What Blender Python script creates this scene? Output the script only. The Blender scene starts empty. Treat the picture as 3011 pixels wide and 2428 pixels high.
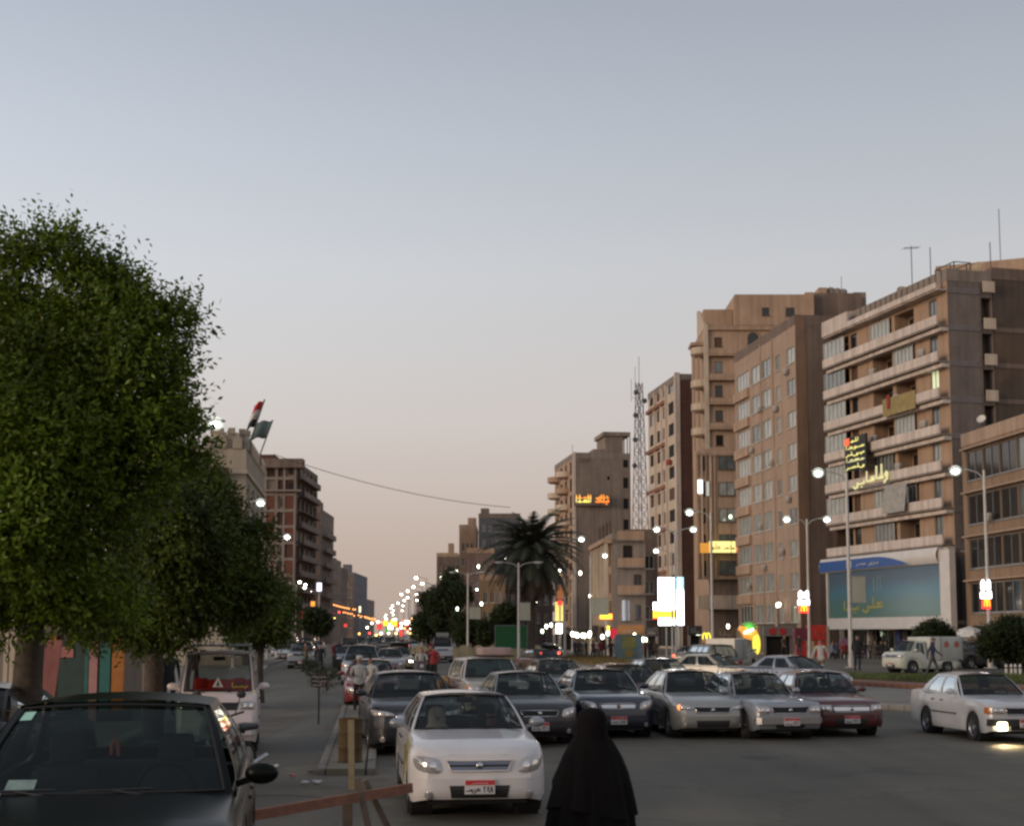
import bpy, bmesh, math, random
import numpy as np
from mathutils import Vector, Matrix

sc = bpy.context.scene
C = sc.collection
R = math.radians

# ------------------------------------------------------------------ camera
H_EYE = 2.2
cam = bpy.data.objects.new('camera', bpy.data.cameras.new('camera'))
C.objects.link(cam)
sc.camera = cam
cam.location = (0, 0, H_EYE)
PITCH = R(5.8)
cam.rotation_euler = (R(90) + PITCH, 0, 0)
cam.data.sensor_width = 36
cam.data.lens = 50.16
cam.data.shift_y = 0.0741
cam.data.clip_start = 0.1
cam.data.clip_end = 6000

# ------------------------------------------------------------------ dusk sky, weak afterglow, exposure
world = bpy.data.worlds.new('World')
sc.world = world
world.use_nodes = True
_nt = world.node_tree
_bg = _nt.nodes['Background']
_sky = _nt.nodes.new('ShaderNodeTexSky')
_sky.sky_type = 'NISHITA'
_sky.sun_disc = False
SUN_EL, SUN_AZ = R(-2.0), R(-72)
_sky.sun_elevation = SUN_EL
_sky.sun_rotation = SUN_AZ
_sky.ozone_density = 1.6
_sky.dust_density = 1.0
_geo = _nt.nodes.new('ShaderNodeTexCoord')
_sep = _nt.nodes.new('ShaderNodeSeparateXYZ')
_nt.links.new(_geo.outputs['Generated'], _sep.inputs[0])
_ramp = _nt.nodes.new('ShaderNodeValToRGB')          # dusty air low over the horizon, the same all the way round
_ramp.color_ramp.interpolation = 'EASE'
_ramp.color_ramp.elements[0].position = 0.0
_ramp.color_ramp.elements[0].color = (1, 1, 1, 1)
_ramp.color_ramp.elements[1].position = 0.35
_ramp.color_ramp.elements[1].color = (0.58, 0.58, 0.58, 1)
_nt.links.new(_sep.outputs['Z'], _ramp.inputs[0])
_ramp2 = _nt.nodes.new('ShaderNodeValToRGB')
_cr = _ramp2.color_ramp
_cr.elements[0].position = 0.0
_cr.elements[0].color = (0.128, 0.099, 0.083, 1)
_cr.elements[1].position = 0.42
_cr.elements[1].color = (0.098, 0.109, 0.124, 1)
for _p, _c in ((0.06, (0.143, 0.115, 0.099, 1)), (0.15, (0.170, 0.154, 0.145, 1)), (0.25, (0.168, 0.168, 0.168, 1)), (0.33, (0.136, 0.146, 0.155, 1))):
    _e = _cr.elements.new(_p)
    _e.color = _c
_nt.links.new(_sep.outputs['Z'], _ramp2.inputs[0])
_mix = _nt.nodes.new('ShaderNodeMix')
_mix.data_type = 'RGBA'
_nt.links.new(_ramp.outputs[0], _mix.inputs['Factor'])
_hs = _nt.nodes.new('ShaderNodeHueSaturation')
_hs.inputs['Saturation'].default_value = 0.45
_nt.links.new(_sky.outputs[0], _hs.inputs['Color'])
_nt.links.new(_hs.outputs[0], _mix.inputs['A'])
_nt.links.new(_ramp2.outputs[0], _mix.inputs['B'])
_nt.links.new(_mix.outputs['Result'], _bg.inputs['Color'])
_bg.inputs['Strength'].default_value = 3.72

sun = bpy.data.objects.new('sun', bpy.data.lights.new('sun', 'SUN'))
C.objects.link(sun)
sun.data.energy = 1.5
sun.data.angle = R(25)
sun.data.color = (1.0, 0.77, 0.56)
sun.rotation_euler = (R(80), 0, R(-58))       # soft afterglow from the west, left of and a little behind the camera

sc.view_settings.view_transform = 'Standard'
sc.view_settings.look = 'None'
sc.view_settings.exposure = 0.0
sc.view_settings.gamma = 1.0
sc.view_settings.use_curve_mapping = False
sc.render.film_transparent = False
sc.render.filter_size = 2.6
sc.cycles.filter_width = 2.6
sc.cycles.use_denoising = True
sc.cycles.sample_clamp_indirect = 3.0
sc.cycles.max_bounces = 6
sc.cycles.diffuse_bounces = 3
sc.cycles.glossy_bounces = 3
sc.cycles.transmission_bounces = 4
sc.cycles.transparent_max_bounces = 12
sc.cycles.caustics_reflective = False
sc.cycles.caustics_refractive = False

# ------------------------------------------------------------------ helpers
F_PX = 4195.6          # focal length in pixels of the 3011 px wide photograph
HOR = 1864.0

def X_at(px, Y):
    """world x of something seen px pixels across at distance Y"""
    return (px - 1505.5) / F_PX * Y

def Z_at(py, Y):
    return H_EYE + (HOR - py) / F_PX * Y

def Y_ground(py):
    return H_EYE * F_PX / (py - HOR)

rng = random.Random(7)
nrng = np.random.default_rng(7)

class MB:
    """collects faces and links them as ONE mesh object"""
    def __init__(self):
        self.v, self.f, self.m = [], [], []
    def add(self, vs, fs, mi=0):
        n = len(self.v)
        self.v.extend([tuple(p) for p in vs])
        self.f.extend([tuple(i + n for i in f) for f in fs])
        self.m.extend([mi] * len(fs))
    def box(self, x0, x1, y0, y1, z0, z1, mi=0, bev=0.0):
        if bev <= 0:
            self.add([(x0, y0, z0), (x1, y0, z0), (x1, y1, z0), (x0, y1, z0), (x0, y0, z1), (x1, y0, z1), (x1, y1, z1), (x0, y1, z1)],
                     [(0, 3, 2, 1), (4, 5, 6, 7), (0, 1, 5, 4), (1, 2, 6, 5), (2, 3, 7, 6), (3, 0, 4, 7)], mi)
            return
        bm = bmesh.new()
        bmesh.ops.create_cube(bm, size=1)
        for v in bm.verts:
            v.co = Vector(((x0 + x1) / 2 + v.co.x * (x1 - x0), (y0 + y1) / 2 + v.co.y * (y1 - y0), (z0 + z1) / 2 + v.co.z * (z1 - z0)))
        bmesh.ops.bevel(bm, geom=bm.edges[:], offset=bev, segments=2, affect='EDGES', profile=0.5)
        bm.verts.index_update()
        self.add([v.co[:] for v in bm.verts], [[v.index for v in f.verts] for f in bm.faces], mi)
        bm.free()
    def bar(self, a, b, w, h=None, mi=0):
        """square bar from a to b"""
        h = h or w
        a, b = Vector(a), Vector(b)
        d = (b - a).normalized()
        up = Vector((0, 0, 1)) if abs(d.z) < 0.95 else Vector((0, 1, 0))
        s = d.cross(up).normalized() * (w / 2)
        u = s.cross(d).normalized() * (h / 2)
        vs = [p + sx * s + sz * u for p in (a, b) for sx, sz in ((-1, -1), (1, -1), (1, 1), (-1, 1))]
        self.add(vs, [(0, 1, 2, 3), (7, 6, 5, 4), (0, 4, 5, 1), (1, 5, 6, 2), (2, 6, 7, 3), (3, 7, 4, 0)], mi)
    def tube(self, pts, rad, n=8, mi=0, cap=True):
        pts = [Vector(p) for p in pts]
        k = len(pts)
        if not hasattr(rad, '__len__'):
            rad = [rad] * k
        vs, fs = [], []
        up = None
        for i, p in enumerate(pts):
            d = (pts[min(i + 1, k - 1)] - pts[max(i - 1, 0)])
            d = d.normalized() if d.length > 1e-9 else Vector((0, 0, 1))
            if up is None:
                ref = Vector((0, 0, 1)) if abs(d.z) < 0.9 else Vector((0, 1, 0))
                up = d.cross(ref).normalized()
            else:
                up = (up - d * up.dot(d))
                up = up.normalized() if up.length > 1e-6 else d.orthogonal().normalized()
            w = d.cross(up)
            for j in range(n):
                a = 2 * math.pi * j / n
                vs.append(p + (up * math.cos(a) + w * math.sin(a)) * rad[i])
        for i in range(k - 1):
            for j in range(n):
                fs.append((i * n + j, i * n + (j + 1) % n, (i + 1) * n + (j + 1) % n, (i + 1) * n + j))
        if cap:
            fs.append(tuple(range(n - 1, -1, -1)))
            fs.append(tuple((k - 1) * n + j for j in range(n)))
        self.add(vs, fs, mi)
    def lathe(self, prof, n=16, axis='z', c=(0, 0, 0), mi=0, cap=True):
        """prof: (radius, along) pairs"""
        vs, fs = [], []
        for r, t in prof:
            for j in range(n):
                a = 2 * math.pi * j / n
                p = (r * math.cos(a), r * math.sin(a), t)
                if axis == 'x':
                    p = (t, r * math.cos(a), r * math.sin(a))
                elif axis == 'y':
                    p = (r * math.sin(a), t, r * math.cos(a))
                vs.append((p[0] + c[0], p[1] + c[1], p[2] + c[2]))
        k = len(prof)
        for i in range(k - 1):
            for j in range(n):
                fs.append((i * n + j, i * n + (j + 1) % n, (i + 1) * n + (j + 1) % n, (i + 1) * n + j))
        if cap:
            fs.append(tuple(range(n - 1, -1, -1)))
            fs.append(tuple((k - 1) * n + j for j in range(n)))
        self.add(vs, fs, mi)
    def ball(self, c, r, nu=10, nv=6, mi=0):
        rx, ry, rz = r if hasattr(r, '__len__') else (r, r, r)
        vs = [(c[0], c[1], c[2] - rz)]
        for i in range(1, nv):
            t = -math.pi / 2 + math.pi * i / nv
            for j in range(nu):
                a = 2 * math.pi * j / nu
                vs.append((c[0] + rx * math.cos(t) * math.cos(a), c[1] + ry * math.cos(t) * math.sin(a), c[2] + rz * math.sin(t)))
        vs.append((c[0], c[1], c[2] + rz))
        fs = [(0, 1 + (j + 1) % nu, 1 + j) for j in range(nu)]
        for i in range(nv - 2):
            for j in range(nu):
                a, b = 1 + i * nu + j, 1 + i * nu + (j + 1) % nu
                fs.append((a, b, b + nu, a + nu))
        l = len(vs) - 1
        o = 1 + (nv - 2) * nu
        fs += [(o + j, o + (j + 1) % nu, l) for j in range(nu)]
        self.add(vs, fs, mi)
    def grid(self, fn, us, vs_, skip=None, mi=0, flip=False):
        n = len(us)
        pts = [fn(u, v) for v in vs_ for u in us]
        fs = []
        for j in range(len(vs_) - 1):
            for i in range(n - 1):
                if skip and skip((us[i] + us[i + 1]) / 2, (vs_[j] + vs_[j + 1]) / 2):
                    continue
                q = (j * n + i, j * n + i + 1, (j + 1) * n + i + 1, (j + 1) * n + i)
                fs.append(q[::-1] if flip else q)
        self.add(pts, fs, mi)
    def sheet(self, pts, thick, nrm, mi=0):
        """flat polygon given a thickness along nrm"""
        n = len(pts)
        nv = Vector(nrm) * thick
        a = [Vector(p) for p in pts]
        b = [p + nv for p in a]
        fs = [tuple(range(n)), tuple(range(2 * n - 1, n - 1, -1))]
        fs += [(i, (i + 1) % n, n + (i + 1) % n, n + i)[::-1] for i in range(n)]
        self.add(a + b, fs, mi)
    def stroke(self, pts, w, fn, thick=0.02, mi=0):
        """ribbon of width w along 2D points, laid on fn(u, v, depth)"""
        for (ax, ay), (bx, by) in zip(pts[:-1], pts[1:]):
            dx, dy = bx - ax, by - ay
            l = math.hypot(dx, dy) or 1e-6
            ux, uy = dx / l * w * 0.35, dy / l * w * 0.35
            nx, ny = -dy / l * w / 2, dx / l * w / 2
            q = [(ax - ux + nx, ay - uy + ny), (ax - ux - nx, ay - uy - ny), (bx + ux - nx, by + uy - ny), (bx + ux + nx, by + uy + ny)]
            a = [fn(x, y, 0) for x, y in q]
            b = [fn(x, y, thick) for x, y in q]
            self.add(a + b, [(0, 3, 2, 1), (4, 5, 6, 7), (0, 1, 5, 4), (1, 2, 6, 5), (2, 3, 7, 6), (3, 0, 4, 7)], mi)
    def mesh(self, name, mats, smooth=None):
        me = bpy.data.meshes.new(name)
        me.from_pydata(self.v, [], self.f)
        for m in (mats if isinstance(mats, (list, tuple)) else [mats]):
            me.materials.append(m)
        if any(self.m):
            me.polygons.foreach_set('material_index', self.m)
        me.update()
        if smooth is not None:
            me.polygons.foreach_set('use_smooth', [True] * len(self.f))
            me.set_sharp_from_angle(angle=R(smooth))
        return me
    def build(self, name, mats, parent=None, smooth=None):
        return obj(name, self.mesh(name, mats, smooth), parent)

def obj(name, me, parent=None, loc=None, rz=None):
    o = bpy.data.objects.new(name, me)
    C.objects.link(o)
    if parent is not None:
        o.parent = parent
    if loc is not None:
        o.location = loc
    if rz is not None:
        o.rotation_euler = (0, 0, rz)
    return o

def tag(o, label, cat, group=None):
    o['label'] = label
    o['category'] = cat
    if group:
        o['group'] = group
    return o

def thing(name, label, cat, loc=(0, 0, 0), rz=0.0, group=None, scale=1.0):
    o = bpy.data.objects.new(name, None)
    C.objects.link(o)
    o.location = loc
    o.rotation_euler = (0, 0, rz)
    o.scale = (scale,) * 3
    return tag(o, label, cat, group)

def kind(o, k):
    o['kind'] = k
    return o

def dup(root, loc, rz, label, group=None, scale=1.0, swap=None):
    """copy of a thing with copies of its parts and sub-parts; swap replaces materials by object slot"""
    def cp(o, p):
        c = o.copy()
        C.objects.link(c)
        c.parent = p
        if swap and o.type == 'MESH':
            for i, s in enumerate(c.material_slots):
                mn = s.material.name if s.material else ''
                if mn in swap:
                    s.link = 'OBJECT'
                    s.material = swap[mn]
        for k in o.children:
            cp(k, c)
        return c
    r = root.copy()
    C.objects.link(r)
    r.location = loc
    r.rotation_euler = (0, 0, rz)
    r.scale = (scale,) * 3
    r['label'] = label
    if group:
        r['group'] = group
    for k in root.children:
        cp(k, r)
    return r

# ------------------------------------------------------------------ materials
_mats = {}
def mat(name, col, rough=0.6, metal=0.0, var=0.12, scale=4.0, bump=0.0, coat=0.0, spec=0.5, dirt=None, streak=0.0, obj_space=True, emit=None, estr=0.0, trans=0.0):
    if name in _mats:
        return _mats[name]
    m = bpy.data.materials.new(name)
    m.use_nodes = True
    nt = m.node_tree
    b = nt.nodes['Principled BSDF']
    b.inputs['Roughness'].default_value = rough
    b.inputs['Metallic'].default_value = metal
    b.inputs['Specular IOR Level'].default_value = spec
    b.inputs['Coat Weight'].default_value = coat
    b.inputs['Coat Roughness'].default_value = 0.04
    col = tuple(col) + (1,)
    if emit is not None:
        b.inputs['Emission Color'].default_value = tuple(emit) + (1,)
        b.inputs['Emission Strength'].default_value = estr
    b.inputs['Base Color'].default_value = col
    if var > 0 or streak > 0 or bump > 0:
        tc = nt.nodes.new('ShaderNodeTexCoord')
        ns = nt.nodes.new('ShaderNodeTexNoise')
        ns.inputs['Scale'].default_value = scale
        ns.inputs['Detail'].default_value = 6
        ns.inputs['Roughness'].default_value = 0.65
        src = tc.outputs['Object' if obj_space else 'Generated']
        nt.links.new(src, ns.inputs['Vector'])
        rp = nt.nodes.new('ShaderNodeMapRange')
        rp.inputs['From Min'].default_value = 0.25
        rp.inputs['From Max'].default_value = 0.75
        rp.inputs['To Min'].default_value = 1 - var
        rp.inputs['To Max'].default_value = 1 + var * 0.6
        nt.links.new(ns.outputs['Fac'], rp.inputs['Value'])
        val = rp.outputs['Result']
        if streak > 0:
            mp = nt.nodes.new('ShaderNodeMapping')
            mp.inputs['Scale'].default_value = (1.7, 1.7, 0.09)
            nt.links.new(src, mp.inputs['Vector'])
            n2 = nt.nodes.new('ShaderNodeTexNoise')
            n2.inputs['Scale'].default_value = 1.0
            n2.inputs['Detail'].default_value = 5
            nt.links.new(mp.outputs['Vector'], n2.inputs['Vector'])
            r2 = nt.nodes.new('ShaderNodeMapRange')
            r2.inputs['From Min'].default_value = 0.3
            r2.inputs['From Max'].default_value = 0.7
            r2.inputs['To Min'].default_value = 1 - streak
            r2.inputs['To Max'].default_value = 1.05
            nt.links.new(n2.outputs['Fac'], r2.inputs['Value'])
            mu = nt.nodes.new('ShaderNodeMath')
            mu.operation = 'MULTIPLY'
            nt.links.new(val, mu.inputs[0])
            nt.links.new(r2.outputs['Result'], mu.inputs[1])
            val = mu.outputs[0]
        vm = nt.nodes.new('ShaderNodeVectorMath')
        vm.operation = 'SCALE'
        vm.inputs[0].default_value = col[:3]
        nt.links.new(val, vm.inputs['Scale'])
        out = vm.outputs[0]
        if dirt:
            n3 = nt.nodes.new('ShaderNodeTexNoise')
            n3.inputs['Scale'].default_value = scale * 0.35
            n3.inputs['Detail'].default_value = 8
            nt.links.new(src, n3.inputs['Vector'])
            r3 = nt.nodes.new('ShaderNodeMapRange')
            r3.inputs['From Min'].default_value = 0.5
            r3.inputs['From Max'].default_value = 0.72
            r3.inputs['To Max'].default_value = 0.75
            nt.links.new(n3.outputs['Fac'], r3.inputs['Value'])
            mx = nt.nodes.new('ShaderNodeMix')
            mx.data_type = 'RGBA'
            nt.links.new(r3.outputs['Result'], mx.inputs['Factor'])
            nt.links.new(out, mx.inputs['A'])
            mx.inputs['B'].default_value = tuple(dirt) + (1,)
            out = mx.outputs['Result']
        nt.links.new(out, b.inputs['Base Color'])
        if bump > 0:
            bp = nt.nodes.new('ShaderNodeBump')
            bp.inputs['Strength'].default_value = bump
            bp.inputs['Distance'].default_value = 0.02
            nt.links.new(ns.outputs['Fac'], bp.inputs['Height'])
            nt.links.new(bp.outputs['Normal'], b.inputs['Normal'])
    _mats[name] = m
    return m

def glow(name, col, strength):
    return mat(name, tuple(min(0.8, c) for c in col), 0.4, var=0, emit=col, estr=strength)

def glass(name, tint, refl=0.5, rough=0.03):
    """thin pane: tinted see-through with a mirror-like skin"""
    if name in _mats:
        return _mats[name]
    m = bpy.data.materials.new(name)
    m.use_nodes = True
    nt = m.node_tree
    nt.nodes.remove(nt.nodes['Principled BSDF'])
    out = nt.nodes['Material Output']
    tr = nt.nodes.new('ShaderNodeBsdfTransparent')
    tr.inputs[0].default_value = tuple(tint) + (1,)
    gl = nt.nodes.new('ShaderNodeBsdfGlossy')
    gl.inputs['Roughness'].default_value = rough
    gl.inputs['Color'].default_value = (0.9, 0.95, 0.95, 1)
    fr = nt.nodes.new('ShaderNodeLayerWeight')
    fr.inputs['Blend'].default_value = refl * 0.5
    ma = nt.nodes.new('ShaderNodeMapRange')
    ma.inputs['To Min'].default_value = 0.03
    ma.inputs['To Max'].default_value = 0.9
    nt.links.new(fr.outputs['Fresnel'], ma.inputs['Value'])
    mx = nt.nodes.new('ShaderNodeMixShader')
    nt.links.new(ma.outputs['Result'], mx.inputs[0])
    nt.links.new(tr.outputs[0], mx.inputs[1])
    nt.links.new(gl.outputs[0], mx.inputs[2])
    nt.links.new(mx.outputs[0], out.inputs['Surface'])
    _mats[name] = m
    return m

def paint(name, col, metal=0.0):
    return mat('paint_' + name, col, 0.34 if not metal else 0.38, metal, var=0.10, scale=3.0, coat=0.8 if max(col) > 0.03 else 0.3, dirt=tuple(c * 0.75 + 0.03 for c in col))

M_TYRE = mat('tyre_rubber', (0.018, 0.018, 0.018), 0.85, var=0.2, scale=20)
M_RIM = mat('rim_metal', (0.42, 0.42, 0.43), 0.35, 0.8, var=0.15)
M_BLACK = mat('black_plastic', (0.02, 0.02, 0.021), 0.55, var=0.15)
M_SEAL = mat('rubber_seal', (0.012, 0.012, 0.012), 0.7, var=0.1)
M_CHROME = mat('chrome', (0.6, 0.6, 0.62), 0.18, 1.0, var=0.08)
M_LAMPGLASS = mat('headlight_lens', (0.50, 0.47, 0.46), 0.12, 0.35, var=0.3, scale=25, coat=1.0)
M_REFLECTOR = mat('headlight_bulb', (0.8, 0.75, 0.72), 0.15, 0.9, var=0)
M_AMBER = mat('amber_lens', (0.55, 0.16, 0.02), 0.2, var=0.1, coat=0.6)
M_REDLENS = mat('red_lens', (0.35, 0.012, 0.012), 0.2, var=0.1, coat=0.6)
M_PLATE_W = mat('plate_white', (0.62, 0.58, 0.57), 0.5, var=0.12, scale=20)
M_PLATE_R = mat('plate_red', (0.55, 0.03, 0.03), 0.5, var=0.1, scale=20)
M_INK = mat('black_ink', (0.02, 0.02, 0.02), 0.6, var=0)
M_CARGLASS = glass('car_glass', (0.50, 0.54, 0.53), 0.26)
M_DARKGLASS = glass('tinted_glass', (0.16, 0.19, 0.18))
M_INT = mat('car_interior', (0.035, 0.034, 0.034), 0.8, var=0.2)
M_SEAT = mat('seat_cloth', (0.07, 0.065, 0.065), 0.9, var=0.25)
M_SEATRED = mat('red_seat_cloth', (0.50, 0.03, 0.02), 0.9, var=0.25)
M_SKIN = mat('skin', (0.32, 0.17, 0.11), 0.6, var=0.12, scale=12)

# ------------------------------------------------------------------ lettering made of strokes
# letter forms as strokes in a unit box (x grows to the right, words are set from right to left along y = 0.3)
GLYPH = {
    'alef': (0.35, [[(0.15, 0.3), (0.18, 1.0)]]),
    'lam': (0.45, [[(0.45, 0.3), (0.3, 0.3), (0.3, 1.05)], [(0.3, 0.3), (0.0, 0.3)]]),
    'ba': (0.6, [[(0.6, 0.3), (0.55, 0.5), (0.5, 0.3), (0.0, 0.3)], [(0.26, 0.02), (0.34, 0.02)]]),
    'ta': (0.6, [[(0.6, 0.3), (0.55, 0.5), (0.5, 0.3), (0.0, 0.3)], [(0.2, 0.66), (0.28, 0.66)], [(0.36, 0.66), (0.44, 0.66)]]),
    'waw': (0.5, [[(0.3, 0.32), (0.2, 0.45), (0.3, 0.56), (0.4, 0.45), (0.36, 0.2), (0.1, 0.0)]]),
    'sin': (0.8, [[(0.8, 0.3), (0.76, 0.5), (0.72, 0.3), (0.58, 0.3), (0.54, 0.5), (0.5, 0.3), (0.0, 0.3)]]),
    'mim': (0.5, [[(0.5, 0.3), (0.3, 0.3), (0.22, 0.42), (0.32, 0.5), (0.38, 0.3), (0.2, 0.2), (0.0, 0.3)]]),
    'nun': (0.6, [[(0.55, 0.45), (0.5, 0.1), (0.3, 0.0), (0.1, 0.1), (0.06, 0.4)], [(0.27, 0.5), (0.35, 0.5)]]),
    'ha': (0.6, [[(0.6, 0.3), (0.42, 0.3), (0.12, 0.62), (0.55, 0.6)], [(0.42, 0.3), (0.0, 0.3)]]),
    'ya': (0.6, [[(0.6, 0.3), (0.45, 0.42), (0.4, 0.2), (0.52, 0.05), (0.2, -0.05), (0.02, 0.15)]]),
    'ra': (0.4, [[(0.32, 0.42), (0.3, 0.2), (0.08, -0.02)]]),
    '1': (0.4, [[(0.12, 0.95), (0.24, 0.1)]]),
    '2': (0.5, [[(0.1, 0.95), (0.15, 0.75), (0.38, 0.9)], [(0.15, 0.8), (0.26, 0.1)]]),
    '4': (0.5, [[(0.4, 0.95), (0.14, 0.8), (0.34, 0.6), (0.12, 0.4), (0.42, 0.12)]]),
    '5': (0.5, [[(0.25, 0.7), (0.08, 0.3), (0.25, 0.1), (0.42, 0.3), (0.25, 0.7)]]),
    '6': (0.5, [[(0.1, 0.8), (0.38, 0.8), (0.38, 0.1)]]),
    '7': (0.5, [[(0.06, 0.95), (0.24, 0.1), (0.42, 0.95)]]),
    '8': (0.5, [[(0.06, 0.1), (0.24, 0.95), (0.42, 0.1)]]),
    '9': (0.5, [[(0.38, 0.65), (0.18, 0.62), (0.2, 0.9), (0.38, 0.9), (0.4, 0.1)]]),
    ' ': (0.35, []),
}
def word_width(word):
    return sum(GLYPH[g][0] for g in word)

def write_word(mb, word, fn, width, height, weight=0.11, thick=0.02, rtl=True):
    """strokes for a list of letters fitted into width x height; fn(u, v, d) gives the point"""
    tot = word_width(word)
    x = tot if rtl else 0.0
    for g in word:
        w, strokes = GLYPH[g]
        if rtl:
            x -= w
        for s in strokes:
            pts = [((x + a) / tot * width, (b + 0.05) / 1.15 * height) for a, b in s]
            mb.stroke(pts, weight * height, fn, thick)
        if not rtl:
            x += w

# ------------------------------------------------------------------ vehicles
def interp(pts, x):
    if x <= pts[0][0]:
        return pts[0][1]
    for (a, b), (c, d) in zip(pts[:-1], pts[1:]):
        if x <= c:
            t = (x - a) / (c - a)
            return b + (d - b) * t
    return pts[-1][1]

def lerp(a, b, t):
    return a + (b - a) * t

class Car:
    """a vehicle looking down -y; l runs forward, s to the right as seen from the front, z up"""
    def __init__(self, **k):
        d = dict(L=4.25, W=1.68, H=1.40, wb=2.45, fo=0.82, tyre=0.295, hood=0.70, cowl_z=0.93, deck=0.98, belt=0.93,
                 cowl=0.78, rf=0.05, rr=-1.05, bb=-1.62, wr=0.56, nose=0.55, tuck=0.30, lean=0.28, wag=False, sill=0.20, pillar=0.07, boxy=0.0)
        d.update(k)
        self.__dict__.update(d)
        self.hw = self.W / 2
        self.lf = self.L / 2 - self.fo
        self.lr = self.lf - self.wb
        self.ar = self.tyre + 0.055
        L2 = self.L / 2
        self.top = [(-L2, self.deck - 0.10), (-L2 + 0.18, self.deck), (self.bb, self.deck + 0.01), (self.bb + 0.15, self.belt), (self.cowl, self.cowl_z), (lerp(self.cowl, L2, 0.6), lerp(self.cowl_z, self.hood, 0.42)), (L2 - 0.10, self.hood + 0.02), (L2, self.hood - 0.05)]
    def half(self, l):
        L2, n = self.L / 2, self.nose
        a = abs(l)
        if a <= L2 - n:
            return self.hw
        t = (a - (L2 - n)) / n
        return self.hw * (1 - self.tuck * t ** 2.6)
    def shift(self, l, s, z):
        """rounding and lean of the nose and tail: how far a point moves back"""
        L2, n = self.L / 2, self.nose
        a = abs(l)
        if a <= L2 - n:
            return 0.0
        t = ((a - (L2 - n)) / n) ** 1.5
        up = max(0.0, z - 0.52)
        dn = max(0.0, 0.34 - z)
        return t * (self.lean * up ** 1.2 + 0.5 * dn + 0.05 * (s / self.hw) ** 2)
    def P(self, l, s, z):
        d = self.shift(l, s, z)
        return (s, -(l - d if l > 0 else l + d), z)
    def bottom(self, l):
        z = self.sill
        for c in (self.lf, self.lr):
            q = self.ar ** 2 - (l - c) ** 2
            if q > 0:
                z = max(z, self.tyre + math.sqrt(q) * 0.98)
        e = abs(l) - (self.L / 2 - 0.25)
        if e > 0:
            z = max(z, self.sill + e * 0.2)
        return z
    def ztop(self, l):
        return interp(self.top, l)
    def prof(self, l):
        zb, zt, w = self.bottom(l), self.ztop(l), self.half(l)
        zs = zt - 0.10
        k = self.boxy
        return [(w * 0.955, zb), (w * 0.985, lerp(zb, zs, 0.12)), (w * 1.0, lerp(zb, zs, 0.45)), (w * lerp(0.995, 1.0, k), lerp(zb, zs, 0.75)), (w * 0.975, zs), (w * lerp(0.94, 0.965, k), zt - 0.03), (w * 0.88, zt), (w * 0.5, zt + 0.018), (0.0, zt + 0.024)]
    def side(self, l, z):
        pr = self.prof(l)
        for (a, b), (c, d) in zip(pr[:-1], pr[1:]):
            if b <= z <= d:
                return lerp(a, c, (z - b) / max(1e-6, d - b))
        return pr[0][0] if z < pr[0][1] else pr[5][0]
    def front(self, s, z):
        """point of the nose surface at lateral s and height z"""
        L2, n = self.L / 2, self.nose
        q = abs(s) / self.hw
        t = 1.0 if q <= 1 - self.tuck else ((1 - q) / self.tuck) ** (1 / 2.6)
        t = max(0.0, min(1.0, t))
        return self.P(L2 - n + n * t, s, z)
    def stations(self):
        L2 = self.L / 2
        ls = set()
        for c in (self.lf, self.lr):
            for i in range(13):
                ls.add(round(c + self.ar * math.cos(math.pi * i / 12) * 0.999, 4))
            ls.add(round(c + self.ar + 0.01, 4)); ls.add(round(c - self.ar - 0.01, 4))
        n = self.nose
        for i in range(9):
            ls.add(round(L2 - n + n * i / 8, 4)); ls.add(round(-L2 + n - n * i / 8, 4))
        for i in range(11):
            ls.add(round(lerp(-L2 + n, L2 - n, i / 10), 4))
        ls.add(round(self.cowl, 4)); ls.add(round(self.bb, 4))
        out = []
        for l in sorted(ls):
            if not out or l - out[-1] > 0.006:
                out.append(l)
        return out
    def shell(self):
        mb = MB()
        st = self.stations()
        k = len(self.prof(0.0))
        for sg in (1, -1):
            vs, fs = [], []
            for l in st:
                vs += [self.P(l, sg * s, z) for s, z in self.prof(l)]
            for i in range(len(st) - 1):
                for j in range(k - 1):
                    # no deck under the cabin: the greenhouse opening
                    if j >= 6 and self.bb + 0.02 < (st[i] + st[i + 1]) / 2 < self.cowl - 0.02:
                        continue
                    q = (i * k + j, i * k + j + 1, (i + 1) * k + j + 1, (i + 1) * k + j)
                    fs.append(q if sg > 0 else q[::-1])
            mb.add(vs, fs)
        for l in (st[0], st[-1]):
            pr = self.prof(l)
            us = [-1, -0.75, -0.5, -0.25, 0, 0.25, 0.5, 0.75, 1]
            pts = [self.P(l, u * s, z) for s, z in pr[:7] for u in us]
            n = len(us)
            fs = [(j * n + i, j * n + i + 1, (j + 1) * n + i + 1, (j + 1) * n + i) for j in range(6) for i in range(n - 1)]
            mb.add(pts, [f[::-1] for f in fs] if l < 0 else fs)
            # close up to the crown of the hood
            pts = [self.P(l, u * pr[6][0], pr[6][1]) for u in us] + [self.P(l, u * pr[6][0], pr[6][1] + 0.024 * (1 - u * u)) for u in us]
            mb.add(pts, [(i, i + 1, n + i + 1, n + i) for i in range(n - 1)])
        return mb
    # greenhouse surfaces: u, v in 0..1 (or -1..1 across)
    def wind(self, u, v, off=0.0):
        wb = self.hw * 0.90
        s = u * lerp(wb, self.wr, v)
        l = lerp(self.cowl, self.rf, v) + 0.10 * (1 - u * u) * (1 - v * 0.4) - 0.04
        z = lerp(self.cowl_z, self.H - 0.045, v) + 0.035 * math.sin(math.pi * v) + 0.03 * (1 - u * u) * v
        return (s, -(l - off), z - off * 0.3)
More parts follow.
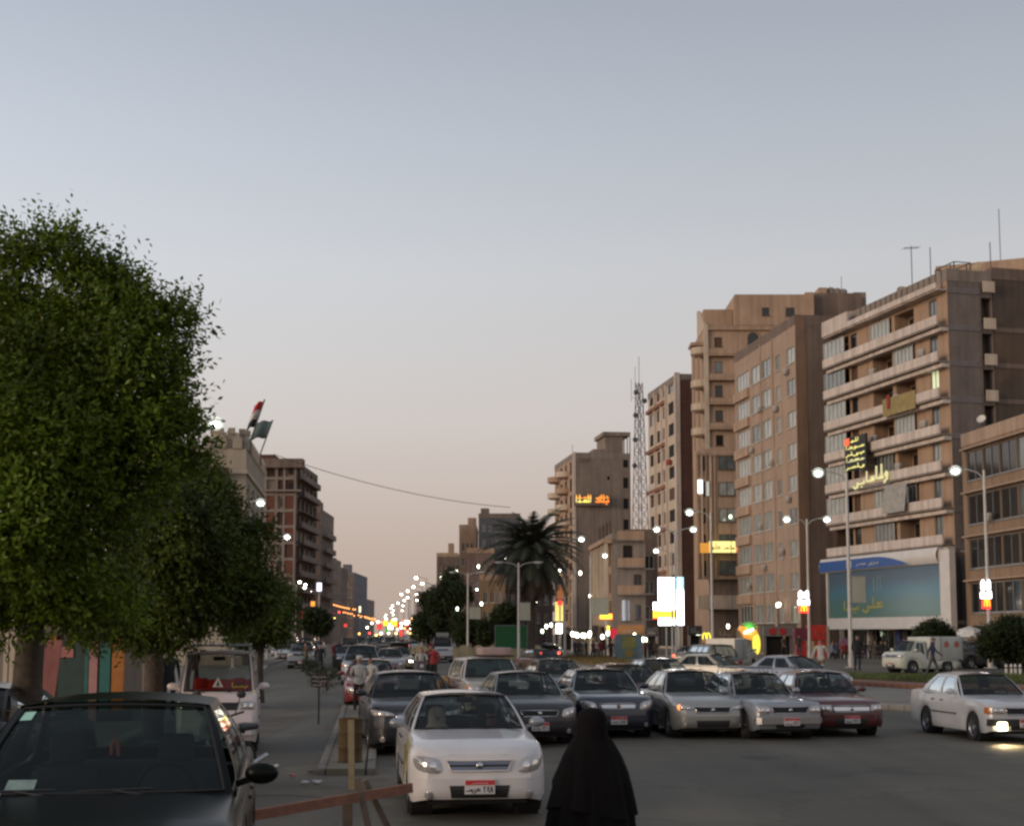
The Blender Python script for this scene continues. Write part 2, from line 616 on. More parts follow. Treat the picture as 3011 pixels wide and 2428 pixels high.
    def back(self, u, v, off=0.0):
        wb = self.hw * 0.88
        s = u * lerp(wb, self.wr, v)
        l = lerp(self.bb, self.rr, v) - 0.07 * (1 - u * u) + 0.03
        z = lerp(self.deck, self.H - 0.05, v) + 0.02 * math.sin(math.pi * v) + 0.03 * (1 - u * u) * v
        return (s, -(l + off), z)
    def flank(self, u, v, sg, off=0.0):
        l = lerp(lerp(self.cowl - 0.03, self.bb + 0.03, u), lerp(self.rf - 0.03, self.rr + 0.03, u), v)
        zb = lerp(self.cowl_z, self.deck, u) - 0.02
        s = lerp(self.hw * 0.925, self.wr, v) + 0.045 * math.sin(math.pi * min(1, v)) * (1 - 0.3 * v)
        z = lerp(zb, self.H - 0.045, v)
        return (sg * (s - off), -l, z)
    def roof(self, a, b):
        l = lerp(self.rf - 0.01, self.rr + 0.01, b)
        s = a * (self.wr + 0.002)
        z = self.H - 0.045 + 0.045 * (1 - abs(a) ** 2.4) + 0.02 * math.sin(math.pi * b) * (1 - a * a)
        bul = 0.06 * (1 - a * a)
        l += bul * (1 - b) - 0.05 * (1 - a * a) * b
        return (s, -l, z)
    def cabin(self):
        mb = MB()
        p = self.pillar
        e = 1 - p * 1.0
        us = sorted({-1, -e, e, 1} | {lerp(-e, e, i / 8) for i in range(9)})
        vs = [0, 0.03] + [lerp(0.03, 0.95, i / 5) for i in range(1, 6)] + [1]
        inpane = lambda u, v: abs(u) < e and 0.03 < v < 0.95
        mb.grid(lambda u, v: self.wind(u, v), us, vs, inpane)
        mb.grid(lambda u, v: self.back(u, v), us, vs, inpane, flip=True)
        pan = self.panes()
        uu = sorted({0, 1} | {x for a in pan for x in a} | {0.5 * (a + b) for a, b in pan})
        vv = [0, 0.07, 0.3, 0.6, 0.90, 1]
        skip = lambda u, v: any(a < u < b for a, b in pan) and 0.07 < v < 0.90
        for sg in (1, -1):
            mb.grid(lambda u, v: self.flank(u, v, sg), uu, vv, skip, flip=sg > 0)
        an = [-1, -0.92, -0.8, -0.6, -0.35, 0, 0.35, 0.6, 0.8, 0.92, 1]
        mb.grid(lambda a, b: self.roof(a, b), an, [0, 0.04, 0.2, 0.4, 0.6, 0.8, 0.96, 1])
        return mb
    def panes(self):
        return [(0.10, 0.40), (0.44, 0.66), (0.70, 0.93)] if self.wag else [(0.12, 0.47), (0.52, 0.86)]

def patch(fn, us, vs, thick, mats_name_obj=None):
    """surface patch with a skirt; fn(u, v, off)"""
    mb = MB()
    n, m = len(us), len(vs)
    a = [fn(u, v, 0.0) for v in vs for u in us]
    b = [fn(u, v, thick) for v in vs for u in us]
    fs = [(j * n + i, j * n + i + 1, (j + 1) * n + i + 1, (j + 1) * n + i) for j in range(m - 1) for i in range(n - 1)]
    edge = [i for i in range(n)] + [j * n + n - 1 for j in range(1, m)] + [(m - 1) * n + i for i in range(n - 2, -1, -1)] + [j * n for j in range(m - 2, 0, -1)]
    k = n * m
    q = len(edge)
    sk = [(edge[i], k + edge[i], k + edge[(i + 1) % q], edge[(i + 1) % q]) for i in range(q)]
    mb.add(a + b, fs + sk)
    return mb

def front_patch(car, corners, off=0.008, nu=8, nv=4):
    """patch on the nose between four (s, z) corners: lower left, lower right, upper right, upper left"""
    def fn(u, v, d):
        s = lerp(lerp(corners[0][0], corners[1][0], u), lerp(corners[3][0], corners[2][0], u), v)
        z = lerp(lerp(corners[0][1], corners[1][1], u), lerp(corners[3][1], corners[2][1], u), v)
        x, y, zz = car.front(s, z)
        return (x, y - (off - d), zz)
    return patch(fn, [i / nu for i in range(nu + 1)], [i / nv for i in range(nv + 1)], off + 0.02)

def front_blob(car, corners, off=0.01, dome=0.02, n=20, sq=3.0):
    """rounded, slightly domed lens on the nose within four corners"""
    mb = MB()
    def pos(a, b, d):
        u, v = (a + 1) / 2, (b + 1) / 2
        s = lerp(lerp(corners[0][0], corners[1][0], u), lerp(corners[3][0], corners[2][0], u), v)
        z = lerp(lerp(corners[0][1], corners[1][1], u), lerp(corners[3][1], corners[2][1], u), v)
        x, y, zz = car.front(s, z)
        return (x, y - d, zz)
    rings = []
    for r, d in ((0.0, off + dome), (0.5, off + dome * 0.8), (0.85, off + dome * 0.35), (1.0, off), (1.0, -0.02)):
        ring = []
        for i in range(n):
            t = 2 * math.pi * i / n
            c, s_ = math.cos(t), math.sin(t)
            ring.append(pos(r * math.copysign(abs(c) ** (2 / sq), c), r * math.copysign(abs(s_) ** (2 / sq), s_), d))
        rings.append(ring)
    vs = [p for ring in rings for p in ring]
    fs = [(j * n + i, (j + 1) * n + i, (j + 1) * n + (i + 1) % n, j * n + (i + 1) % n) for j in range(4) for i in range(n)]
    mb.add(vs, [f[::-1] for f in fs])
    return mb

DIG = ()
def make_car(name, label, car, body, loc, rz, group=None, scale=1.0, cat='car', roofpaint=None, fenderpaint=None, lights='halogen', lit=False,
             grille='bars', bumper=None, plate='red', glassm=None, seat=None, interior=True, fogs=True, trim=True, rack=False, doors=True, roof_sign=None,
             digits=DIG, amber=False, doorpaint=None, mirrorpaint=None, emblem=M_CHROME):
    t = thing(name, label, cat, loc, rz, group, scale)
    if digits == DIG:
        g = random.Random(label)
        digits = tuple(g.choice('1245678') for _ in range(g.choice((3, 4)))) + (' ',) + tuple(g.choice(('nun', 'ya', 'ra', 'ba', 'sin', 'mim', 'ha', 'waw')) for _ in range(3))
    glassm = glassm or M_CARGLASS
    L2, hw = car.L / 2, car.hw
    car.shell().build('body', body, t, 50)
    # under-body, dark
    u = MB()
    u.box(-hw * 0.72, hw * 0.72, -L2 + 0.30, L2 - 0.30, 0.17, 0.50)
    u.box(-hw * 0.93, hw * 0.93, -(car.lf - car.ar), -(car.lr + car.ar), 0.19, 0.30)
    u.build('underbody', M_BLACK, t)
    car.cabin().build('cabin', roofpaint or body, t, 40)
    e = 1 - car.pillar + 0.006
    nu = [lerp(-e, e, i / 8) for i in range(9)]
    nv = [lerp(0.025, 0.955, i / 4) for i in range(5)]
    w = MB(); w.grid(lambda a, b: car.wind(a, b, 0.012), nu, nv); wo = w.build('windshield', glassm, t, 60)
    w = MB(); w.grid(lambda a, b: car.back(a, b, 0.012), nu, nv, flip=True); w.build('rear_window', glassm, t, 60)
    for sg in (1, -1):
        for a, b in car.panes():
            w = MB()
            w.grid(lambda x, y: car.flank(x, y, sg, 0.010), [lerp(a - 0.006, b + 0.006, i / 3) for i in range(4)], [lerp(0.06, 0.91, i / 3) for i in range(4)], flip=sg > 0)
            w.build('side_window', glassm, t, 60)
    # black seal round the windscreen
    s = MB()
    ring = [car.wind(a, 0.03, -0.004) for a in nu] + [car.wind(e, b, -0.004) for b in nv[1:]] + [car.wind(a, 0.95, -0.004) for a in nu[::-1][1:]] + [car.wind(-e, b, -0.004) for b in nv[::-1][1:-1]]
    s.tube(ring + ring[:1], 0.010, 5)
    s.build('window_seal', M_SEAL, wo)
    for sg in (1, -1):
        a = [car.wind(sg * 0.12 - 0.42, 0.02, -0.02), car.wind(sg * 0.12 + 0.12, 0.10, -0.02), car.wind(sg * 0.12 + 0.30, 0.045, -0.015)]
        s = MB(); s.tube([car.wind(sg * 0.36, 0.0, -0.025), car.wind(sg * 0.36 - 0.25, 0.05, -0.022)], 0.007, 5); s.tube([car.wind(sg * 0.36 - 0.52, 0.045, -0.012), car.wind(sg * 0.36 + 0.05, 0.06, -0.012)], 0.008, 5)
        s.build('wiper', M_BLACK, t)
    # wheels
    tm = MB(); r, ww = car.tyre, 0.19
    tm.lathe([(r * 0.62, -ww / 2), (r * 0.9, -ww / 2 - 0.006), (r * 0.985, -ww / 2 + 0.03), (r, 0), (r * 0.985, ww / 2 - 0.03), (r * 0.9, ww / 2 + 0.006), (r * 0.62, ww / 2)], 24, 'x', cap=False)
    tme = tm.mesh('wheel', M_TYRE, 40)
    rm = MB(); rm.lathe([(0.0001, 0.055), (r * 0.2, 0.075), (r * 0.24, 0.055), (r * 0.55, 0.035), (r * 0.63, 0.085), (r * 0.66, 0.09)], 20, 'x', cap=False)
    for i in range(6):
        a = 2 * math.pi * i / 6
        rm.bar((0.062, math.cos(a) * r * 0.15, math.sin(a) * r * 0.15), (0.062, math.cos(a) * r * 0.6, math.sin(a) * r * 0.6), 0.055, 0.02)
    rme = rm.mesh('rim', M_RIM, 40)
    for l in (car.lf, car.lr):
        for sg in (1, -1):
            o = obj('wheel', tme, t, (sg * (hw - ww / 2 - 0.015), -l, r), 0 if sg > 0 else math.pi)
            obj('rim', rme, o)
            # dark wheel housing
            w = MB(); w.lathe([(car.ar + 0.01, 0.0), (car.ar + 0.01, 0.26)], 20, 'x', (-0.26 if sg > 0 else 0.0, 0, 0))
            hb = w.build('wheel_housing', M_SEAL, t); hb.location = (sg * (hw - 0.05), -l, r + 0.01)
    # doors and door handles, conforming to the flank
    if doors:
        mid = lerp(car.cowl, car.bb, 0.49)
        spans = [(car.cowl - 0.12, mid + 0.012), (mid - 0.012, max(car.lr + car.ar + 0.03, car.bb + 0.45) if not car.wag else car.lr + car.ar + 0.03)]
        for sg in (1, -1):
            for lf, lb in spans:
                lf = min(lf, car.lf - car.ar - 0.04)
                if lf - lb < 0.3:
                    continue
                def fn(a, b, d):
                    l = lerp(lf, lb, a)
                    z0, z1 = car.sill + 0.09, min(car.ztop(lf), car.ztop(lb)) - 0.045
                    z = lerp(z0, z1, b)
                    return (sg * (car.side(l, z) + 0.004 - d), -l, z)
                us = [i / 6 for i in range(7)]
                d = patch(fn, us if sg < 0 else us[::-1], [i / 6 for i in range(7)], 0.012).build('door', doorpaint or body, t, 40)
                h = MB(); p = fn(0.86, 0.86, 0); h.box(p[0] - 0.016, p[0] + 0.016, p[1] - 0.075, p[1] + 0.075, p[2] - 0.014, p[2] + 0.014, bev=0.006)
                h.build('handle', body if not trim else M_BLACK, d)
                if trim:
                    h = MB(); q = [fn(x, 0.42, -0.006) for x in (0.02, 0.5, 0.98)]
                    h.tube(q, 0.018, 6); h.build('trim_strip', M_BLACK, d)
    if fenderpaint:
        for sg in (1, -1):
            lf, lb = L2 - 0.48, car.cowl - 0.10
            def fn(a, b, d):
                l = lerp(lf, lb, a)
                z0, z1 = car.bottom(l) + 0.02, car.ztop(l) - 0.035
                z = lerp(z0, z1, b)
                return (sg * (car.side(l, z) + 0.004 - d) , car.P(l, 0, z)[1], z)
            us = [i / 14 for i in range(15)]
            patch(fn, us if sg < 0 else us[::-1], [i / 5 for i in range(6)], 0.012).build('fender', fenderpaint, t, 40)
    # mirrors
    for sg in (1, -1):
        b = car.flank(0.07, 0.10, sg)
        m = MB(); m.bar(b, (b[0] + sg * 0.09, b[1] - 0.01, b[2] + 0.03), 0.05, 0.04)
        m.ball((b[0] + sg * 0.15, b[1] - 0.005, b[2] + 0.06), (0.105, 0.06, 0.068), 12, 8)
        o = m.build('mirror', mirrorpaint or body, t, 60)
        g = MB(); g.ball((b[0] + sg * 0.155, b[1] + 0.05, b[2] + 0.06), (0.088, 0.012, 0.055), 12, 6); g.build('mirror_glass', M_CHROME, o, 60)
    # bumpers
    bm_ = bumper or body
    zb0 = car.sill + 0.03
    lo = [( -hw * 0.985, zb0 + 0.05), (hw * 0.985, zb0 + 0.05), (hw * 0.985, 0.50), (-hw * 0.985, 0.50)]
    if bumper is None:
        bo = front_patch(car, lo, 0.012, 18, 5).build('bumper', body, t, 45)
    else:
        bo = front_patch(car, [(-hw * 0.97, 0.36), (hw * 0.97, 0.36), (hw * 0.97, 0.50), (-hw * 0.97, 0.50)], 0.07, 18, 3).build('bumper', bumper, t, 40)
    ia = front_patch(car, [(-hw * 0.40, 0.265), (hw * 0.40, 0.265), (hw * 0.43, 0.415), (-hw * 0.43, 0.415)], 0.018, 8, 3).build('air_intake', M_BLACK, bo)
    rb = MB(); rb.box(-hw * 0.86, hw * 0.86, L2 - 0.06, L2 + 0.02, 0.30, 0.50, bev=0.02); rb.build('rear_bumper', bm_, t, 40)
    if fogs:
        for sg in (1, -1):
            c = (sg * hw * 0.72, 0.30)
            front_blob(car, [(c[0] - 0.055, c[1] - 0.05), (c[0] + 0.055, c[1] - 0.05), (c[0] + 0.055, c[1] + 0.05), (c[0] - 0.055, c[1] + 0.05)], 0.016, 0.01, 14, 2).build('fog_light', M_LAMPGLASS, bo, 50)
    # head lamps
    hz = car.hood - 0.10
    for sg in (1, -1):
        if lights == 'halogen':
            c = [(sg * hw * 0.53, hz - 0.155), (sg * hw * 0.90, hz - 0.12), (sg * hw * 0.955, hz + 0.07), (sg * hw * 0.57, hz + 0.035)]
            sq = 3.2
        elif lights == 'slim':
            c = [(sg * hw * 0.46, hz - 0.05), (sg * hw * 0.93, hz - 0.05), (sg * hw * 0.97, hz + 0.075), (sg * hw * 0.50, hz + 0.02)]
            sq = 3.5
        elif lights == 'round':
            c = [(sg * hw * 0.56, hz - 0.14), (sg * hw * 0.93, hz - 0.14), (sg * hw * 0.93, hz + 0.05), (sg * hw * 0.56, hz + 0.05)]
            sq = 2.2
        else:
            c = [(sg * hw * 0.54, hz - 0.10), (sg * hw * 0.93, hz - 0.10), (sg * hw * 0.94, hz + 0.05), (sg * hw * 0.55, hz + 0.05)]
            sq = 8
        if sg < 0:
            c = [c[1], c[0], c[3], c[2]]
        ho = front_blob(car, c, 0.012, 0.025, 24, sq).build('headlight', M_LAMPGLASS, t, 60)
        for k in (0.32, 0.70):
            px = lerp(lerp(c[0][0], c[1][0], k), lerp(c[3][0], c[2][0], k), 0.5)
            pz = lerp(lerp(c[0][1], c[1][1], k), lerp(c[3][1], c[2][1], k), 0.5)
            rr_ = 0.042 if lights != 'slim' else 0.03
            front_blob(car, [(px - rr_, pz - rr_), (px + rr_, pz - rr_), (px + rr_, pz + rr_), (px - rr_, pz + rr_)], 0.036, 0.006, 12, 2).build('bulb', M_REFLECTOR, ho, 60)
        if amber:
            ax = sg * hw * 0.955
            cc = [(ax - 0.03, hz - 0.10), (ax + 0.03, hz - 0.10), (ax + 0.03, hz + 0.05), (ax - 0.03, hz + 0.05)]
            front_blob(car, cc, 0.014, 0.01, 12, 6).build('indicator', M_AMBER, t, 50)
    # grille
    gw = hw * 0.47
    gz0, gz1 = car.hood - 0.215, car.hood - 0.095
    if lights in ('round', 'square'):
        gw, gz0, gz1 = hw * 0.55, car.hood - 0.21, car.hood - 0.07
    go = front_patch(car, [(-gw * 0.86, gz0), (gw * 0.86, gz0), (gw, gz1), (-gw, gz1)], 0.010, 8, 3).build('grille', M_BLACK, t)
    if grille:
        nb = {'bars': 2, 'chrome': 1, 'fine': 6}.get(grille, 2)
        gm = {'bars': mat('grille_blue_grey', (0.16, 0.18, 0.24), 0.35, 0.3, var=0.1), 'chrome': M_CHROME, 'fine': M_BLACK}.get(grille, M_CHROME)
        for i in range(nb):
            z = lerp(gz0, gz1, (i + 0.5) / nb)
            hgt = (gz1 - gz0) / nb * (0.62 if nb < 4 else 0.4)
            g2 = gw * lerp(0.86, 1.0, (i + 0.5) / nb) * 0.97
            front_patch(car, [(-g2, z - hgt / 2), (g2, z - hgt / 2), (g2, z + hgt / 2), (-g2, z + hgt / 2)], 0.026, 8, 2).build('grille_bar', gm, go, 50)
        # rim of the grille
        ringp = [car.front(lerp(-gw * .86, gw * .86, i / 6), gz0) for i in range(7)] + [car.front(lerp(gw, -gw, i / 6), gz1) for i in range(7)]
        ringp = [(x, y - 0.02, z) for x, y, z in ringp]
        s = MB(); s.tube(ringp + ringp[:1], 0.011, 6); s.build('grille_frame', M_CHROME if grille != 'bars' else body, go, 60)
    if emblem:
        x, y, z = car.front(0, (gz0 + gz1) / 2)
        s = MB(); s.lathe([(0.0001, -0.045), (0.035, -0.042), (0.045, -0.03), (0.045, 0.0)], 14, 'y', (0, y, z)); s.build('emblem', emblem, go, 60)
    # number plate: red band over white, dark figures
    if plate:
        x, y, z = car.front(0, 0.40)
        y -= 0.035 if bumper is None else 0.09
        pz = 0.315 if bumper is None else 0.325
        pw = 0.18
        s = MB(); s.box(-pw, pw, y, y + 0.02, pz, pz + 0.17, bev=0.004); po = s.build('license_plate', M_PLATE_W, t)
        s = MB(); s.box(-pw + 0.006, pw - 0.006, y - 0.003, y + 0.004, pz + 0.108, pz + 0.164); s.build('plate_band', M_PLATE_R if plate == 'red' else mat('plate_blue', (0.03, 0.08, 0.35), 0.5, var=0.1), po)
        s = MB()
        write_word(s, digits, lambda a, b, d: (-pw + 0.02 + a, y - 0.001 - d, pz + 0.012 + b), 2 * pw - 0.04, 0.088, 0.13, 0.002)
        s.build('plate_figures', M_INK, po)
        s = MB()
        write_word(s, ('mim', 'sin', 'ra'), lambda a, b, d: (-pw + 0.08 + a, y - 0.004 - d, pz + 0.118 + b), 0.20, 0.036, 0.16, 0.002)
        s.build('plate_word', M_PLATE_W, po)
    # tail lamps
    for sg in (1, -1):
        s = MB(); s.box(sg * hw * 0.80 - 0.09, sg * hw * 0.80 + 0.04, L2 - 0.17, L2 - 0.035, car.deck - 0.28, car.deck - 0.12, bev=0.015); s.build('tail_light', M_REDLENS, t)
    if interior:
        m = MB()
        m.box(-hw * 0.88, hw * 0.88, -(car.cowl - 0.10), -(car.cowl - 0.45), 0.55, car.cowl_z - 0.03, bev=0.04)
        m.box(-hw * 0.9, hw * 0.9, -(car.cowl - 0.2), -(car.bb + 0.1), 0.26, 0.34)
        m.box(-hw * 0.86, hw * 0.86, -(car.bb + 0.35), -(car.bb + 0.05), 0.5, car.belt - 0.05)
        io = m.build('interior', M_INT, t)
        s = MB(); ring = [(0.36 + 0.18 * math.cos(2 * math.pi * i / 18), -(car.cowl - 0.50) - 0.05 * math.sin(2 * math.pi * i / 18), car.cowl_z - 0.02 + 0.17 * math.sin(2 * math.pi * i / 18)) for i in range(19)]
        s.tube(ring, 0.016, 6); s.bar((0.20, ring[0][1], car.cowl_z - 0.03), (0.52, ring[0][1], car.cowl_z - 0.03), 0.03); s.build('steering_wheel', M_BLACK, io, 50)
        up = max(0.0, car.cowl_z - 1.0)
        for sx in (-0.36, 0.36):
            l0 = car.cowl - 1.02 + up * 2
            s = MB(); s.box(sx - 0.24, sx + 0.24, -(l0 + 0.3), -(l0 - 0.2), 0.34 + up, 0.50 + up, bev=0.04)
            s.box(sx - 0.23, sx + 0.23, -(l0 - 0.16), -(l0 - 0.32), 0.45 + up, min(1.02 + up, car.H - 0.38), bev=0.05)
            s.box(sx - 0.12, sx + 0.12, -(l0 - 0.22), -(l0 - 0.31), min(1.05 + up, car.H - 0.35), min(1.24 + up, car.H - 0.14), bev=0.03)
            s.build('seat', seat or M_SEAT, t, 40)
        l0 = car.cowl - 1.85
        if car.bb < l0:
            s = MB(); s.box(-hw * 0.78, hw * 0.78, -(l0 + 0.2), -(l0 - 0.2), 0.34, 0.5, bev=0.04); s.box(-hw * 0.76, hw * 0.76, -(l0 - 0.18), -(l0 - 0.32), 0.45 + up, min(1.0 + up * 2.5, car.H - 0.4), bev=0.05); s.build('rear_seat', seat or M_SEAT, t, 40)
        s = MB(); p = car.wind(0, 0.86, 0.10); s.box(-0.11, 0.11, p[1] - 0.01, p[1] + 0.03, p[2] - 0.04, p[2] + 0.03, bev=0.012); s.build('inside_mirror', M_BLACK, io, 40)
    if rack:
        s = MB()
        for k in range(4):
            y = -lerp(car.rf - 0.15, car.rr + 0.15, k / 3)
            s.tube([(-car.wr + 0.02, y, car.H - 0.04), (-car.wr + 0.05, y, car.H + 0.10), (car.wr - 0.05, y, car.H + 0.10), (car.wr - 0.02, y, car.H - 0.04)], 0.014, 6)
        for x in (-car.wr + 0.04, 0, car.wr - 0.04):
            s.tube([(x, -(car.rf - 0.1), car.H + 0.12), (x, -(car.rr + 0.1), car.H + 0.12)], 0.013, 6)
        s.build('roof_rack', mat('rack_steel', (0.25, 0.25, 0.25), 0.45, 0.6, var=0.2), t, 50)
    if roof_sign:
        s = MB(); s.box(-0.33, 0.33, -(car.rf - 0.35), -(car.rf - 0.42), car.H + 0.03, car.H + 0.2, bev=0.02); s.build('roof_sign', roof_sign, t)
    return t

# ------------------------------------------------------------------ ground, road, pavements, islands
def asphalt(name, col, wear):
    m = bpy.data.materials.new(name)
    m.use_nodes = True
    nt = m.node_tree
    b = nt.nodes['Principled BSDF']
    tc = nt.nodes.new('ShaderNodeTexCoord')
    def noise(scale, det=6, ro=0.6):
        n = nt.nodes.new('ShaderNodeTexNoise')
        n.inputs['Scale'].default_value = scale
        n.inputs['Detail'].default_value = det
        n.inputs['Roughness'].default_value = ro
        nt.links.new(tc.outputs['Object'], n.inputs['Vector'])
        return n
    big, fine = noise(0.16, 8, 0.62), noise(38, 4)
    mp = nt.nodes.new('ShaderNodeMapping')
    mp.inputs['Rotation'].default_value = (0, 0, R(-6))
    mp.inputs['Scale'].default_value = (0.9, 0.035, 1)
    nt.links.new(tc.outputs['Object'], mp.inputs['Vector'])
    lane = nt.nodes.new('ShaderNodeTexNoise')
    lane.inputs['Scale'].default_value = 0.7
    lane.inputs['Detail'].default_value = 4
    nt.links.new(mp.outputs['Vector'], lane.inputs['Vector'])
    r1 = nt.nodes.new('ShaderNodeValToRGB')
    r1.color_ramp.elements[0].position = 0.40
    r1.color_ramp.elements[0].color = tuple(col) + (1,)
    r1.color_ramp.elements[1].position = 0.60
    r1.color_ramp.elements[1].color = tuple(wear) + (1,)
    ad = nt.nodes.new('ShaderNodeMath')
    ad.operation = 'ADD'
    h1 = nt.nodes.new('ShaderNodeMath'); h1.operation = 'MULTIPLY'; h1.inputs[1].default_value = 0.55
    h2 = nt.nodes.new('ShaderNodeMath'); h2.operation = 'MULTIPLY'; h2.inputs[1].default_value = 0.45
    nt.links.new(big.outputs['Fac'], h1.inputs[0]); nt.links.new(lane.outputs['Fac'], h2.inputs[0])
    nt.links.new(h1.outputs[0], ad.inputs[0]); nt.links.new(h2.outputs[0], ad.inputs[1])
    nt.links.new(ad.outputs[0], r1.inputs[0])
    fr = nt.nodes.new('ShaderNodeMapRange')
    fr.inputs['To Min'].default_value = 0.6
    fr.inputs['To Max'].default_value = 1.4
    nt.links.new(fine.outputs['Fac'], fr.inputs['Value'])
    vm = nt.nodes.new('ShaderNodeVectorMath'); vm.operation = 'SCALE'
    st = noise(0.55, 3, 0.5)
    sr = nt.nodes.new('ShaderNodeMapRange'); sr.inputs['From Min'].default_value = 0.60; sr.inputs['From Max'].default_value = 0.70; sr.inputs['To Min'].default_value = 1.0; sr.inputs['To Max'].default_value = 0.55
    nt.links.new(st.outputs['Fac'], sr.inputs['Value'])
    vo = nt.nodes.new('ShaderNodeTexVoronoi'); vo.feature = 'DISTANCE_TO_EDGE'; vo.inputs['Scale'].default_value = 0.22
    wob = nt.nodes.new('ShaderNodeVectorMath'); wob.operation = 'ADD'
    wn = noise(1.3, 5, 0.6); nt.links.new(tc.outputs['Object'], wob.inputs[0]); nt.links.new(wn.outputs['Color'], wob.inputs[1])
    nt.links.new(wob.outputs[0], vo.inputs['Vector'])
    ck = nt.nodes.new('ShaderNodeMapRange'); ck.inputs['From Max'].default_value = 0.012; ck.inputs['To Min'].default_value = 0.72
    nt.links.new(vo.outputs['Distance'], ck.inputs['Value'])
    m1 = nt.nodes.new('ShaderNodeMath'); m1.operation = 'MULTIPLY'; nt.links.new(sr.outputs['Result'], m1.inputs[0]); nt.links.new(ck.outputs['Result'], m1.inputs[1])
    m2 = nt.nodes.new('ShaderNodeMath'); m2.operation = 'MULTIPLY'; nt.links.new(m1.outputs[0], m2.inputs[0]); nt.links.new(fr.outputs['Result'], m2.inputs[1])
    nt.links.new(r1.outputs[0], vm.inputs[0]); nt.links.new(m2.outputs[0], vm.inputs['Scale'])
    nt.links.new(vm.outputs[0], b.inputs['Base Color'])
    rr = nt.nodes.new('ShaderNodeMapRange')
    rr.inputs['To Min'].default_value = 0.62
    rr.inputs['To Max'].default_value = 0.88
    nt.links.new(big.outputs['Fac'], rr.inputs['Value'])
    nt.links.new(rr.outputs['Result'], b.inputs['Roughness'])
    b.inputs['Specular IOR Level'].default_value = 0.35
    bp = nt.nodes.new('ShaderNodeBump'); bp.inputs['Strength'].default_value = 0.35; bp.inputs['Distance'].default_value = 0.01
    nt.links.new(fine.outputs['Fac'], bp.inputs['Height']); nt.links.new(bp.outputs['Normal'], b.inputs['Normal'])
    return m

M_ASPH = asphalt('asphalt', (0.066, 0.059, 0.046), (0.132, 0.115, 0.086))
M_DUST = asphalt('dusty_ground', (0.15, 0.13, 0.10), (0.21, 0.18, 0.14))
M_PAVE = mat('pavement_concrete', (0.21, 0.19, 0.16), 0.9, var=0.3, scale=1.2, dirt=(0.12, 0.10, 0.08), bump=0.2)
M_KERB = mat('kerb_concrete', (0.30, 0.27, 0.23), 0.9, var=0.3, scale=2.0, dirt=(0.16, 0.13, 0.10))
M_BRICKEDGE = mat('red_brick_edging', (0.21, 0.095, 0.06), 0.9, var=0.3, scale=2.0)
M_GRASS = mat('grass_soil', (0.060, 0.068, 0.020), 0.95, var=0.5, scale=1.5)
M_BLADE = mat('grass_blades', (0.085, 0.115, 0.025), 0.8, var=0.45, scale=0.6)

def flat(name, pts, z, m, k='structure', z0=None):
    """polygon sheet, or a raised slab when z0 is given"""
    mb = MB()
    n = len(pts)
    if z0 is None:
        mb.add([(x, y, z) for x, y in pts], [tuple(range(n))])
    else:
        mb.add([(x, y, z) for x, y in pts] + [(x, y, z0) for x, y in pts], [tuple(range(n))] + [(i, n + i, n + (i + 1) % n, (i + 1) % n) for i in range(n)])
    o = mb.build(name, m)
    return kind(o, k)

flat('ground', [(-1500, -60), (1500, -60), (1500, 4000), (-1500, 4000)], 0.0, M_DUST)
def street_x(Y):
    """centre line of the avenue running away to the vanishing point"""
    return -0.1005 * Y
flat('road', [(-7.4, -20), (60, -20), (60, 60), (56, 128), (13, 131), (1, 140), (-26, 420), (-145, 1600), (-185, 1600), (-47, 420), (-15.6, 93), (-10.9, 58.8), (-7.0, 26)], 0.004, M_ASPH)

# left-hand pavement with its kerb stones
lp = [(-7.0, 16), (-7.2, 26), (-11.0, 58.8), (-15.7, 93), (-47.5, 420), (-80, 420), (-80, 16)]
pv = flat('pavement', lp[::-1] if False else [(-80, 16), (-7.35, 16), (-7.55, 26), (-11.35, 58.8), (-16.05, 93), (-47.85, 420), (-80, 420)], 0.15, M_PAVE, z0=-0.02)
def kerb_row(parent, pts, size, wid, h, m, z=0.0, gap=0.012, name='kerb_stone', limit=300):
    k = 0
    for (ax, ay), (bx, by) in zip(pts[:-1], pts[1:]):
        L = math.hypot(bx - ax, by - ay)
        n = max(1, round(L / size))
        mb = MB()
        q = L / n
        mb.box(-q / 2 + gap, q / 2 - gap, -wid / 2, wid / 2, 0, h, bev=0.02)
        me = mb.mesh(name, m, 40)
        for i in range(n):
            if k >= limit:
                return
            t = (i + 0.5) / n
            o = obj(name, me, parent, (ax + (bx - ax) * t, ay + (by - ay) * t, z + rng.uniform(-0.008, 0.008)), math.atan2(by - ay, bx - ax) + rng.uniform(-0.012, 0.012))
            k += 1
kerb_row(pv, [(-7.2, 16), (-7.4, 26), (-11.2, 58.8), (-15.9, 93)], 0.75, 0.30, 0.165, M_KERB)
# raised pavement where the black car stands, close to the camera
flat('near_pavement', [(-7.4, 2), (-1.2, 2), (-1.2, 13.6), (-7.4, 13.6)], 0.30, M_PAVE, z0=-0.02)
# narrow strip between the service lane and the avenue
md = [(-2.9, 22.6), (-2.3, 22.6), (-3.5, 36), (-9.9, 100), (-10.5, 100), (-4.2, 36)]
mo = flat('median_strip', md, 0.11, mat('sandy_soil', (0.19, 0.165, 0.12), 0.95, var=0.35, scale=1.0, dirt=(0.09, 0.08, 0.06)), z0=-0.02)
kerb_row(mo, [(-2.2, 22.6), (-3.42, 36), (-6.5, 66)], 0.75, 0.14, 0.12, M_PAVE)
kerb_row(mo, [(-2.98, 22.6), (-4.28, 36), (-7.3, 66)], 0.75, 0.14, 0.12, M_PAVE)
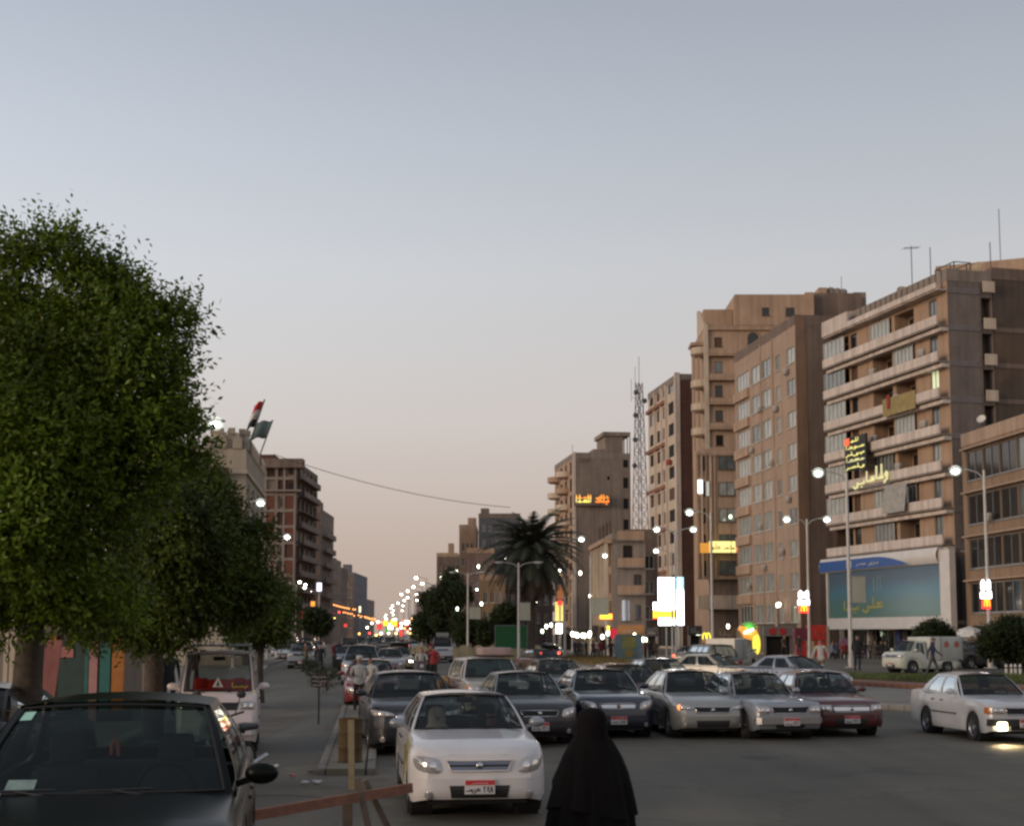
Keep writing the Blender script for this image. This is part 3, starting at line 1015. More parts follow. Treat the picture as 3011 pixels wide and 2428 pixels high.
# trodden sand spilt across the lane
sp = [(-5.9, 20.4), (-4.6, 19.6), (-3.2, 19.9), (-2.0, 19.3), (-0.9, 20.2), (-0.7, 22.0), (-1.5, 23.4), (-2.4, 24.6), (-3.3, 24.4), (-4.4, 23.3), (-5.6, 22.8)]
flat('sand_patch', sp, 0.009, mat('spilt_sand', (0.165, 0.14, 0.105), 0.95, var=0.45, scale=1.4, dirt=(0.08, 0.072, 0.06)))
kind(MB().build('litter', M_PAVE) if False else flat('dirt_patch', [(-6.6, 27), (-6.0, 24), (-5.2, 26), (-5.4, 40), (-7.6, 44), (-8.6, 44)], 0.008, mat('gutter_dirt', (0.12, 0.10, 0.075), 0.95, var=0.5, scale=0.9)), 'structure')

# the big island in the junction: pale kerb, red brick edging, grass
isl = [(4.2, 136), (1.6, 128), (2.6, 112), (5.2, 82), (7.4, 60), (9.2, 47), (11.6, 40.6), (15.5, 37.6), (21, 37.0), (30, 38.4), (44, 44), (54, 60), (52, 92), (36, 112), (18, 124)]
def shrink(poly, d):
    cx = sum(p[0] for p in poly) / len(poly); cy = sum(p[1] for p in poly) / len(poly)
    out = []
    n = len(poly)
    for i in range(n):
        a, b, c = Vector(poly[i - 1]), Vector(poly[i]), Vector(poly[(i + 1) % n])
        t = (c - a).normalized()
        nrm = Vector((-t.y, t.x))
        if nrm.dot(Vector((cx, cy)) - b) < 0:
            nrm = -nrm
        out.append(tuple(b + nrm * d))
    return out
ia = flat('traffic_island', isl[::-1] if False else isl, 0.17, M_PAVE, z0=-0.02)
near = [isl[i] for i in (2, 3, 4, 5, 6, 7, 8, 9)]
kerb_row(ia, [(x - 0.02, y - 0.12) for x, y in near], 0.8, 0.28, 0.185, M_KERB)
ib = [(9.5, 100), (10, 80), (12, 62), (15.5, 52), (21, 49.5), (30, 50.5), (44, 56), (52, 66), (50, 90), (36, 106), (20, 112)]
edge = flat('brick_paving', ib, 0.30, M_BRICKEDGE, z0=0.15)
kerb_row(edge, [(x, y - 0.06) for x, y in ib[1:8]], 0.5, 0.16, 0.16, M_BRICKEDGE, z=0.17, name='edging_brick')
ig = [(10.5, 100), (11, 82), (13, 65), (16.5, 56), (21.5, 54), (30, 55), (43, 60.5), (50, 68), (48, 90), (35, 104), (21, 108)]
lawn = flat('lawn', ig, 0.40, M_GRASS, z0=0.28)
flat('plaza', [(13, 98), (13.5, 84), (15.5, 70), (18.5, 63), (22.5, 61.5), (30, 62.5), (41, 67), (46.5, 73), (45, 89), (34, 101), (22, 104)], 0.44, M_ASPH, z0=0.3)
idr = [(3.4, 131), (3.4, 114), (6.0, 84), (8.2, 63), (9.2, 66), (8.8, 84), (8.4, 104), (8, 126)]
flat('dry_lawn', idr, 0.32, mat('dry_grass_soil', (0.17, 0.115, 0.045), 0.95, var=0.45, scale=1.0), z0=0.15)
def blades(name, poly, z, n, hgt, m, ylim):
    """tufts of grass over a polygon"""
    xs = [p[0] for p in poly]; ys = [p[1] for p in poly]
    def inside(x, y):
        c = False
        for i in range(len(poly)):
            (x1, y1), (x2, y2) = poly[i - 1], poly[i]
            if (y1 > y) != (y2 > y) and x < (x2 - x1) * (y - y1) / (y2 - y1) + x1:
                c = not c
        return c
    mb = MB()
    k = 0
    while k < n:
        y = min(ys) + (ylim - min(ys)) * rng.random() ** 1.6
        x = rng.uniform(min(xs), max(xs))
        if not inside(x, y):
            k += 0.2
            continue
        a = rng.uniform(0, math.pi)
        h = hgt * rng.uniform(0.5, 1.3); w = hgt * 0.22
        dx, dy = math.cos(a) * w, math.sin(a) * w
        lx, ly = rng.uniform(-.4, .4) * h, rng.uniform(-.4, .4) * h
        mb.add([(x - dx, y - dy, z), (x + dx, y + dy, z), (x + lx, y + ly, z + h)], [(0, 1, 2)])
        k += 1
    return kind(mb.build(name, m), 'stuff')
blades('grass', ig, 0.39, 16000, 0.14, M_BLADE, 64)
blades('dry_grass', idr, 0.31, 5000, 0.16, mat('dry_grass_blades', (0.19, 0.135, 0.05), 0.9, var=0.45, scale=0.6), 131)

# ------------------------------------------------------------------ buildings
class Bld:
    """a building whose front runs from P0 (left end as seen from outside) to P1; local x along the front, y inwards"""
    def __init__(self, name, label, P0, P1, depth, H, group=None, cat='building'):
        self.P0, self.P1 = Vector(P0), Vector(P1)
        d = self.P1 - self.P0
        self.L, self.D, self.H = d.length, depth, H
        self.rz = math.atan2(d.y, d.x)
        self.t = thing(name, label, cat, (P0[0], P0[1], 0), self.rz, group)
    def fr(self, face):
        return {'front': ((0, 0), 0.0, self.L), 'right': ((self.L, 0), math.pi / 2, self.D), 'left': ((0, self.D), -math.pi / 2, self.D), 'back': ((self.L, self.D), math.pi, self.L)}[face]
    def world2(self, face, x):
        (ox, oy), r, w = self.fr(face)
        lx, ly = ox + x * math.cos(r), oy + x * math.sin(r)
        c, s = math.cos(self.rz), math.sin(self.rz)
        return self.P0.x + lx * c - ly * s, self.P0.y + lx * s + ly * c
    def x_at(self, face, px, d=0.0):
        (x0, y0), (x1, y1) = self.world2(face, 0), self.world2(face, 1)
        ex, ey = x1 - x0, y1 - y0
        x0, y0, x1, y1 = x0 - ey * d, y0 + ex * d, x1 - ey * d, y1 + ex * d
        u = (px - 1505.5) / F_PX
        dX, dY = x1 - x0, y1 - y0
        return (u * y0 - x0) / (dX - u * dY)
    def z_at(self, face, px, py):
        return Z_at(py, self.world2(face, self.x_at(face, px))[1])
    def wall(self, face, ops, m, z0=0.0, z1=None, x0=0.0, x1=None, depth=0.25, d=0.0, name='wall'):
        (ox, oy), r, w = self.fr(face)
        x1 = w if x1 is None else x1
        z1 = self.H if z1 is None else z1
        ops = [(max(x0, a), min(x1, b), max(z0, c), min(z1, e)) for a, b, c, e in [o[:4] for o in ops]]
        ops = [o for o in ops if o[1] - o[0] > 0.05 and o[3] - o[2] > 0.05]
        mb = MB()
        zs = sorted({z0, z1} | {o[2] for o in ops} | {o[3] for o in ops})
        for za, zb in zip(zs[:-1], zs[1:]):
            zm = (za + zb) / 2
            row = sorted([o for o in ops if o[2] < zm < o[3]])
            x = x0
            for o in row + [(x1, x1, 0, 0)]:
                if o[0] - x > 1e-4:
                    mb.add([(x, d, za), (o[0], d, za), (o[0], d, zb), (x, d, zb)], [(0, 1, 2, 3)])
                x = max(x, o[1])
        for a, b, c, e in ops:
            for q in ([(a, c), (a, e)], [(b, e), (b, c)], [(a, e), (b, e)], [(b, c), (a, c)]):
                (p, s), (p2, s2) = q
                mb.add([(p, d, s), (p2, d, s2), (p2, d + depth, s2), (p, d + depth, s)], [(0, 1, 2, 3)])
        o = mb.build(name, m, self.t)
        o.location = (ox, oy, 0)
        o.rotation_euler = (0, 0, r)
        return o
    def put(self, face, me, name, x, d, z, parent=None, flipx=False):
        (ox, oy), r, w = self.fr(face)
        c, s = math.cos(r), math.sin(r)
        o = obj(name, me, self.t, (ox + x * c - d * s, oy + x * s + d * c, z), r)
        return o
    def fbox(self, face, name, x0, x1, d0, d1, z0, z1, m, bev=0.0):
        mb = MB(); mb.box(x0, x1, d0, d1, z0, z1, bev=bev)
        me = mb.mesh(name, m, 40 if bev else None)
        return self.put(face, me, name, 0, 0, 0)
    def shell(self, m, faces=('left', 'right', 'back'), roofm=None, parapet=0.9):
        for f in faces:
            self.wall(f, [], m)
        self.roof(roofm or m, parapet)
    def roof(self, m, parapet=0.9, z=None):
        z = z or self.H
        mb = MB(); mb.box(0.02, self.L - 0.02, 0.02, self.D - 0.02, z - parapet - 0.2, z - parapet)
        mb.build('roof', m, self.t)
        mb = MB()
        for x0, x1, y0, y1 in ((-0.03, self.L + 0.03, -0.03, 0.2), (-0.03, self.L + 0.03, self.D - 0.2, self.D + 0.03), (-0.03, 0.2, 0.2, self.D - 0.2), (self.L - 0.2, self.L + 0.03, 0.2, self.D - 0.2)):
            mb.box(x0, x1, y0, y1, z - parapet + 0.002, z + 0.12)
        mb.build('parapet', m, self.t)

_wcache = {}
M_FRAMEW = mat('white_window_frame', (0.50, 0.47, 0.43), 0.5, var=0.2, scale=3)
M_FRAMEB = mat('brown_window_frame', (0.10, 0.06, 0.035), 0.6, var=0.25, scale=3)
M_FRAMEG = mat('grey_aluminium', (0.30, 0.30, 0.30), 0.4, 0.6, var=0.15)
M_PANE = mat('window_pane_grey', (0.13, 0.15, 0.15), 0.06, var=0.6, scale=0.7, coat=0.5, spec=0.9)
M_PANEPALE = mat('window_pane_curtained', (0.34, 0.36, 0.34), 0.12, var=0.4, scale=0.9, coat=0.6)
M_PANEDARK = mat('window_pane_dark', (0.022, 0.022, 0.022), 0.08, var=0.4, scale=0.6, coat=0.3)
M_VOID = mat('dark_room', (0.018, 0.014, 0.012), 0.9, var=0.4, scale=0.8)
M_SHUT = mat('brown_shutter', (0.10, 0.05, 0.028), 0.7, var=0.3, scale=3)
M_LIT = glow('lit_window_green', (0.75, 0.85, 0.55), 0.5)
M_LITW = glow('lit_window_warm', (1.0, 0.75, 0.42), 0.55)
M_LITX = glow('lit_window_white', (1.0, 1.0, 0.95), 2.2)

def window_mesh(w, h, panem, framem, nx=2, nz=1, fw=0.06, sill=True):
    key = (round(w, 2), round(h, 2), panem.name, framem.name, nx, nz, sill)
    if key not in _wcache:
        p = MB(); p.box(0, w, 0.13, 0.15, 0, h)
        f = MB()
        for i in range(nx + 1):
            x = i / nx * (w - fw)
            f.box(x, x + fw, 0.07, 0.125, 0.0, h)
        for j in range(nz + 1):
            z = j / nz * (h - fw)
            for i in range(nx):
                f.box(i / nx * (w - fw) + fw + 0.001, (i + 1) / nx * (w - fw) - 0.001, 0.075, 0.12, z, z + fw)
        if sill:
            f.box(-0.08, w + 0.08, -0.10, -0.004, -0.10, -0.01)
        _wcache[key] = (p.mesh('window', panem), f.mesh('window_frame', framem))
    return _wcache[key]

def add_window(b, face, x, z, w, h, panem=None, framem=None, nx=2, nz=1, d=0.0, sill=True):
    pm, fm = window_mesh(w, h, panem or M_PANE, framem or M_FRAMEW, nx, nz, sill=sill)
    o = b.put(face, pm, 'window', x, d, z)
    obj('window_frame', fm, o)
    return o

def ac_mesh():
    if 'ac' not in _wcache:
        m = MB(); m.box(0, 0.85, -0.42, -0.10, 0, 0.60, bev=0.03)
        m.lathe([(0.24, -0.425), (0.24, -0.44), (0.20, -0.44), (0.19, -0.424)], 16, 'y', (0.36, 0, 0.3))
        m.bar((0.1, -0.4, -0.04), (0.1, 0.0, -0.04), 0.04); m.bar((0.75, -0.4, -0.04), (0.75, 0.0, -0.04), 0.04)
        _wcache['ac'] = m.mesh('air_conditioner', mat('ac_casing', (0.45, 0.42, 0.38), 0.5, var=0.25, scale=4, dirt=(0.2, 0.16, 0.12)), 40)
    return _wcache['ac']

def railing(b, face, x0, x1, d, z, h, m, n=None):
    mb = MB()
    n = n or max(3, int((x1 - x0) / 0.35))
    for i in range(n + 1):
        x = x0 + (x1 - x0) * i / n
        mb.box(x - 0.02, x + 0.02, d - 0.02, d + 0.02, z, z + h)
    mb.box(x0, x1, d - 0.03, d + 0.03, z + h + 0.002, z + h + 0.05)
    me = mb.mesh('railing', m)
    return b.put(face, me, 'railing', 0, 0, 0)

W_TAN = mat('tan_render', (0.435, 0.291, 0.196), 0.9, var=0.2, scale=0.5, streak=0.3, bump=0.1)
W_BEIGE = mat('beige_render', (0.423, 0.302, 0.223), 0.9, var=0.18, scale=0.4, streak=0.28, bump=0.1)
W_SAND = mat('sand_render', (0.470, 0.321, 0.223), 0.9, var=0.2, scale=0.4, streak=0.3, bump=0.1)
W_WHITE = mat('dirty_white_render', (0.672, 0.564, 0.492), 0.85, var=0.2, scale=0.6, streak=0.35, bump=0.1)
W_CREAM = mat('cream_render', (0.624, 0.504, 0.384), 0.85, var=0.2, scale=0.5, streak=0.3)
W_GREY = mat('grey_cement', (0.277, 0.216, 0.176), 0.95, var=0.25, scale=0.35, streak=0.3)
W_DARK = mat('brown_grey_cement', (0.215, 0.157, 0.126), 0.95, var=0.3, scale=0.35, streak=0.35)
W_CONC = mat('raw_concrete', (0.293, 0.242, 0.205), 0.95, var=0.25, scale=0.5, streak=0.3)
def brickmat(name, c1, c2, mortar):
    m = bpy.data.materials.new(name); m.use_nodes = True
    nt = m.node_tree; b = nt.nodes['Principled BSDF']
    tc = nt.nodes.new('ShaderNodeTexCoord'); mp = nt.nodes.new('ShaderNodeMapping')
    mp.inputs['Rotation'].default_value = (R(90), 0, 0)
    nt.links.new(tc.outputs['Object'], mp.inputs['Vector'])
    t = nt.nodes.new('ShaderNodeTexBrick')
    t.inputs['Color1'].default_value = c1 + (1,); t.inputs['Color2'].default_value = c2 + (1,); t.inputs['Mortar'].default_value = mortar + (1,)
    t.inputs['Scale'].default_value = 1.0; t.inputs['Brick Width'].default_value = 0.25; t.inputs['Row Height'].default_value = 0.09; t.inputs['Mortar Size'].default_value = 0.012
    nt.links.new(mp.outputs[0], t.inputs['Vector'])
    n = nt.nodes.new('ShaderNodeTexNoise'); n.inputs['Scale'].default_value = 0.35; n.inputs['Detail'].default_value = 7
    nt.links.new(tc.outputs['Object'], n.inputs['Vector'])
    r = nt.nodes.new('ShaderNodeMapRange'); r.inputs['To Min'].default_value = 0.5; r.inputs['To Max'].default_value = 1.4
    nt.links.new(n.outputs['Fac'], r.inputs['Value'])
    v = nt.nodes.new('ShaderNodeVectorMath'); v.operation = 'SCALE'
    nt.links.new(t.outputs['Color'], v.inputs[0]); nt.links.new(r.outputs['Result'], v.inputs['Scale'])
    nt.links.new(v.outputs[0], b.inputs['Base Color']); b.inputs['Roughness'].default_value = 0.95
    return m
W_BRICK = brickmat('red_brick', (0.20, 0.055, 0.032), (0.15, 0.045, 0.03), (0.13, 0.08, 0.06))
W_BRICKDK = brickmat('dark_brick', (0.125, 0.045, 0.034), (0.095, 0.04, 0.032), (0.10, 0.065, 0.055))

def wgrid(b, face, x0, x1, n, z0, dz, rows, w, h, panem=None, framem=None, nx=2, skip=0.0, sill=True, panes=None):
    """openings on a regular grid, later filled with windows"""
    out = []
    for r_ in range(rows):
        for i in range(n):
            if rng.random() < skip:
                continue
            x = x0 + (x1 - x0) * (i + 0.5) / n - w / 2
            out.append((x, x + w, z0 + r_ * dz, z0 + r_ * dz + h, rng.choice(panes) if panes else (panem or M_PANE), framem, nx))
    return out
def fill(b, face, ops, sill=True):
    for o in ops:
        add_window(b, face, o[0], o[2], o[1] - o[0], o[3] - o[2], o[4] if len(o) > 4 else None, o[5] if len(o) > 5 else None, o[6] if len(o) > 6 else 2, sill=sill)

RIGHT_GROUP = 'apartment blocks along the right side of the avenue'
# ---------------------------------------------------------------- block with the white balcony bands
b = Bld('apartment_building', 'tan apartment block with white balcony bands above the blue billboard', (31.8, 139.3), (37.0, 119.0), 4.3, 33.0, RIGHT_GROUP)
BA = b
xa = lambda px: b.x_at('front', px, -0.3)
zk = [9.6 + 3.1 * k for k in range(7)]
bays = {'A': (xa(2440), xa(2503)), 'B': (xa(2508), xa(2527)), 'D': (xa(2573), xa(2631)), 'E': (xa(2641), xa(2699)), 'G': (xa(2744), xa(2768))}
ops = []
for k, z in enumerate(zk):
    for n in 'ADE':
        ops.append((bays[n][0], bays[n][1], z + 0.15, z + 2.75))
    ops.append((bays['B'][0], bays['B'][1], z + 0.6, z + 2.7))
    ops.append((bays['G'][0], bays['G'][1], z + 1.0, z + 2.75))
b.wall('front', ops, W_TAN, depth=1.5, z0=9.0)
glazed = {('A', 0): 0, ('A', 1): 1, ('A', 2): 1, ('A', 3): 1, ('A', 4): 1, ('A', 5): 2, ('A', 6): 1, ('D', 6): 1, ('E', 5): 1, ('D', 1): 1, ('E', 3): 1, ('D', 2): 2, ('E', 1): 2, ('D', 0): 2}
for k, z in enumerate(zk):
    for n in 'ADE':
        x0, x1 = bays[n]
        # back wall of the loggia with its door
        b.fbox('front', 'loggia_wall', x0 - 0.05, x1 + 0.05, 1.42, 1.5, z, z + 3.0, W_TAN if (k + ord(n)) % 3 else W_CONC)
        dw = (x1 - x0) * 0.42
        add_window(b, 'front', x0 + 0.3, z + 0.2, dw, 2.2, M_PANEDARK, M_FRAMEB, 2, d=1.26, sill=False)
        g = glazed.get((n, k))
        if g:
            add_window(b, 'front', x0 + 0.03, z + 0.95, x1 - x0 - 0.06, 1.75, M_PANEPALE if g == 1 else M_PANE, M_FRAMEW, 5, d=-0.6 if n == 'A' else -0.3, sill=False)
        elif g is None and (n, k) in (('D', 3), ('D', 5), ('E', 2), ('E', 4)):
            o = b.put('front', ac_mesh(), 'air_conditioner', x0 + 0.5, -0.3, z + 0.95)
    add_window(b, 'front', bays['B'][0], z + 0.6, bays['B'][1] - bays['B'][0], 2.1, M_SHUT if k % 2 else M_PANEDARK, M_FRAMEB, 1)
    add_window(b, 'front', bays['G'][0], z + 1.0, bays['G'][1] - bays['G'][0], 1.75, M_LIT if k in (4,) else (M_PANE if k != 2 else M_PANEPALE), M_FRAMEG, 2)
    # white balcony front, shadow gap and lip below it
    xs = -0.05
    b.fbox('front', 'balcony_front', xs, b.L + 0.02, -1.15, -1.0, z + 0.08, z + 0.86, W_WHITE)
    b.fbox('front', 'balcony_floor', xs + 0.02, b.L + 0.01, -1.12, -0.005, z - 0.08, z + 0.06, W_CONC)
    b.fbox('front', 'balcony_lip', xs, b.L + 0.02, -0.75, -0.02, z - 0.46, z - 0.14, W_WHITE)
    if k in (3, 5):
        b.put('front', ac_mesh(), 'air_conditioner', bays['G'][0] - 0.2, -0.7, z + 0.95)
z = 31.35
b.fbox('front', 'balcony_front', -0.05, b.L + 0.02, -1.15, -1.0, z, z + 0.5, W_WHITE)
b.fbox('front', 'corner_panel', -0.05, 5.2, -1.13, -0.9, z + 0.502, z + 1.5, W_WHITE)
b.fbox('front', 'cornice', -0.05, b.L + 0.02, -0.99, -0.01, z - 0.12, z + 0.02, W_WHITE)
for i in range(16):
    x = b.L * 0.28 + i * 0.95
    if x < b.L - 0.3:
        b.fbox('front', 'parapet_rib', x, x + 0.13, -0.16, -0.035, 31.6, 33.05, W_CONC)
for f in ('left', 'back'):
    b.wall(f, [], W_DARK)
rops = [(3.2, 4.25, z + 0.3, z + 2.6) for z in zk]
b.wall('right', rops, mat('greyish_brick', (0.205, 0.165, 0.145), 0.95, var=0.25, scale=0.5, streak=0.35), depth=1.2)
for z in zk + [31.4]:
    b.fbox('right', 'floor_band', 0.0, 3.15, -0.06, -0.002, z - 0.35, z + 0.15, mat('pale_floor_band', (0.19, 0.165, 0.16), 0.9, var=0.25, scale=0.6))
    b.fbox('right', 'balcony_front', 3.17, 4.28, -0.5, -0.38, z - 0.2, z + 0.75, W_CREAM)
b.fbox('right', 'recess_wall', 3.15, 4.3, 1.15, 1.19, 9, 31.3, W_DARK)
b.roof(W_CONC)
# yellow cloth hung over a balcony, awnings, laundry
def cloth(b, face, x0, x1, d, z0, z1, m, name, waves=6, amp=0.05, thick=0.02, lean=0.0):
    mb = MB()
    us = [i / 24 for i in range(25)]
    mb.grid(lambda u, v: (lerp(x0, x1, u), d + amp * math.sin(u * waves * 6.28) * (1 - v * 0.6) + lean * (v - 1), lerp(z0, z1, v)), us, [0, 0.25, 0.5, 0.75, 1])
    mb.grid(lambda u, v: (lerp(x0, x1, u), d + thick + amp * math.sin(u * waves * 6.28) * (1 - v * 0.6) + lean * (v - 1), lerp(z0, z1, v)), us, [0, 0.25, 0.5, 0.75, 1], flip=True)
    me = mb.mesh(name, m, 60)
    o = b.put(face, me, name, 0, 0, 0)
    return o
def loose(o, label, cat, group=None):
    """a thing hanging on a building, kept as a thing of its own"""
    p = o.parent
    w = Matrix.Translation(p.location) @ Matrix.Rotation(p.rotation_euler.z, 4, 'Z') @ Matrix.Translation(o.location) @ Matrix.Rotation(o.rotation_euler.z, 4, 'Z')
    o.parent = None
    o.matrix_world = w
    return tag(o, label, cat, group)
M_YCLOTH = mat('yellow_cloth', (0.31, 0.235, 0.10), 0.9, var=0.3, scale=2)
loose(cloth(b, 'front', bays['E'][0] - 0.4, bays['E'][1] + 1.9, -1.22, zk[4] - 0.35, zk[4] + 1.25, M_YCLOTH, 'balcony_cloth'), 'long yellow cloth hung over a white balcony band, right of an open loggia', 'cloth')
M_AWN = mat('grey_striped_awning', (0.36, 0.34, 0.31), 0.9, var=0.35, scale=2)
ao = cloth(b, 'front', bays['E'][0] - 0.2, bays['E'][1] + 0.3, -1.35, zk[1] + 0.15, zk[1] + 2.7, M_AWN, 'awning', waves=5, amp=0.09, lean=0.3)
loose(ao, 'pale pleated awning hanging over a lower balcony of the banded block', 'awning')
loose(cloth(b, 'front', bays['E'][0] + 0.5, bays['E'][0] + 1.0, -1.3, zk[4] + 0.3, zk[4] + 1.5, mat('red_cloth', (0.30, 0.05, 0.04), 0.9, var=0.2), 'laundry', waves=2), 'small red cloth drying above the yellow balcony cloth', 'laundry')
# ground and first floor behind the billboard
b.wall('front', [(1.0, 5.5, 0.2, 2.6), (6.5, 11.0, 0.2, 2.7), (12.0, 16.5, 0.2, 2.7), (17.2, 19.8, 0.2, 2.6)], mat('shop_wall', (0.23, 0.20, 0.16), 0.8, var=0.3, scale=0.8), z0=0, z1=9.0, depth=1.0, name='shop_wall')
M_SHOPG = mat('shop_interior_green', (0.13, 0.17, 0.12), 0.5, var=0.5, scale=0.8, emit=(0.5, 0.7, 0.5), estr=0.09)
M_SHOPW = mat('shop_interior_warm', (0.20, 0.15, 0.09), 0.5, var=0.6, scale=0.9, emit=(1.0, 0.7, 0.4), estr=0.10)
for i, (x0, x1, m) in enumerate(((1, 5.5, M_SHOPW), (6.5, 11, M_SHOPW), (12, 16.5, M_SHOPG), (17.2, 19.8, M_SHOPG))):
    b.fbox('front', 'shop_interior', x0 - 0.1, x1 + 0.1, 0.9, 0.98, 0.1, 2.8, m)
    add_window(b, 'front', x0, 0.2, x1 - x0, 2.4, M_CARGLASS, M_FRAMEG, 4, d=0.3, sill=False)
    b.fbox('front', 'shop_pillar', x1 + 0.15, x1 + 0.65, -0.12, -0.003, 0.0, 2.9, W_WHITE)
b.fbox('front', 'shop_banner', 11.1, 12.0, -0.25, -0.16, 0.3, 2.6, mat('navy_banner', (0.03, 0.04, 0.13), 0.7, var=0.2))

# blue billboard across the first floor
LX0, L_ = b.x_at('front', 2429, -1.9), b.x_at('front', 2793, -1.9)
L_ = L_ - LX0 + 0.35
t = thing('billboard', 'long blue billboard in a white frame across the first floor of the banded block', 'billboard', (b.P0.x + LX0 * math.cos(b.rz), b.P0.y + LX0 * math.sin(b.rz), 0), b.rz)
def tpart(t, name, m, *boxes, bev=0.0):
    mb = MB()
    for q in boxes:
        mb.box(*q, bev=bev)
    return mb.build(name, m, t, 40 if bev else None)
def blue_panel():
    m = bpy.data.materials.new('billboard_print'); m.use_nodes = True
    nt = m.node_tree; p = nt.nodes['Principled BSDF']
    tc = nt.nodes.new('ShaderNodeTexCoord'); sp_ = nt.nodes.new('ShaderNodeSeparateXYZ')
    nt.links.new(tc.outputs['Generated'], sp_.inputs[0])
    r = nt.nodes.new('ShaderNodeValToRGB')
    r.color_ramp.elements[0].color = (0.065, 0.16, 0.135, 1); r.color_ramp.elements[1].color = (0.055, 0.11, 0.17, 1)
    for q, c in ((0.33, (0.06, 0.15, 0.15, 1)), (0.55, (0.045, 0.16, 0.225, 1)), (0.8, (0.055, 0.10, 0.15, 1))):
        e = r.color_ramp.elements.new(q); e.color = c
    n = nt.nodes.new('ShaderNodeTexNoise'); n.inputs['Scale'].default_value = 0.5; n.inputs['Detail'].default_value = 5
    nt.links.new(tc.outputs['Object'], n.inputs['Vector'])
    ml = nt.nodes.new('ShaderNodeMath'); ml.operation = 'MULTIPLY_ADD'; ml.inputs[1].default_value = 0.35; ml.inputs[2].default_value = -0.17
    nt.links.new(n.outputs['Fac'], ml.inputs[0])
    ad = nt.nodes.new('ShaderNodeMath'); ad.operation = 'ADD'
    nt.links.new(sp_.outputs['Z'], ad.inputs[0]); nt.links.new(ml.outputs[0], ad.inputs[1])
    nt.links.new(ad.outputs[0], r.inputs[0]); nt.links.new(r.outputs[0], p.inputs['Base Color'])
    p.inputs['Roughness'].default_value = 0.3
    return m
tpart(t, 'panel', blue_panel(), (0.3, L_ - 1.9, -1.75, -1.55, 3.7, 8.0))
M_BBW = mat('billboard_white', (0.62, 0.58, 0.54), 0.5, var=0.12, scale=1)
tpart(t, 'frame', M_BBW, (0.0, 0.28, -1.95, -1.4, 2.9, 8.25), (L_ - 1.88, L_ - 0.35, -1.95, -1.4, 2.45, 9.1), (0.285, L_ - 1.885, -1.95, -1.4, 2.65, 3.68))
mb = MB()
mb.grid(lambda u, v: (lerp(-0.9, L_ - 1.9, u), -2.0 - 0.25 * math.sin(v * 3.14), lerp(8.02, 9.35, v)), [i / 10 for i in range(11)], [i / 6 for i in range(7)])
mb.box(-0.9, L_ - 1.9, -1.98, -1.5, 8.02, 9.35)
hd = mb.build('header', M_BBW, t, 40)
mb = MB()
us = [i / 30 for i in range(31)]
mb.grid(lambda u, v: (lerp(-0.8, L_ * 0.72, u), -2.262 - 0.0 * u, lerp(8.12, 8.12 + 0.95 * max(0.03, 1 - max(0, (u - 0.62) / 0.38) ** 2), v)), us, [0, 1])
mb.build('blue_wave', mat('billboard_blue', (0.02, 0.085, 0.30), 0.4, var=0.1), hd)
mb = MB()
write_word(mb, ('ba', 'nun', 'ya', ' ', 'mim', 'sin', 'ra'), lambda a, c, d: (L_ * 0.30 + a, -2.275 - d, 8.35 + c), 4.2, 0.55, 0.10, 0.03)
mb.box(L_ * 0.22, L_ * 0.26, -2.3, -2.27, 8.25, 8.95)
mb.build('header_word', M_BBW, hd)
mb = MB()
write_word(mb, ('ha', 'lam', 'ya', ' ', 'ba', 'lam', 'alef'), lambda a, c, d: (L_ * 0.13 + a, -1.757 - d, 4.05 + c + 0.03 * a), L_ * 0.34, 1.25, 0.15, 0.02)
kind(mb.build('yellow_script', mat('script_yellow', (0.42, 0.37, 0.06), 0.5, var=0.25), t), 'stuff')
mb = MB()
for k, x in enumerate((0.40, 0.43, 0.455)):
    mb.box(L_ * x, L_ * x + 0.1, -1.775, -1.757, 6.0 + 0.1 * k, 7.2 + 0.15 * k)
mb.build('figure_print', mat('print_pale_cyan', (0.25, 0.36, 0.34), 0.5, var=0.2), t)
tpart(t, 'support', W_CONC, (0.5, 0.8, -1.5, -0.02, 3.0, 3.3), (L_ - 1.2, L_ - 0.9, -1.4, -0.02, 3.0, 3.3), (0.5, 0.8, -1.5, -0.02, 8.3, 8.6), (L_ - 1.2, L_ - 0.9, -1.4, -0.02, 8.6, 8.9))
# grey shaft at the corner beside it
t = thing('advert_column', 'tall grey boxed column at the right end of the blue billboard', 'column', (b.P1.x + 0.15, b.P1.y - 0.6, 0), b.rz + math.pi / 2)
tpart(t, 'shaft', mat('grey_cladding', (0.19, 0.175, 0.175), 0.6, var=0.15, scale=0.8), (0.05, 3.0, -1.3, -0.05, 2.4, 9.1))
tpart(t, 'plinth', W_CONC, (0.3, 2.8, -1.2, -0.06, 0.0, 2.38))
for i in range(3):
    tpart(t, 'seam', W_DARK, (0.75 + i * 0.75, 0.79 + i * 0.75, -1.312, -1.302, 2.5, 9.0))

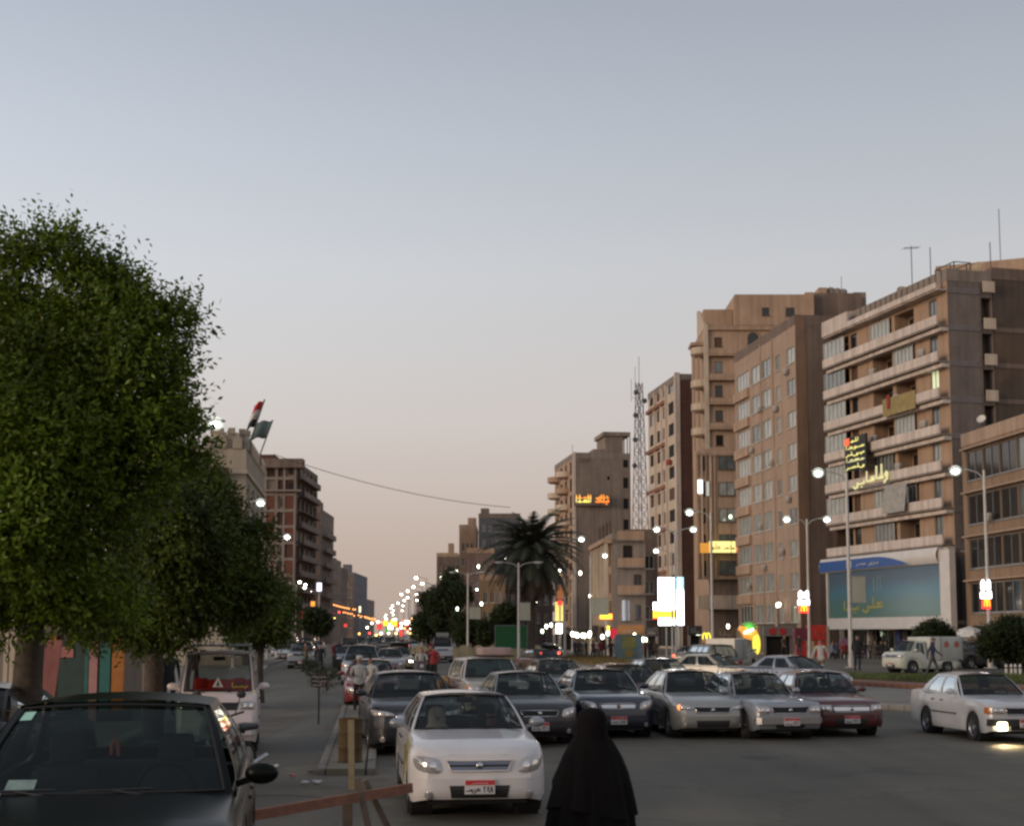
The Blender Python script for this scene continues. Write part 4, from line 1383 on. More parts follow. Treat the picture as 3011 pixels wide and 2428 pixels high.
# letters and sign on the banded block
M_YNEON = glow('yellow_neon', (0.95, 0.82, 0.28), 0.5)
M_GNEON = glow('pale_yellow_neon', (0.85, 0.80, 0.42), 0.36)
M_RNEON = glow('red_neon', (1.0, 0.08, 0.05), 1.2)
M_ONEON = glow('orange_neon', (1.0, 0.30, 0.05), 0.9)
M_WNEON = glow('white_neon', (1.0, 1.0, 1.0), 4.0)
def on_face(t, u0=0.0, v0=0.0):
    return lambda a, c, d: (u0 + a, -d, v0 + c)
x0, x1 = b.x_at('front', 2493, -1.7), b.x_at('front', 2556, -1.7)
zt, zb_ = b.z_at('front', 2525, 1295), b.z_at('front', 2525, 1393)
wx, wy = b.world2('front', x0)
t = thing('sign', 'dark upright board with rows of yellow letters and a red square', 'sign', (wx, wy, 0), b.rz)
tpart(t, 'board', mat('sign_black', (0.015, 0.015, 0.012), 0.5, var=0.1), (0, x1 - x0, -1.75, -1.55, zb_, zt))
tpart(t, 'red_square', glow('orange_red_panel', (1.0, 0.13, 0.03), 0.75), (0.1, 0.95, -1.80, -1.752, zt - 0.75, zt - 0.08))
tpart(t, 'bracket', M_FRAMEG, (0.3, 0.42, -1.54, -0.9, zb_ + 0.2, zb_ + 0.3), (x1 - x0 - 0.5, x1 - x0 - 0.38, -1.54, -0.9, zb_ + 0.2, zb_ + 0.3), (0.3, 0.42, -1.54, -0.9, zt - 0.4, zt - 0.3))
rows = (('alef', 'lam', 'mim'), ('sin', 'waw', 'ta', 'alef'), ('ba', 'ya', 'lam', 'ra'), ('mim', 'ha', 'ta', 'alef'), ('ya', 'lam', 'sin', 'ra'))
for i, w_ in enumerate(rows):
    mb = MB()
    hh = (zt - zb_) / 5.2
    ww_ = (x1 - x0) * (0.9 if i else 0.4)
    write_word(mb, w_, lambda a, c, d: (0.12 + a + (0 if i else 1.15), -1.755 - d, zt - hh * (i + 1.05) + c), ww_, hh * 0.82, 0.2, 0.05)
    mb.build('letters', M_YNEON if i != 3 else M_GNEON, t)
x0, x1 = b.x_at('front', 2516, -1.3), b.x_at('front', 2622, -1.3)
wx, wy = b.world2('front', x0)
t = thing('sign', 'yellow lit cut-out word fixed along a balcony band right of the dark board', 'sign', (wx, wy, 0), b.rz)
zb_ = b.z_at('front', 2565, 1437)
for w_, f0, f1, hgt in ((('waw', 'lam', 'alef'), 0.62, 1.0, 1.75), (('sin', 'alef'), 0.36, 0.6, 1.45), (('ba', 'ya'), 0.0, 0.33, 1.15)):
    mb = MB()
    write_word(mb, w_, lambda a, c, d: (lerp(0, x1 - x0, f0) + a, -1.32 - d, zb_ + c), (x1 - x0) * (f1 - f0), hgt, 0.14, 0.08)
    mb.build('letters', M_GNEON, t)
tpart(t, 'rail', M_FRAMEG, (0, x1 - x0, -1.30, -1.18, zb_ - 0.1, zb_ - 0.02))

# roof things of the banded block
def roof_point(b, face, px, d=1.0):
    x = b.x_at(face, px)
    c, s = math.cos(b.rz), math.sin(b.rz)
    ox, oy = b.world2(face, x)
    return ox - d * s, oy + d * c
M_STEEL = mat('weathered_steel', (0.10, 0.095, 0.09), 0.6, 0.4, var=0.3, scale=3)
def mast(label, px, py_top, bld, d=1.5, arms=False, group='aerial masts on the roofs', zr=None, parapet=0.9):
    x, y = roof_point(bld, 'front', px, d)
    z0 = zr if zr is not None else bld.H - parapet
    h = Z_at(py_top, y) - z0
    t = thing('aerial_mast', label, 'aerial', (x, y, z0), 0.3, group)
    mb = MB(); mb.tube([(0, 0, 0), (0, 0, h)], 0.045, 6); mb.build('pole', M_STEEL, t)
    if arms:
        mb = MB()
        mb.bar((-0.8, 0, h - 0.25), (0.8, 0, h - 0.05), 0.04)
        for i in range(6):
            x_ = -0.75 + 0.3 * i
            mb.bar((x_, -0.45, h - 0.24 + 0.035 * i), (x_, 0.45, h - 0.24 + 0.035 * i), 0.025)
        mb.build('aerial', M_STEEL, t)
    return t
mast('roof aerial with a comb of short arms, left of the steel frame', 2676, 705, b, 1.0, True)
mast('thin bare mast just right of the comb aerial', 2714, 708, b, 1.6)
mast('thin bare mast above the satellite dish', 2836, 692, b, 3.4)
x, y = roof_point(b, 'front', 2757, 1.6)
t = thing('roof_frame', 'low open steel frame standing on the roof corner of the banded block', 'steel frame', (x, y, b.H - 0.9), b.rz)
mb = MB()
for px_ in (-1.6, -0.9, 0.8, 1.4):
    mb.bar((px_, 0, 0), (px_, 0, 2.1), 0.08); mb.bar((px_, 1.6, 0), (px_, 1.6, 2.1), 0.08)
mb.build('upright', M_STEEL, t)
mb = MB()
for z_ in (1.2, 2.1):
    mb.bar((-1.6, 0, z_), (1.4, 0, z_), 0.07); mb.bar((-1.6, 1.6, z_), (1.4, 1.6, z_), 0.07)
for px_ in (-1.6, 1.4):
    mb.bar((px_, 0, 2.1), (px_, 1.6, 2.1), 0.07)
mb.build('rail', M_STEEL, t)
def dish(name_label, loc, rad, az, el, m, mastz):
    t = thing('satellite_dish', name_label, 'satellite dish', loc, az)
    mb = MB()
    prof = [(rad * i / 6, 0.28 * rad * (i / 6) ** 2) for i in range(7)]
    prof[0] = (0.001, 0)
    mb.lathe(prof + [(rad, 0.28 * rad + 0.04)] + [(rad * i / 6 if i else 0.001, 0.28 * rad * (i / 6) ** 2 - 0.05) for i in range(6, -1, -1)], 24, 'y', cap=False)
    o = mb.build('dish', m, t, 40); o.rotation_euler = (el + math.pi, 0, 0); o.location = (0, 0, mastz)
    mb = MB(); mb.tube([(0, 0.25, 0), (0, 0.1, mastz)], 0.06, 6); mb.bar((-0.4, 0.3, 0), (0, 0.12, mastz * 0.7), 0.05); mb.bar((0.4, 0.3, 0), (0, 0.12, mastz * 0.7), 0.05); mb.build('stand', M_STEEL, t)
    return t
M_DISH = mat('dish_paint', (0.42, 0.31, 0.19), 0.6, var=0.2, scale=3)
x, y = roof_point(b, 'front', 2770, 2.6)
dish('large tan satellite dish on the roof right of the steel frame', (x + 1.6, y + 0.6, b.H - 0.9), 0.95, R(-62), R(-28), M_DISH, 1.5)

# ---------------------------------------------------------------- dark block at the right edge and the tan one behind
P0 = Vector((41.25, 120.1)); dv = Vector((0.969, 0.248))
b = Bld('apartment_building', 'dark brown plain-walled block at the right edge of the street', P0, P0 + dv * 17, 18, 33.4, RIGHT_GROUP)
b.wall('front', [], mat('stained_dark_wall', (0.115, 0.085, 0.066), 0.95, var=0.3, scale=0.25, streak=0.4, dirt=(0.27, 0.15, 0.075)))
for z in zk[1:]:
    b.fbox('front', 'floor_band', 0.02, b.L, -0.05, -0.002, z - 0.3, z + 0.1, W_DARK)
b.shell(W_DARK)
b = Bld('apartment_building', 'tan upper storeys rising behind the dark brown block', (45.5, 150), (64, 142), 14, 41.3, RIGHT_GROUP)
ops = wgrid(b, 'front', 1, b.L - 1, 5, 5, 3.2, 11, 1.4, 1.5, panes=[M_PANEDARK, M_PANE])
b.wall('front', ops, W_SAND); fill(b, 'front', ops); b.shell(W_SAND)
mast('tall mast at the very right edge above the tan storeys', 2969, 590, b, 2.0)
# office block with window bands, right edge
b = Bld('office_building', 'low beige office block with long bands of mullioned windows behind the right tree', (37.0, 116.5), (41.2, 76), 3.2, 18.4, RIGHT_GROUP)
ops = []
fz = [3.9 + 3.55 * k for k in range(4)]
for z in fz:
    for i in range(13):
        x = 0.9 + i * 3.0
        ops.append((x, x + 2.9, z, z + 2.35, M_PANEDARK if rng.random() < 0.6 else M_PANE, M_FRAMEG, 2))
ops.append((1, b.L - 1, 0.3, 2.9, M_VOID, M_FRAMEG, 10))
b.wall('front', ops, mat('office_render', (0.29, 0.195, 0.125), 0.9, var=0.2, scale=0.4, streak=0.3), depth=0.4)
fill(b, 'front', ops)
for z in fz:
    b.fbox('front', 'sun_shelf', 0.6, b.L, -0.5, -0.002, z + 2.5, z + 2.62, W_BEIGE)
b.put('front', ac_mesh(), 'air_conditioner', b.x_at('front', 2915), -0.1, fz[2] + 0.0)
b.shell(W_BEIGE)
dish('small white dish on the roof edge of the office block', (37.9, 114.0, 18.5), 0.38, R(-40), R(-30), M_BBW, 0.9)

# ---------------------------------------------------------------- beige block with regular windows
b = Bld('apartment_building', 'plain beige block with five columns of curtained windows', (26.05, 164.6), (28.95, 143.6), 14, 34.6, RIGHT_GROUP)
cols = []
for a, c in ((2174, 2211), (2218, 2243), (2249, 2275), (2291, 2304), (2324, 2348)):
    cols.append((b.x_at('front', a), b.x_at('front', c)))
zt = b.z_at('front', 2330, 1015)
ops = []
rowz = [zt - 1.25 - 3.32 * k for k in range(9)]
for k, z in enumerate(rowz):
    for i, (a, c) in enumerate(cols):
        h = 1.95 if i < 3 else 1.65
        if z < 3.2:
            continue
        pm = M_PANEPALE if rng.random() < 0.75 else M_PANE
        ops.append((a, c, z - 0.5, z - 0.5 + h, pm, M_FRAMEW, 4 if i == 0 else 2))
ops.append((1, 6, 0.3, 3.4)); ops.append((7, 13, 0.3, 3.3)); ops.append((14, 20, 0.3, 3.3))
b.wall('front', ops, W_BEIGE, depth=0.35)
fill(b, 'front', [o for o in ops if len(o) > 4])
for x in (cols[1][1] + 0.35, cols[2][1] + 0.8):
    b.fbox('front', 'pilaster', x, x + 0.25, -0.10, -0.002, 4, 33.9, W_BEIGE)
for z in rowz:
    if z > 4:
        b.fbox('front', 'bay_front', cols[0][0] - 0.3, cols[0][1] + 0.15, -0.35, -0.003, z - 1.65, z - 0.62, W_SAND)
for k, i in ((0, 4), (1, 3), (2, 1), (4, 4), (6, 2)):
    b.put('front', ac_mesh(), 'air_conditioner', cols[i][0], -0.0, rowz[k] - 1.5)
b.fbox('front', 'shop_interior', 0.9, 20.1, 0.36, 0.42, 0.3, 3.5, mat('dim_shop', (0.09, 0.075, 0.06), 0.6, var=0.6, scale=1.0, emit=(0.9, 0.75, 0.5), estr=0.035))
b.shell(W_DARK)
b.fbox('right', 'corner_strip', 0.0, 1.15, -0.05, -0.003, 0.1, 34.5, mat('brown_corner_render', (0.24, 0.15, 0.10), 0.95, var=0.2, scale=0.4, streak=0.3))
BB = b

# ---------------------------------------------------------------- tall tan block with the little balconies
Y3 = 194.0
b = Bld('apartment_building', 'tallest tan block with a row of dark doors over small balconies', (X_at(2085, Y3), Y3), (X_at(2404, Y3), Y3), 16, Z_at(948, Y3), RIGHT_GROUP)
zz = lambda py: Z_at(py, Y3)
fx = lambda px: X_at(px, Y3) - X_at(2085, Y3)
ops = []
ys = [(983, 1011), (1056, 1091), (1128, 1162), (1203, 1236), (1277, 1309)]
for k, (a, c) in enumerate(ys):
    ops.append((fx(2110), fx(2133), zz(c), zz(a), (M_SHUT, M_PANE, M_PANEDARK, M_PANEDARK, M_PANEDARK)[k], M_FRAMEB, 1))
for k in range(5):
    y_ = 1343 + 77 * k
    ops.append((fx(2112), fx(2159), zz(y_ + 36), zz(y_), M_PANEPALE if k in (1, 2) else M_PANE, M_FRAMEB, 2))
b.wall('front', ops, W_SAND, depth=0.4, z0=zz(1700)); fill(b, 'front', ops)
b.wall('front', [(1.0, 6, 0.3, 3.0), (7, 13, 0.3, 3.0)], W_DARK, z0=0, z1=zz(1700), d=0.0, name='shop_wall', depth=1.0)
b.fbox('front', 'shop_interior', 0.8, 13.2, 0.95, 0.99, 0.3, 3.2, M_SHOPW)
b.fbox('front', 'balcony_front', -1.7, fx(2172), -1.3, -0.003, zz(1792), zz(1752), W_CREAM)
up = [(fx(2254), fx(2276), zz(916), zz(892), M_PANEDARK, M_FRAMEB, 2), (fx(2325), fx(2352), zz(918), zz(892), M_PANEDARK, M_FRAMEB, 2)]
b.wall('front', up, W_SAND, z0=b.H + 0.13, z1=zz(852), x0=fx(2173), x1=b.L, d=0.05, depth=0.3, name='upper_storey')
fill(b, 'front', up)
b.fbox('front', 'upper_storey', fx(2173), b.L, 0.36, 9.5, b.H + 0.13, zz(852) - 0.02, W_SAND)
b.fbox('front', 'terrace_wall', 0.0, fx(2171), 2.0, 9.0, b.H + 0.13, zz(888), W_SAND)
# arched window
mb = MB()
ax, aw, az0, ah = fx(2226), fx(2245) - fx(2226), zz(1004), zz(966) - zz(1004)
pts = [(ax - aw, -0.02, az0), (ax + aw, -0.02, az0)] + [(ax + aw * math.cos(t_), -0.02, az0 + ah - aw + aw * math.sin(t_)) for t_ in [math.pi * i / 10 for i in range(11)]]
mb.sheet(pts, 0.03, (0, -1, 0))
me = mb.mesh('arched_window', M_PANEDARK); ow = b.put('front', me, 'arched_window', 0, 0, 0)
mb = MB()
arc = [(ax - aw, -0.06, az0)] + [(ax - aw * math.cos(t_), -0.06, az0 + ah - aw + aw * math.sin(t_)) for t_ in [math.pi * i / 12 for i in range(13)]] + [(ax + aw, -0.06, az0)]
mb.tube(arc, 0.12, 5); mb.build('window_frame', W_TAN, ow)
for y_ in (1034, 1107, 1180, 1255, 1329):
    b.fbox('front', 'balcony_floor', fx(2092), fx(2170), -0.9, -0.004, zz(y_ + 8), zz(y_ + 2), W_TAN)
    b.fbox('front', 'balcony_front', fx(2092), fx(2170), -0.9, -0.75, zz(y_ + 1.5), zz(y_ - 11), W_SAND)
b.fbox('front', 'cornice', -0.3, b.L - 0.05, -0.35, -0.004, zz(962), zz(950), W_TAN)
b.fbox('front', 'corner_pilaster', -0.35, 0.25, -0.4, -0.005, zz(1320), zz(945), W_CREAM)
# fat lower bay with pilasters and its sloped cap
b.fbox('front', 'bay', -1.7, fx(2172), -1.1, -0.006, zz(1705), zz(1335), W_SAND)
for i, px_ in enumerate((2049, 2061, 2074, 2087, 2099)):
    x = fx(px_)
    b.fbox('front', 'pilaster', x, x + 0.22, -1.28, -1.103, zz(1700), zz(1340), W_CREAM if i % 2 else W_TAN)
mb = MB(); mb.add([(-1.75, -1.3, zz(1336)), (fx(2172), -1.3, zz(1336)), (fx(2172), -0.02, zz(1312)), (-1.0, -0.02, zz(1312))], [(0, 1, 2, 3)])
mb.add([(-1.75, -1.3, zz(1342)), (fx(2172), -1.3, zz(1342)), (fx(2172), -1.3, zz(1336.2)), (-1.75, -1.3, zz(1336.2))], [(0, 1, 2, 3)])
b.put('front', mb.mesh('bay_cap', W_TAN), 'bay_cap', 0, 0, 0)
for k in range(5):
    y_ = 1343 + 77 * k
    add_window(b, 'front', fx(2112), zz(y_ + 40), fx(2160) - fx(2112), zz(y_) - zz(y_ + 40), M_PANEPALE if k in (1, 2) else M_PANE, M_FRAMEB, 2, d=-1.28)
    add_window(b, 'front', fx(2064), zz(y_ + 44), fx(2073) - fx(2064), zz(y_) - zz(y_ + 44), M_PANEDARK, M_FRAMEB, 1, d=-1.27, sill=False)
add_window(b, 'front', fx(2049.5), zz(1455), fx(2066) - fx(2049.5), zz(1413) - zz(1455), M_LITX, M_FRAMEW, 1, d=-1.5, sill=False)
add_window(b, 'front', fx(2074), zz(1462), fx(2085) - fx(2074), zz(1418) - zz(1462), mat('lit_window_soft', (0.4, 0.4, 0.38), 0.5, emit=(1, 1, 0.9), estr=0.35), M_FRAMEW, 1, d=-1.5, sill=False)
# rounded balconies on the street side
for y_ in (1030, 1130, 1200, 1275):
    mb = MB(); mb.lathe([(1.5, 0), (1.75, 0.2), (1.75, 1.1), (1.55, 1.1), (1.5, 0.25)], 20, 'z')
    me = mb.mesh('rounded_balcony', W_CREAM, 40)
    o = b.put('front', me, 'rounded_balcony', -0.1, 2.6, zz(y_))
for x in (-1.55, -0.9):
    b.fbox('front', 'slim_column', x, x + 0.22, 2.0, 2.22, zz(1320), zz(990), W_SAND)
b.fbox('front', 'balcony_roof', -1.9, 0.0, 1.3, 4.5, zz(1002), zz(992), W_SAND)
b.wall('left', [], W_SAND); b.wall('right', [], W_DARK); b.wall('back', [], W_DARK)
mb = MB(); mb.box(0.02, b.L - 0.02, 0.02, b.D - 0.02, b.H - 0.3, b.H + 0.1); mb.build('roof', W_CONC, b.t)
# raked parapet on the street side
mb = MB(); mb.sheet([(-0.05, 0.3, b.H), (-0.05, 9, b.H), (-0.05, 9, zz(860)), (-0.05, 7, zz(868))], 0.25, (1, 0, 0))
mb.build('raked_parapet', W_CREAM, b.t)
# grey side wing with its lift room
wing = W_DARK
b.fbox('front', 'side_wing', b.L + 0.01, fx(2560), 1.2, 15.5, 0, zz(842), wing)
b.fbox('front', 'corner_pilaster', b.L - 0.9, b.L + 0.25, -0.10, 1.19, 20, zz(846), W_SAND)
b.fbox('front', 'lift_room', fx(2545), fx(2583), 3, 12, zz(900), zz(830), W_CONC)
b.fbox('front', 'roof_hut', fx(2437), fx(2462), 2.5, 6, zz(841), zz(818), W_SAND)
for i, px_ in enumerate((2477, 2497, 2515)):
    t = thing('water_tank', ('leftmost', 'middle', 'rightmost')[i] + ' of three round water tanks on the tallest roof', 'water tank', (X_at(px_, Y3), Y3 + 3.4, zz(841)), 0, 'water tanks on the tallest roof')
    mb = MB(); mb.lathe([(0.55, 0), (0.6, 0.08), (0.6, 1.0 - i * 0.12), (0.45, 1.2 - i * 0.12), (0.12, 1.28 - i * 0.12), (0.12, 1.34 - i * 0.12)], 18); mb.build('tank', W_CONC, t, 40)
    mb = MB(); mb.box(-0.6, 0.6, -0.6, 0.6, -0.02, 0.0); mb.build('stand', M_STEEL, t)
b3 = b
mast('thin mast behind the water tanks', 2524, 798, b, 6.0, zr=zz(842))

# ---------------------------------------------------------------- block with white piers and red brick flank
b = Bld('apartment_building', 'unfinished block with white piers in front and a bare red brick flank', (22.5, 233.4), (25.1, 215), 16, 41.6, RIGHT_GROUP)
xa2 = lambda px: b.x_at('front', px)
cols = [(xa2(1915), xa2(1929)), (xa2(1936), xa2(1949)), (xa2(1954), xa2(1963)), (xa2(1970), xa2(1986))]
ops = []
z0 = b.z_at('front', 1942, 1176)
for k in range(11):
    for i, (a, c) in enumerate(cols):
        z = z0 - 3.33 * k
        if z > 4:
            ops.append((a, c, z, z + 1.9, M_VOID if rng.random() < 0.55 else (M_SHUT if rng.random() < 0.5 else M_PANEDARK), M_FRAMEB if i < 3 else M_FRAMEG, 1))
ops.append((1.5, b.L - 1.5, 0.3, 3.4, M_VOID, M_FRAMEG, 5))
b.wall('front', ops, W_CREAM, depth=0.5); fill(b, 'front', ops, sill=False)
for k in range(6):
    z = z0 - 1.15 - 6.66 * k
    if z > 4:
        b.fbox('front', 'brown_band', 0.0, cols[2][1] + 0.3, -0.45, -0.003, z, z + 0.55, mat('brown_red_band', (0.25, 0.11, 0.06), 0.9, var=0.25, scale=0.8))
for a in (cols[0][1] + 0.4, cols[1][1] + 0.25, cols[2][1] + 0.15):
    b.fbox('front', 'pier', a, a + 0.5, -0.3, -0.004, 4, 41.0, W_WHITE)
b.fbox('front', 'corner_pier', b.L - 0.75, b.L + 0.12, -0.22, 0.5, 0.1, 41.9, W_WHITE)
b.fbox('front', 'hung_sheet', cols[0][0] - 0.2, cols[0][1] + 0.5, -0.35, -0.30, b.z_at('front', 1920, 1458), b.z_at('front', 1920, 1425), W_WHITE)
b.fbox('front', 'red_awning', xa2(1972), xa2(1981), -0.6, -0.25, b.z_at('front', 1975, 1366), b.z_at('front', 1975, 1352), mat('red_cloth', (0.3, 0.05, 0.04)))
b.wall('right', [], W_BRICKDK)
for z in range(1, 12):
    b.fbox('right', 'floor_edge', 0.6, b.D, -0.03, -0.002, 4 + 3.33 * z, 4.28 + 3.33 * z, mat('brick_floor_edge', (0.13, 0.06, 0.05), 0.95, var=0.3))
b.wall('left', [], W_CONC); b.wall('back', [], W_CONC); b.roof(W_CONC, 0.9)
# low block in front of the tower
b = Bld('apartment_building', 'low brown block of four storeys between the dark tower block and the white-piered block', (X_at(1758, 172), 172), (X_at(1800, 158), 158), 3.7, Z_at(1572, 158), RIGHT_GROUP)
ops = []
for k in range(4):
    for i in range(4):
        x = 0.8 + i * b.L / 4.1
        ops.append((x, x + 1.6, 3.9 + 3.0 * k, 5.9 + 3.0 * k, M_PANEDARK if (i + k) % 3 else M_PANE, M_FRAMEB, 2))
b.wall('front', ops + [(0.8, b.L - 0.8, 0.3, 3.0, M_VOID, M_FRAMEG, 4)], W_TAN, depth=0.4); fill(b, 'front', ops)
for i in range(5):
    x = 0.1 + i * b.L / 4.1
    b.fbox('front', 'column', x, x + 0.4, -0.9, -0.5, 3.2, b.H - 1.0, W_CREAM)
b.fbox('front', 'eaves', -0.4, b.L + 0.3, -1.1, -0.004, b.H - 1.0, b.H - 0.5, W_TAN)
rop = [(1.0, 2.0, 3.6, 6.0, M_PANEDARK, M_FRAMEB, 1), (2.5, 3.2, 3.8, 5.4, M_PANEDARK, M_FRAMEB, 1), (1.2, 2.3, 9.9, 12.0, M_VOID, M_FRAMEB, 1), (2.4, 3.3, 7.0, 8.8, M_PANEDARK, M_FRAMEB, 2)]
b.wall('right', rop, W_CONC); fill(b, 'right', rop)
for z in (6.6, 9.6, 12.6):
    b.fbox('right', 'balcony_front', 0.5, 3.5, -0.7, -0.6, z, z + 0.95, W_TAN)
    b.fbox('right', 'balcony_floor', 0.5, 3.5, -0.7, -0.003, z - 0.15, z - 0.01, W_CONC)
b.wall('left', [], W_DARK); b.wall('back', [], W_DARK); b.roof(W_CONC, 0.5)
b = Bld('apartment_building', 'dim low block behind the lattice mast', (X_at(1846, 176), 176), (X_at(1935, 176), 176), 8, Z_at(1560, 176), RIGHT_GROUP)
ops = wgrid(b, 'front', 0.3, b.L - 0.3, 2, 4, 3.1, 3, 1.1, 1.6, panes=[M_PANEDARK, M_VOID])
b.wall('front', ops, W_DARK); fill(b, 'front', ops); b.shell(W_DARK, parapet=0.4)
BLOW = b
# lattice mast on its roof
def lattice(label, x, y, z0, z1, w0, w1):
    t = thing('lattice_mast', label, 'radio mast', (x, y, z0), 0.5)
    h = z1 - z0
    wd = lambda z: lerp(w0, w1, z / h) / 2
    red = mat('mast_red', (0.20, 0.06, 0.045), 0.6, var=0.25); wht = mat('mast_white', (0.13, 0.125, 0.13), 0.6, var=0.2)
    for sx, sy in ((-1, -1), (1, -1), (1, 1), (-1, 1)):
        mb = MB(); mb.bar((sx * wd(0), sy * wd(0), 0), (sx * wd(h), sy * wd(h), h), 0.075); mb.build('mast_leg', red if sx * sy < 0 else wht, t)
    n = 11
    for i in range(n):
        za, zb = h * i / n, h * (i + 1) / n
        mb = MB()
        cs = [(-1, -1), (1, -1), (1, 1), (-1, 1)]
        for q in range(4):
            a, c = cs[q], cs[(q + 1) % 4]
            mb.bar((a[0] * wd(za), a[1] * wd(za), za), (c[0] * wd(za), c[1] * wd(za), za), 0.04)
            mb.bar((a[0] * wd(za), a[1] * wd(za), za), (c[0] * wd(zb), c[1] * wd(zb), zb), 0.035)
            mb.bar((c[0] * wd(za), c[1] * wd(za), za), (a[0] * wd(zb), a[1] * wd(zb), zb), 0.035)
        mb.build('bracing', wht if i % 2 else red, t)
    for z, dx in ((h * 0.62, -0.9), (h * 0.78, -0.8), (h * 0.93, -0.7), (h * 0.88, 0.6), (h * 0.45, -1.0)):
        mb = MB(); mb.lathe([(0.001, 0), (0.32, 0.05), (0.34, 0.25), (0.001, 0.3)], 12, 'y', (dx, -0.5, z), cap=False); mb.build('drum_antenna', wht, t, 40)
    mb = MB(); mb.bar((0, 0, h), (0, 0, h + 3.4), 0.05); mb.bar((-0.6, 0, h - 1), (-0.6, 0, h + 2.0), 0.04); mb.bar((-1.2, 0, h - 2.5), (-1.2, 0, h + 0.4), 0.04); mb.bar((-1.2, 0, h - 2), (0, 0, h - 2), 0.04); mb.build('whip_aerial', M_STEEL, t)
lattice('tall red and white lattice radio mast rising behind the low block', X_at(1884, 180), 180, BLOW.H - 0.4, Z_at(1120, 180), 1.5, 0.6)

# ---------------------------------------------------------------- dark block with the neon word
b = Bld('apartment_building', 'dark grey block with a yellow neon word on its blank flank', (X_at(1632, 280.6), 280.6), (11.35, 260), 10.6, Z_at(1331, 260), RIGHT_GROUP)
ops = []
for k in range(10):
    for i in range(4):
        x = 1.5 + i * 5
        ops.append((x, x + 2.2, 3.8 + 3.1 * k, 6.0 + 3.1 * k, M_PANEDARK if rng.random() < .6 else M_PANE, M_FRAMEB, 2))
b.wall('front', ops, W_SAND); fill(b, 'front', ops)
for k in range(10):
    for i in range(2):
        mb = MB(); mb.lathe([(1.4, -0.2), (1.75, 0.0), (1.75, 1.0), (1.6, 1.0)], 18, 'z')
        b.put('front', mb.mesh('rounded_balcony', W_CREAM if (k + i) % 3 else W_TAN, 40), 'rounded_balcony', 4 + i * 9.5, -0.35, 3.6 + 3.1 * k)
b.fbox('front', 'corner_strip', b.L - 0.5, b.L + 0.12, -0.1, 0.35, 0.2, b.H + 0.2, W_WHITE)
zx = lambda px: X_at(px, 261) - 11.35
rop = [(zx(1788), zx(1796), Z_at(1410, 260), Z_at(1398, 260), M_PANEDARK, M_FRAMEB, 1)]
for k in range(8):
    y_ = 1340 + 62 * k
    rop.append((zx(1836), zx(1852), Z_at(y_ + 32, 260), Z_at(y_, 260), M_PANEDARK, M_FRAMEB, 1))
b.wall('right', rop, W_GREY); fill(b, 'right', rop, sill=False)
b.fbox('right', 'roof_sign_band', zx(1704), zx(1735), -0.05, -0.004, Z_at(1358, 260), Z_at(1346, 260), W_DARK)
b.fbox('right', 'roof_hut', zx(1748), zx(1782), 0.4, 5, b.H - 0.9, Z_at(1317, 260), W_GREY)
b.fbox('right', 'stair_tower', zx(1783), zx(1837), 0.05, 8, b.H - 0.9, Z_at(1272, 260), W_GREY)
b.fbox('right', 'tower_cap', zx(1776), zx(1858), -0.3, 8.2, Z_at(1278, 260) + 0.01, Z_at(1270, 260) + 0.25, W_GREY)
for px_ in (1839, 1849, 1857):
    b.fbox('right', 'tower_post', zx(px_), zx(px_) + 0.16, 0.1, 0.3, b.H - 0.9, Z_at(1279, 260), W_GREY)
b.wall('left', [], W_CONC); b.wall('back', [], W_GREY); b.roof(W_CONC, 0.9)
mast('short mast on the dark grey block left of its stair tower', 1640, 1305, b, 3.0)
t = thing('sign', 'yellow and orange neon word high on the blank dark flank', 'sign', (X_at(1692, 259.8), 259.6, 0), 0)
for i, (a, c, w_) in enumerate(((0, 0.50, ('alef', 'lam', 'sin', 'lam', 'alef')), (0.62, 1.0, ('ba', 'lam', 'alef', 'ta')))):
    W0 = X_at(1790, 259.6) - X_at(1692, 259.6)
    mb = MB(); write_word(mb, w_, lambda p, q, d: (a * W0 + p, -0.1 - d, Z_at(1484, 259.6) + q), (c - a) * W0, 1.6, 0.17, 0.1); mb.build('letters', M_ONEON if i else M_YNEON, t)
    mb = MB(); write_word(mb, w_[::-1], lambda p, q, d: (a * W0 + p, -0.1 - d, Z_at(1470, 259.6) + q), (c - a) * W0, 1.0, 0.17, 0.1); mb.build('letters', mat('amber_neon', (0.8, 0.4, 0.1), 0.4, var=0, emit=(1.0, 0.48, 0.10), estr=0.6), t)
tpart(t, 'backing', W_DARK, (-0.2, W0 + 0.2, -0.08, 0.1, Z_at(1487, 259.6), Z_at(1455, 259.6)))

# small dishes and more air conditioners
gd = 'small dishes along the rooftops'
for i, (px, bl, d) in enumerate(((2205, BB, 2.0), (2262, BB, 3.0), (2300, BB, 1.5), (2480, BA, 1.4), (2560, BA, 2.2), (2640, BA, 1.2))):
    x, y = roof_point(bl, 'front', px, d)
    t = dish('small dish on the roof edge, ' + ('leftmost', 'middle', 'rightmost')[i % 3] + (' of three on the plain beige block' if i < 3 else ' of three on the banded block'), (x, y, bl.H - 0.9), 0.5, R(-50 + 9 * i), R(-35), M_DISH, 1.35)
    t['group'] = gd
for k, (x, z) in enumerate(((4.4, 7.2), (9.0, 13.6), (13.2, 20.1), (16.0, 10.4), (9.4, 26.4), (2.4, 22.8))):
    BB.put('front', ac_mesh(), 'air_conditioner', x, 0.0, z)

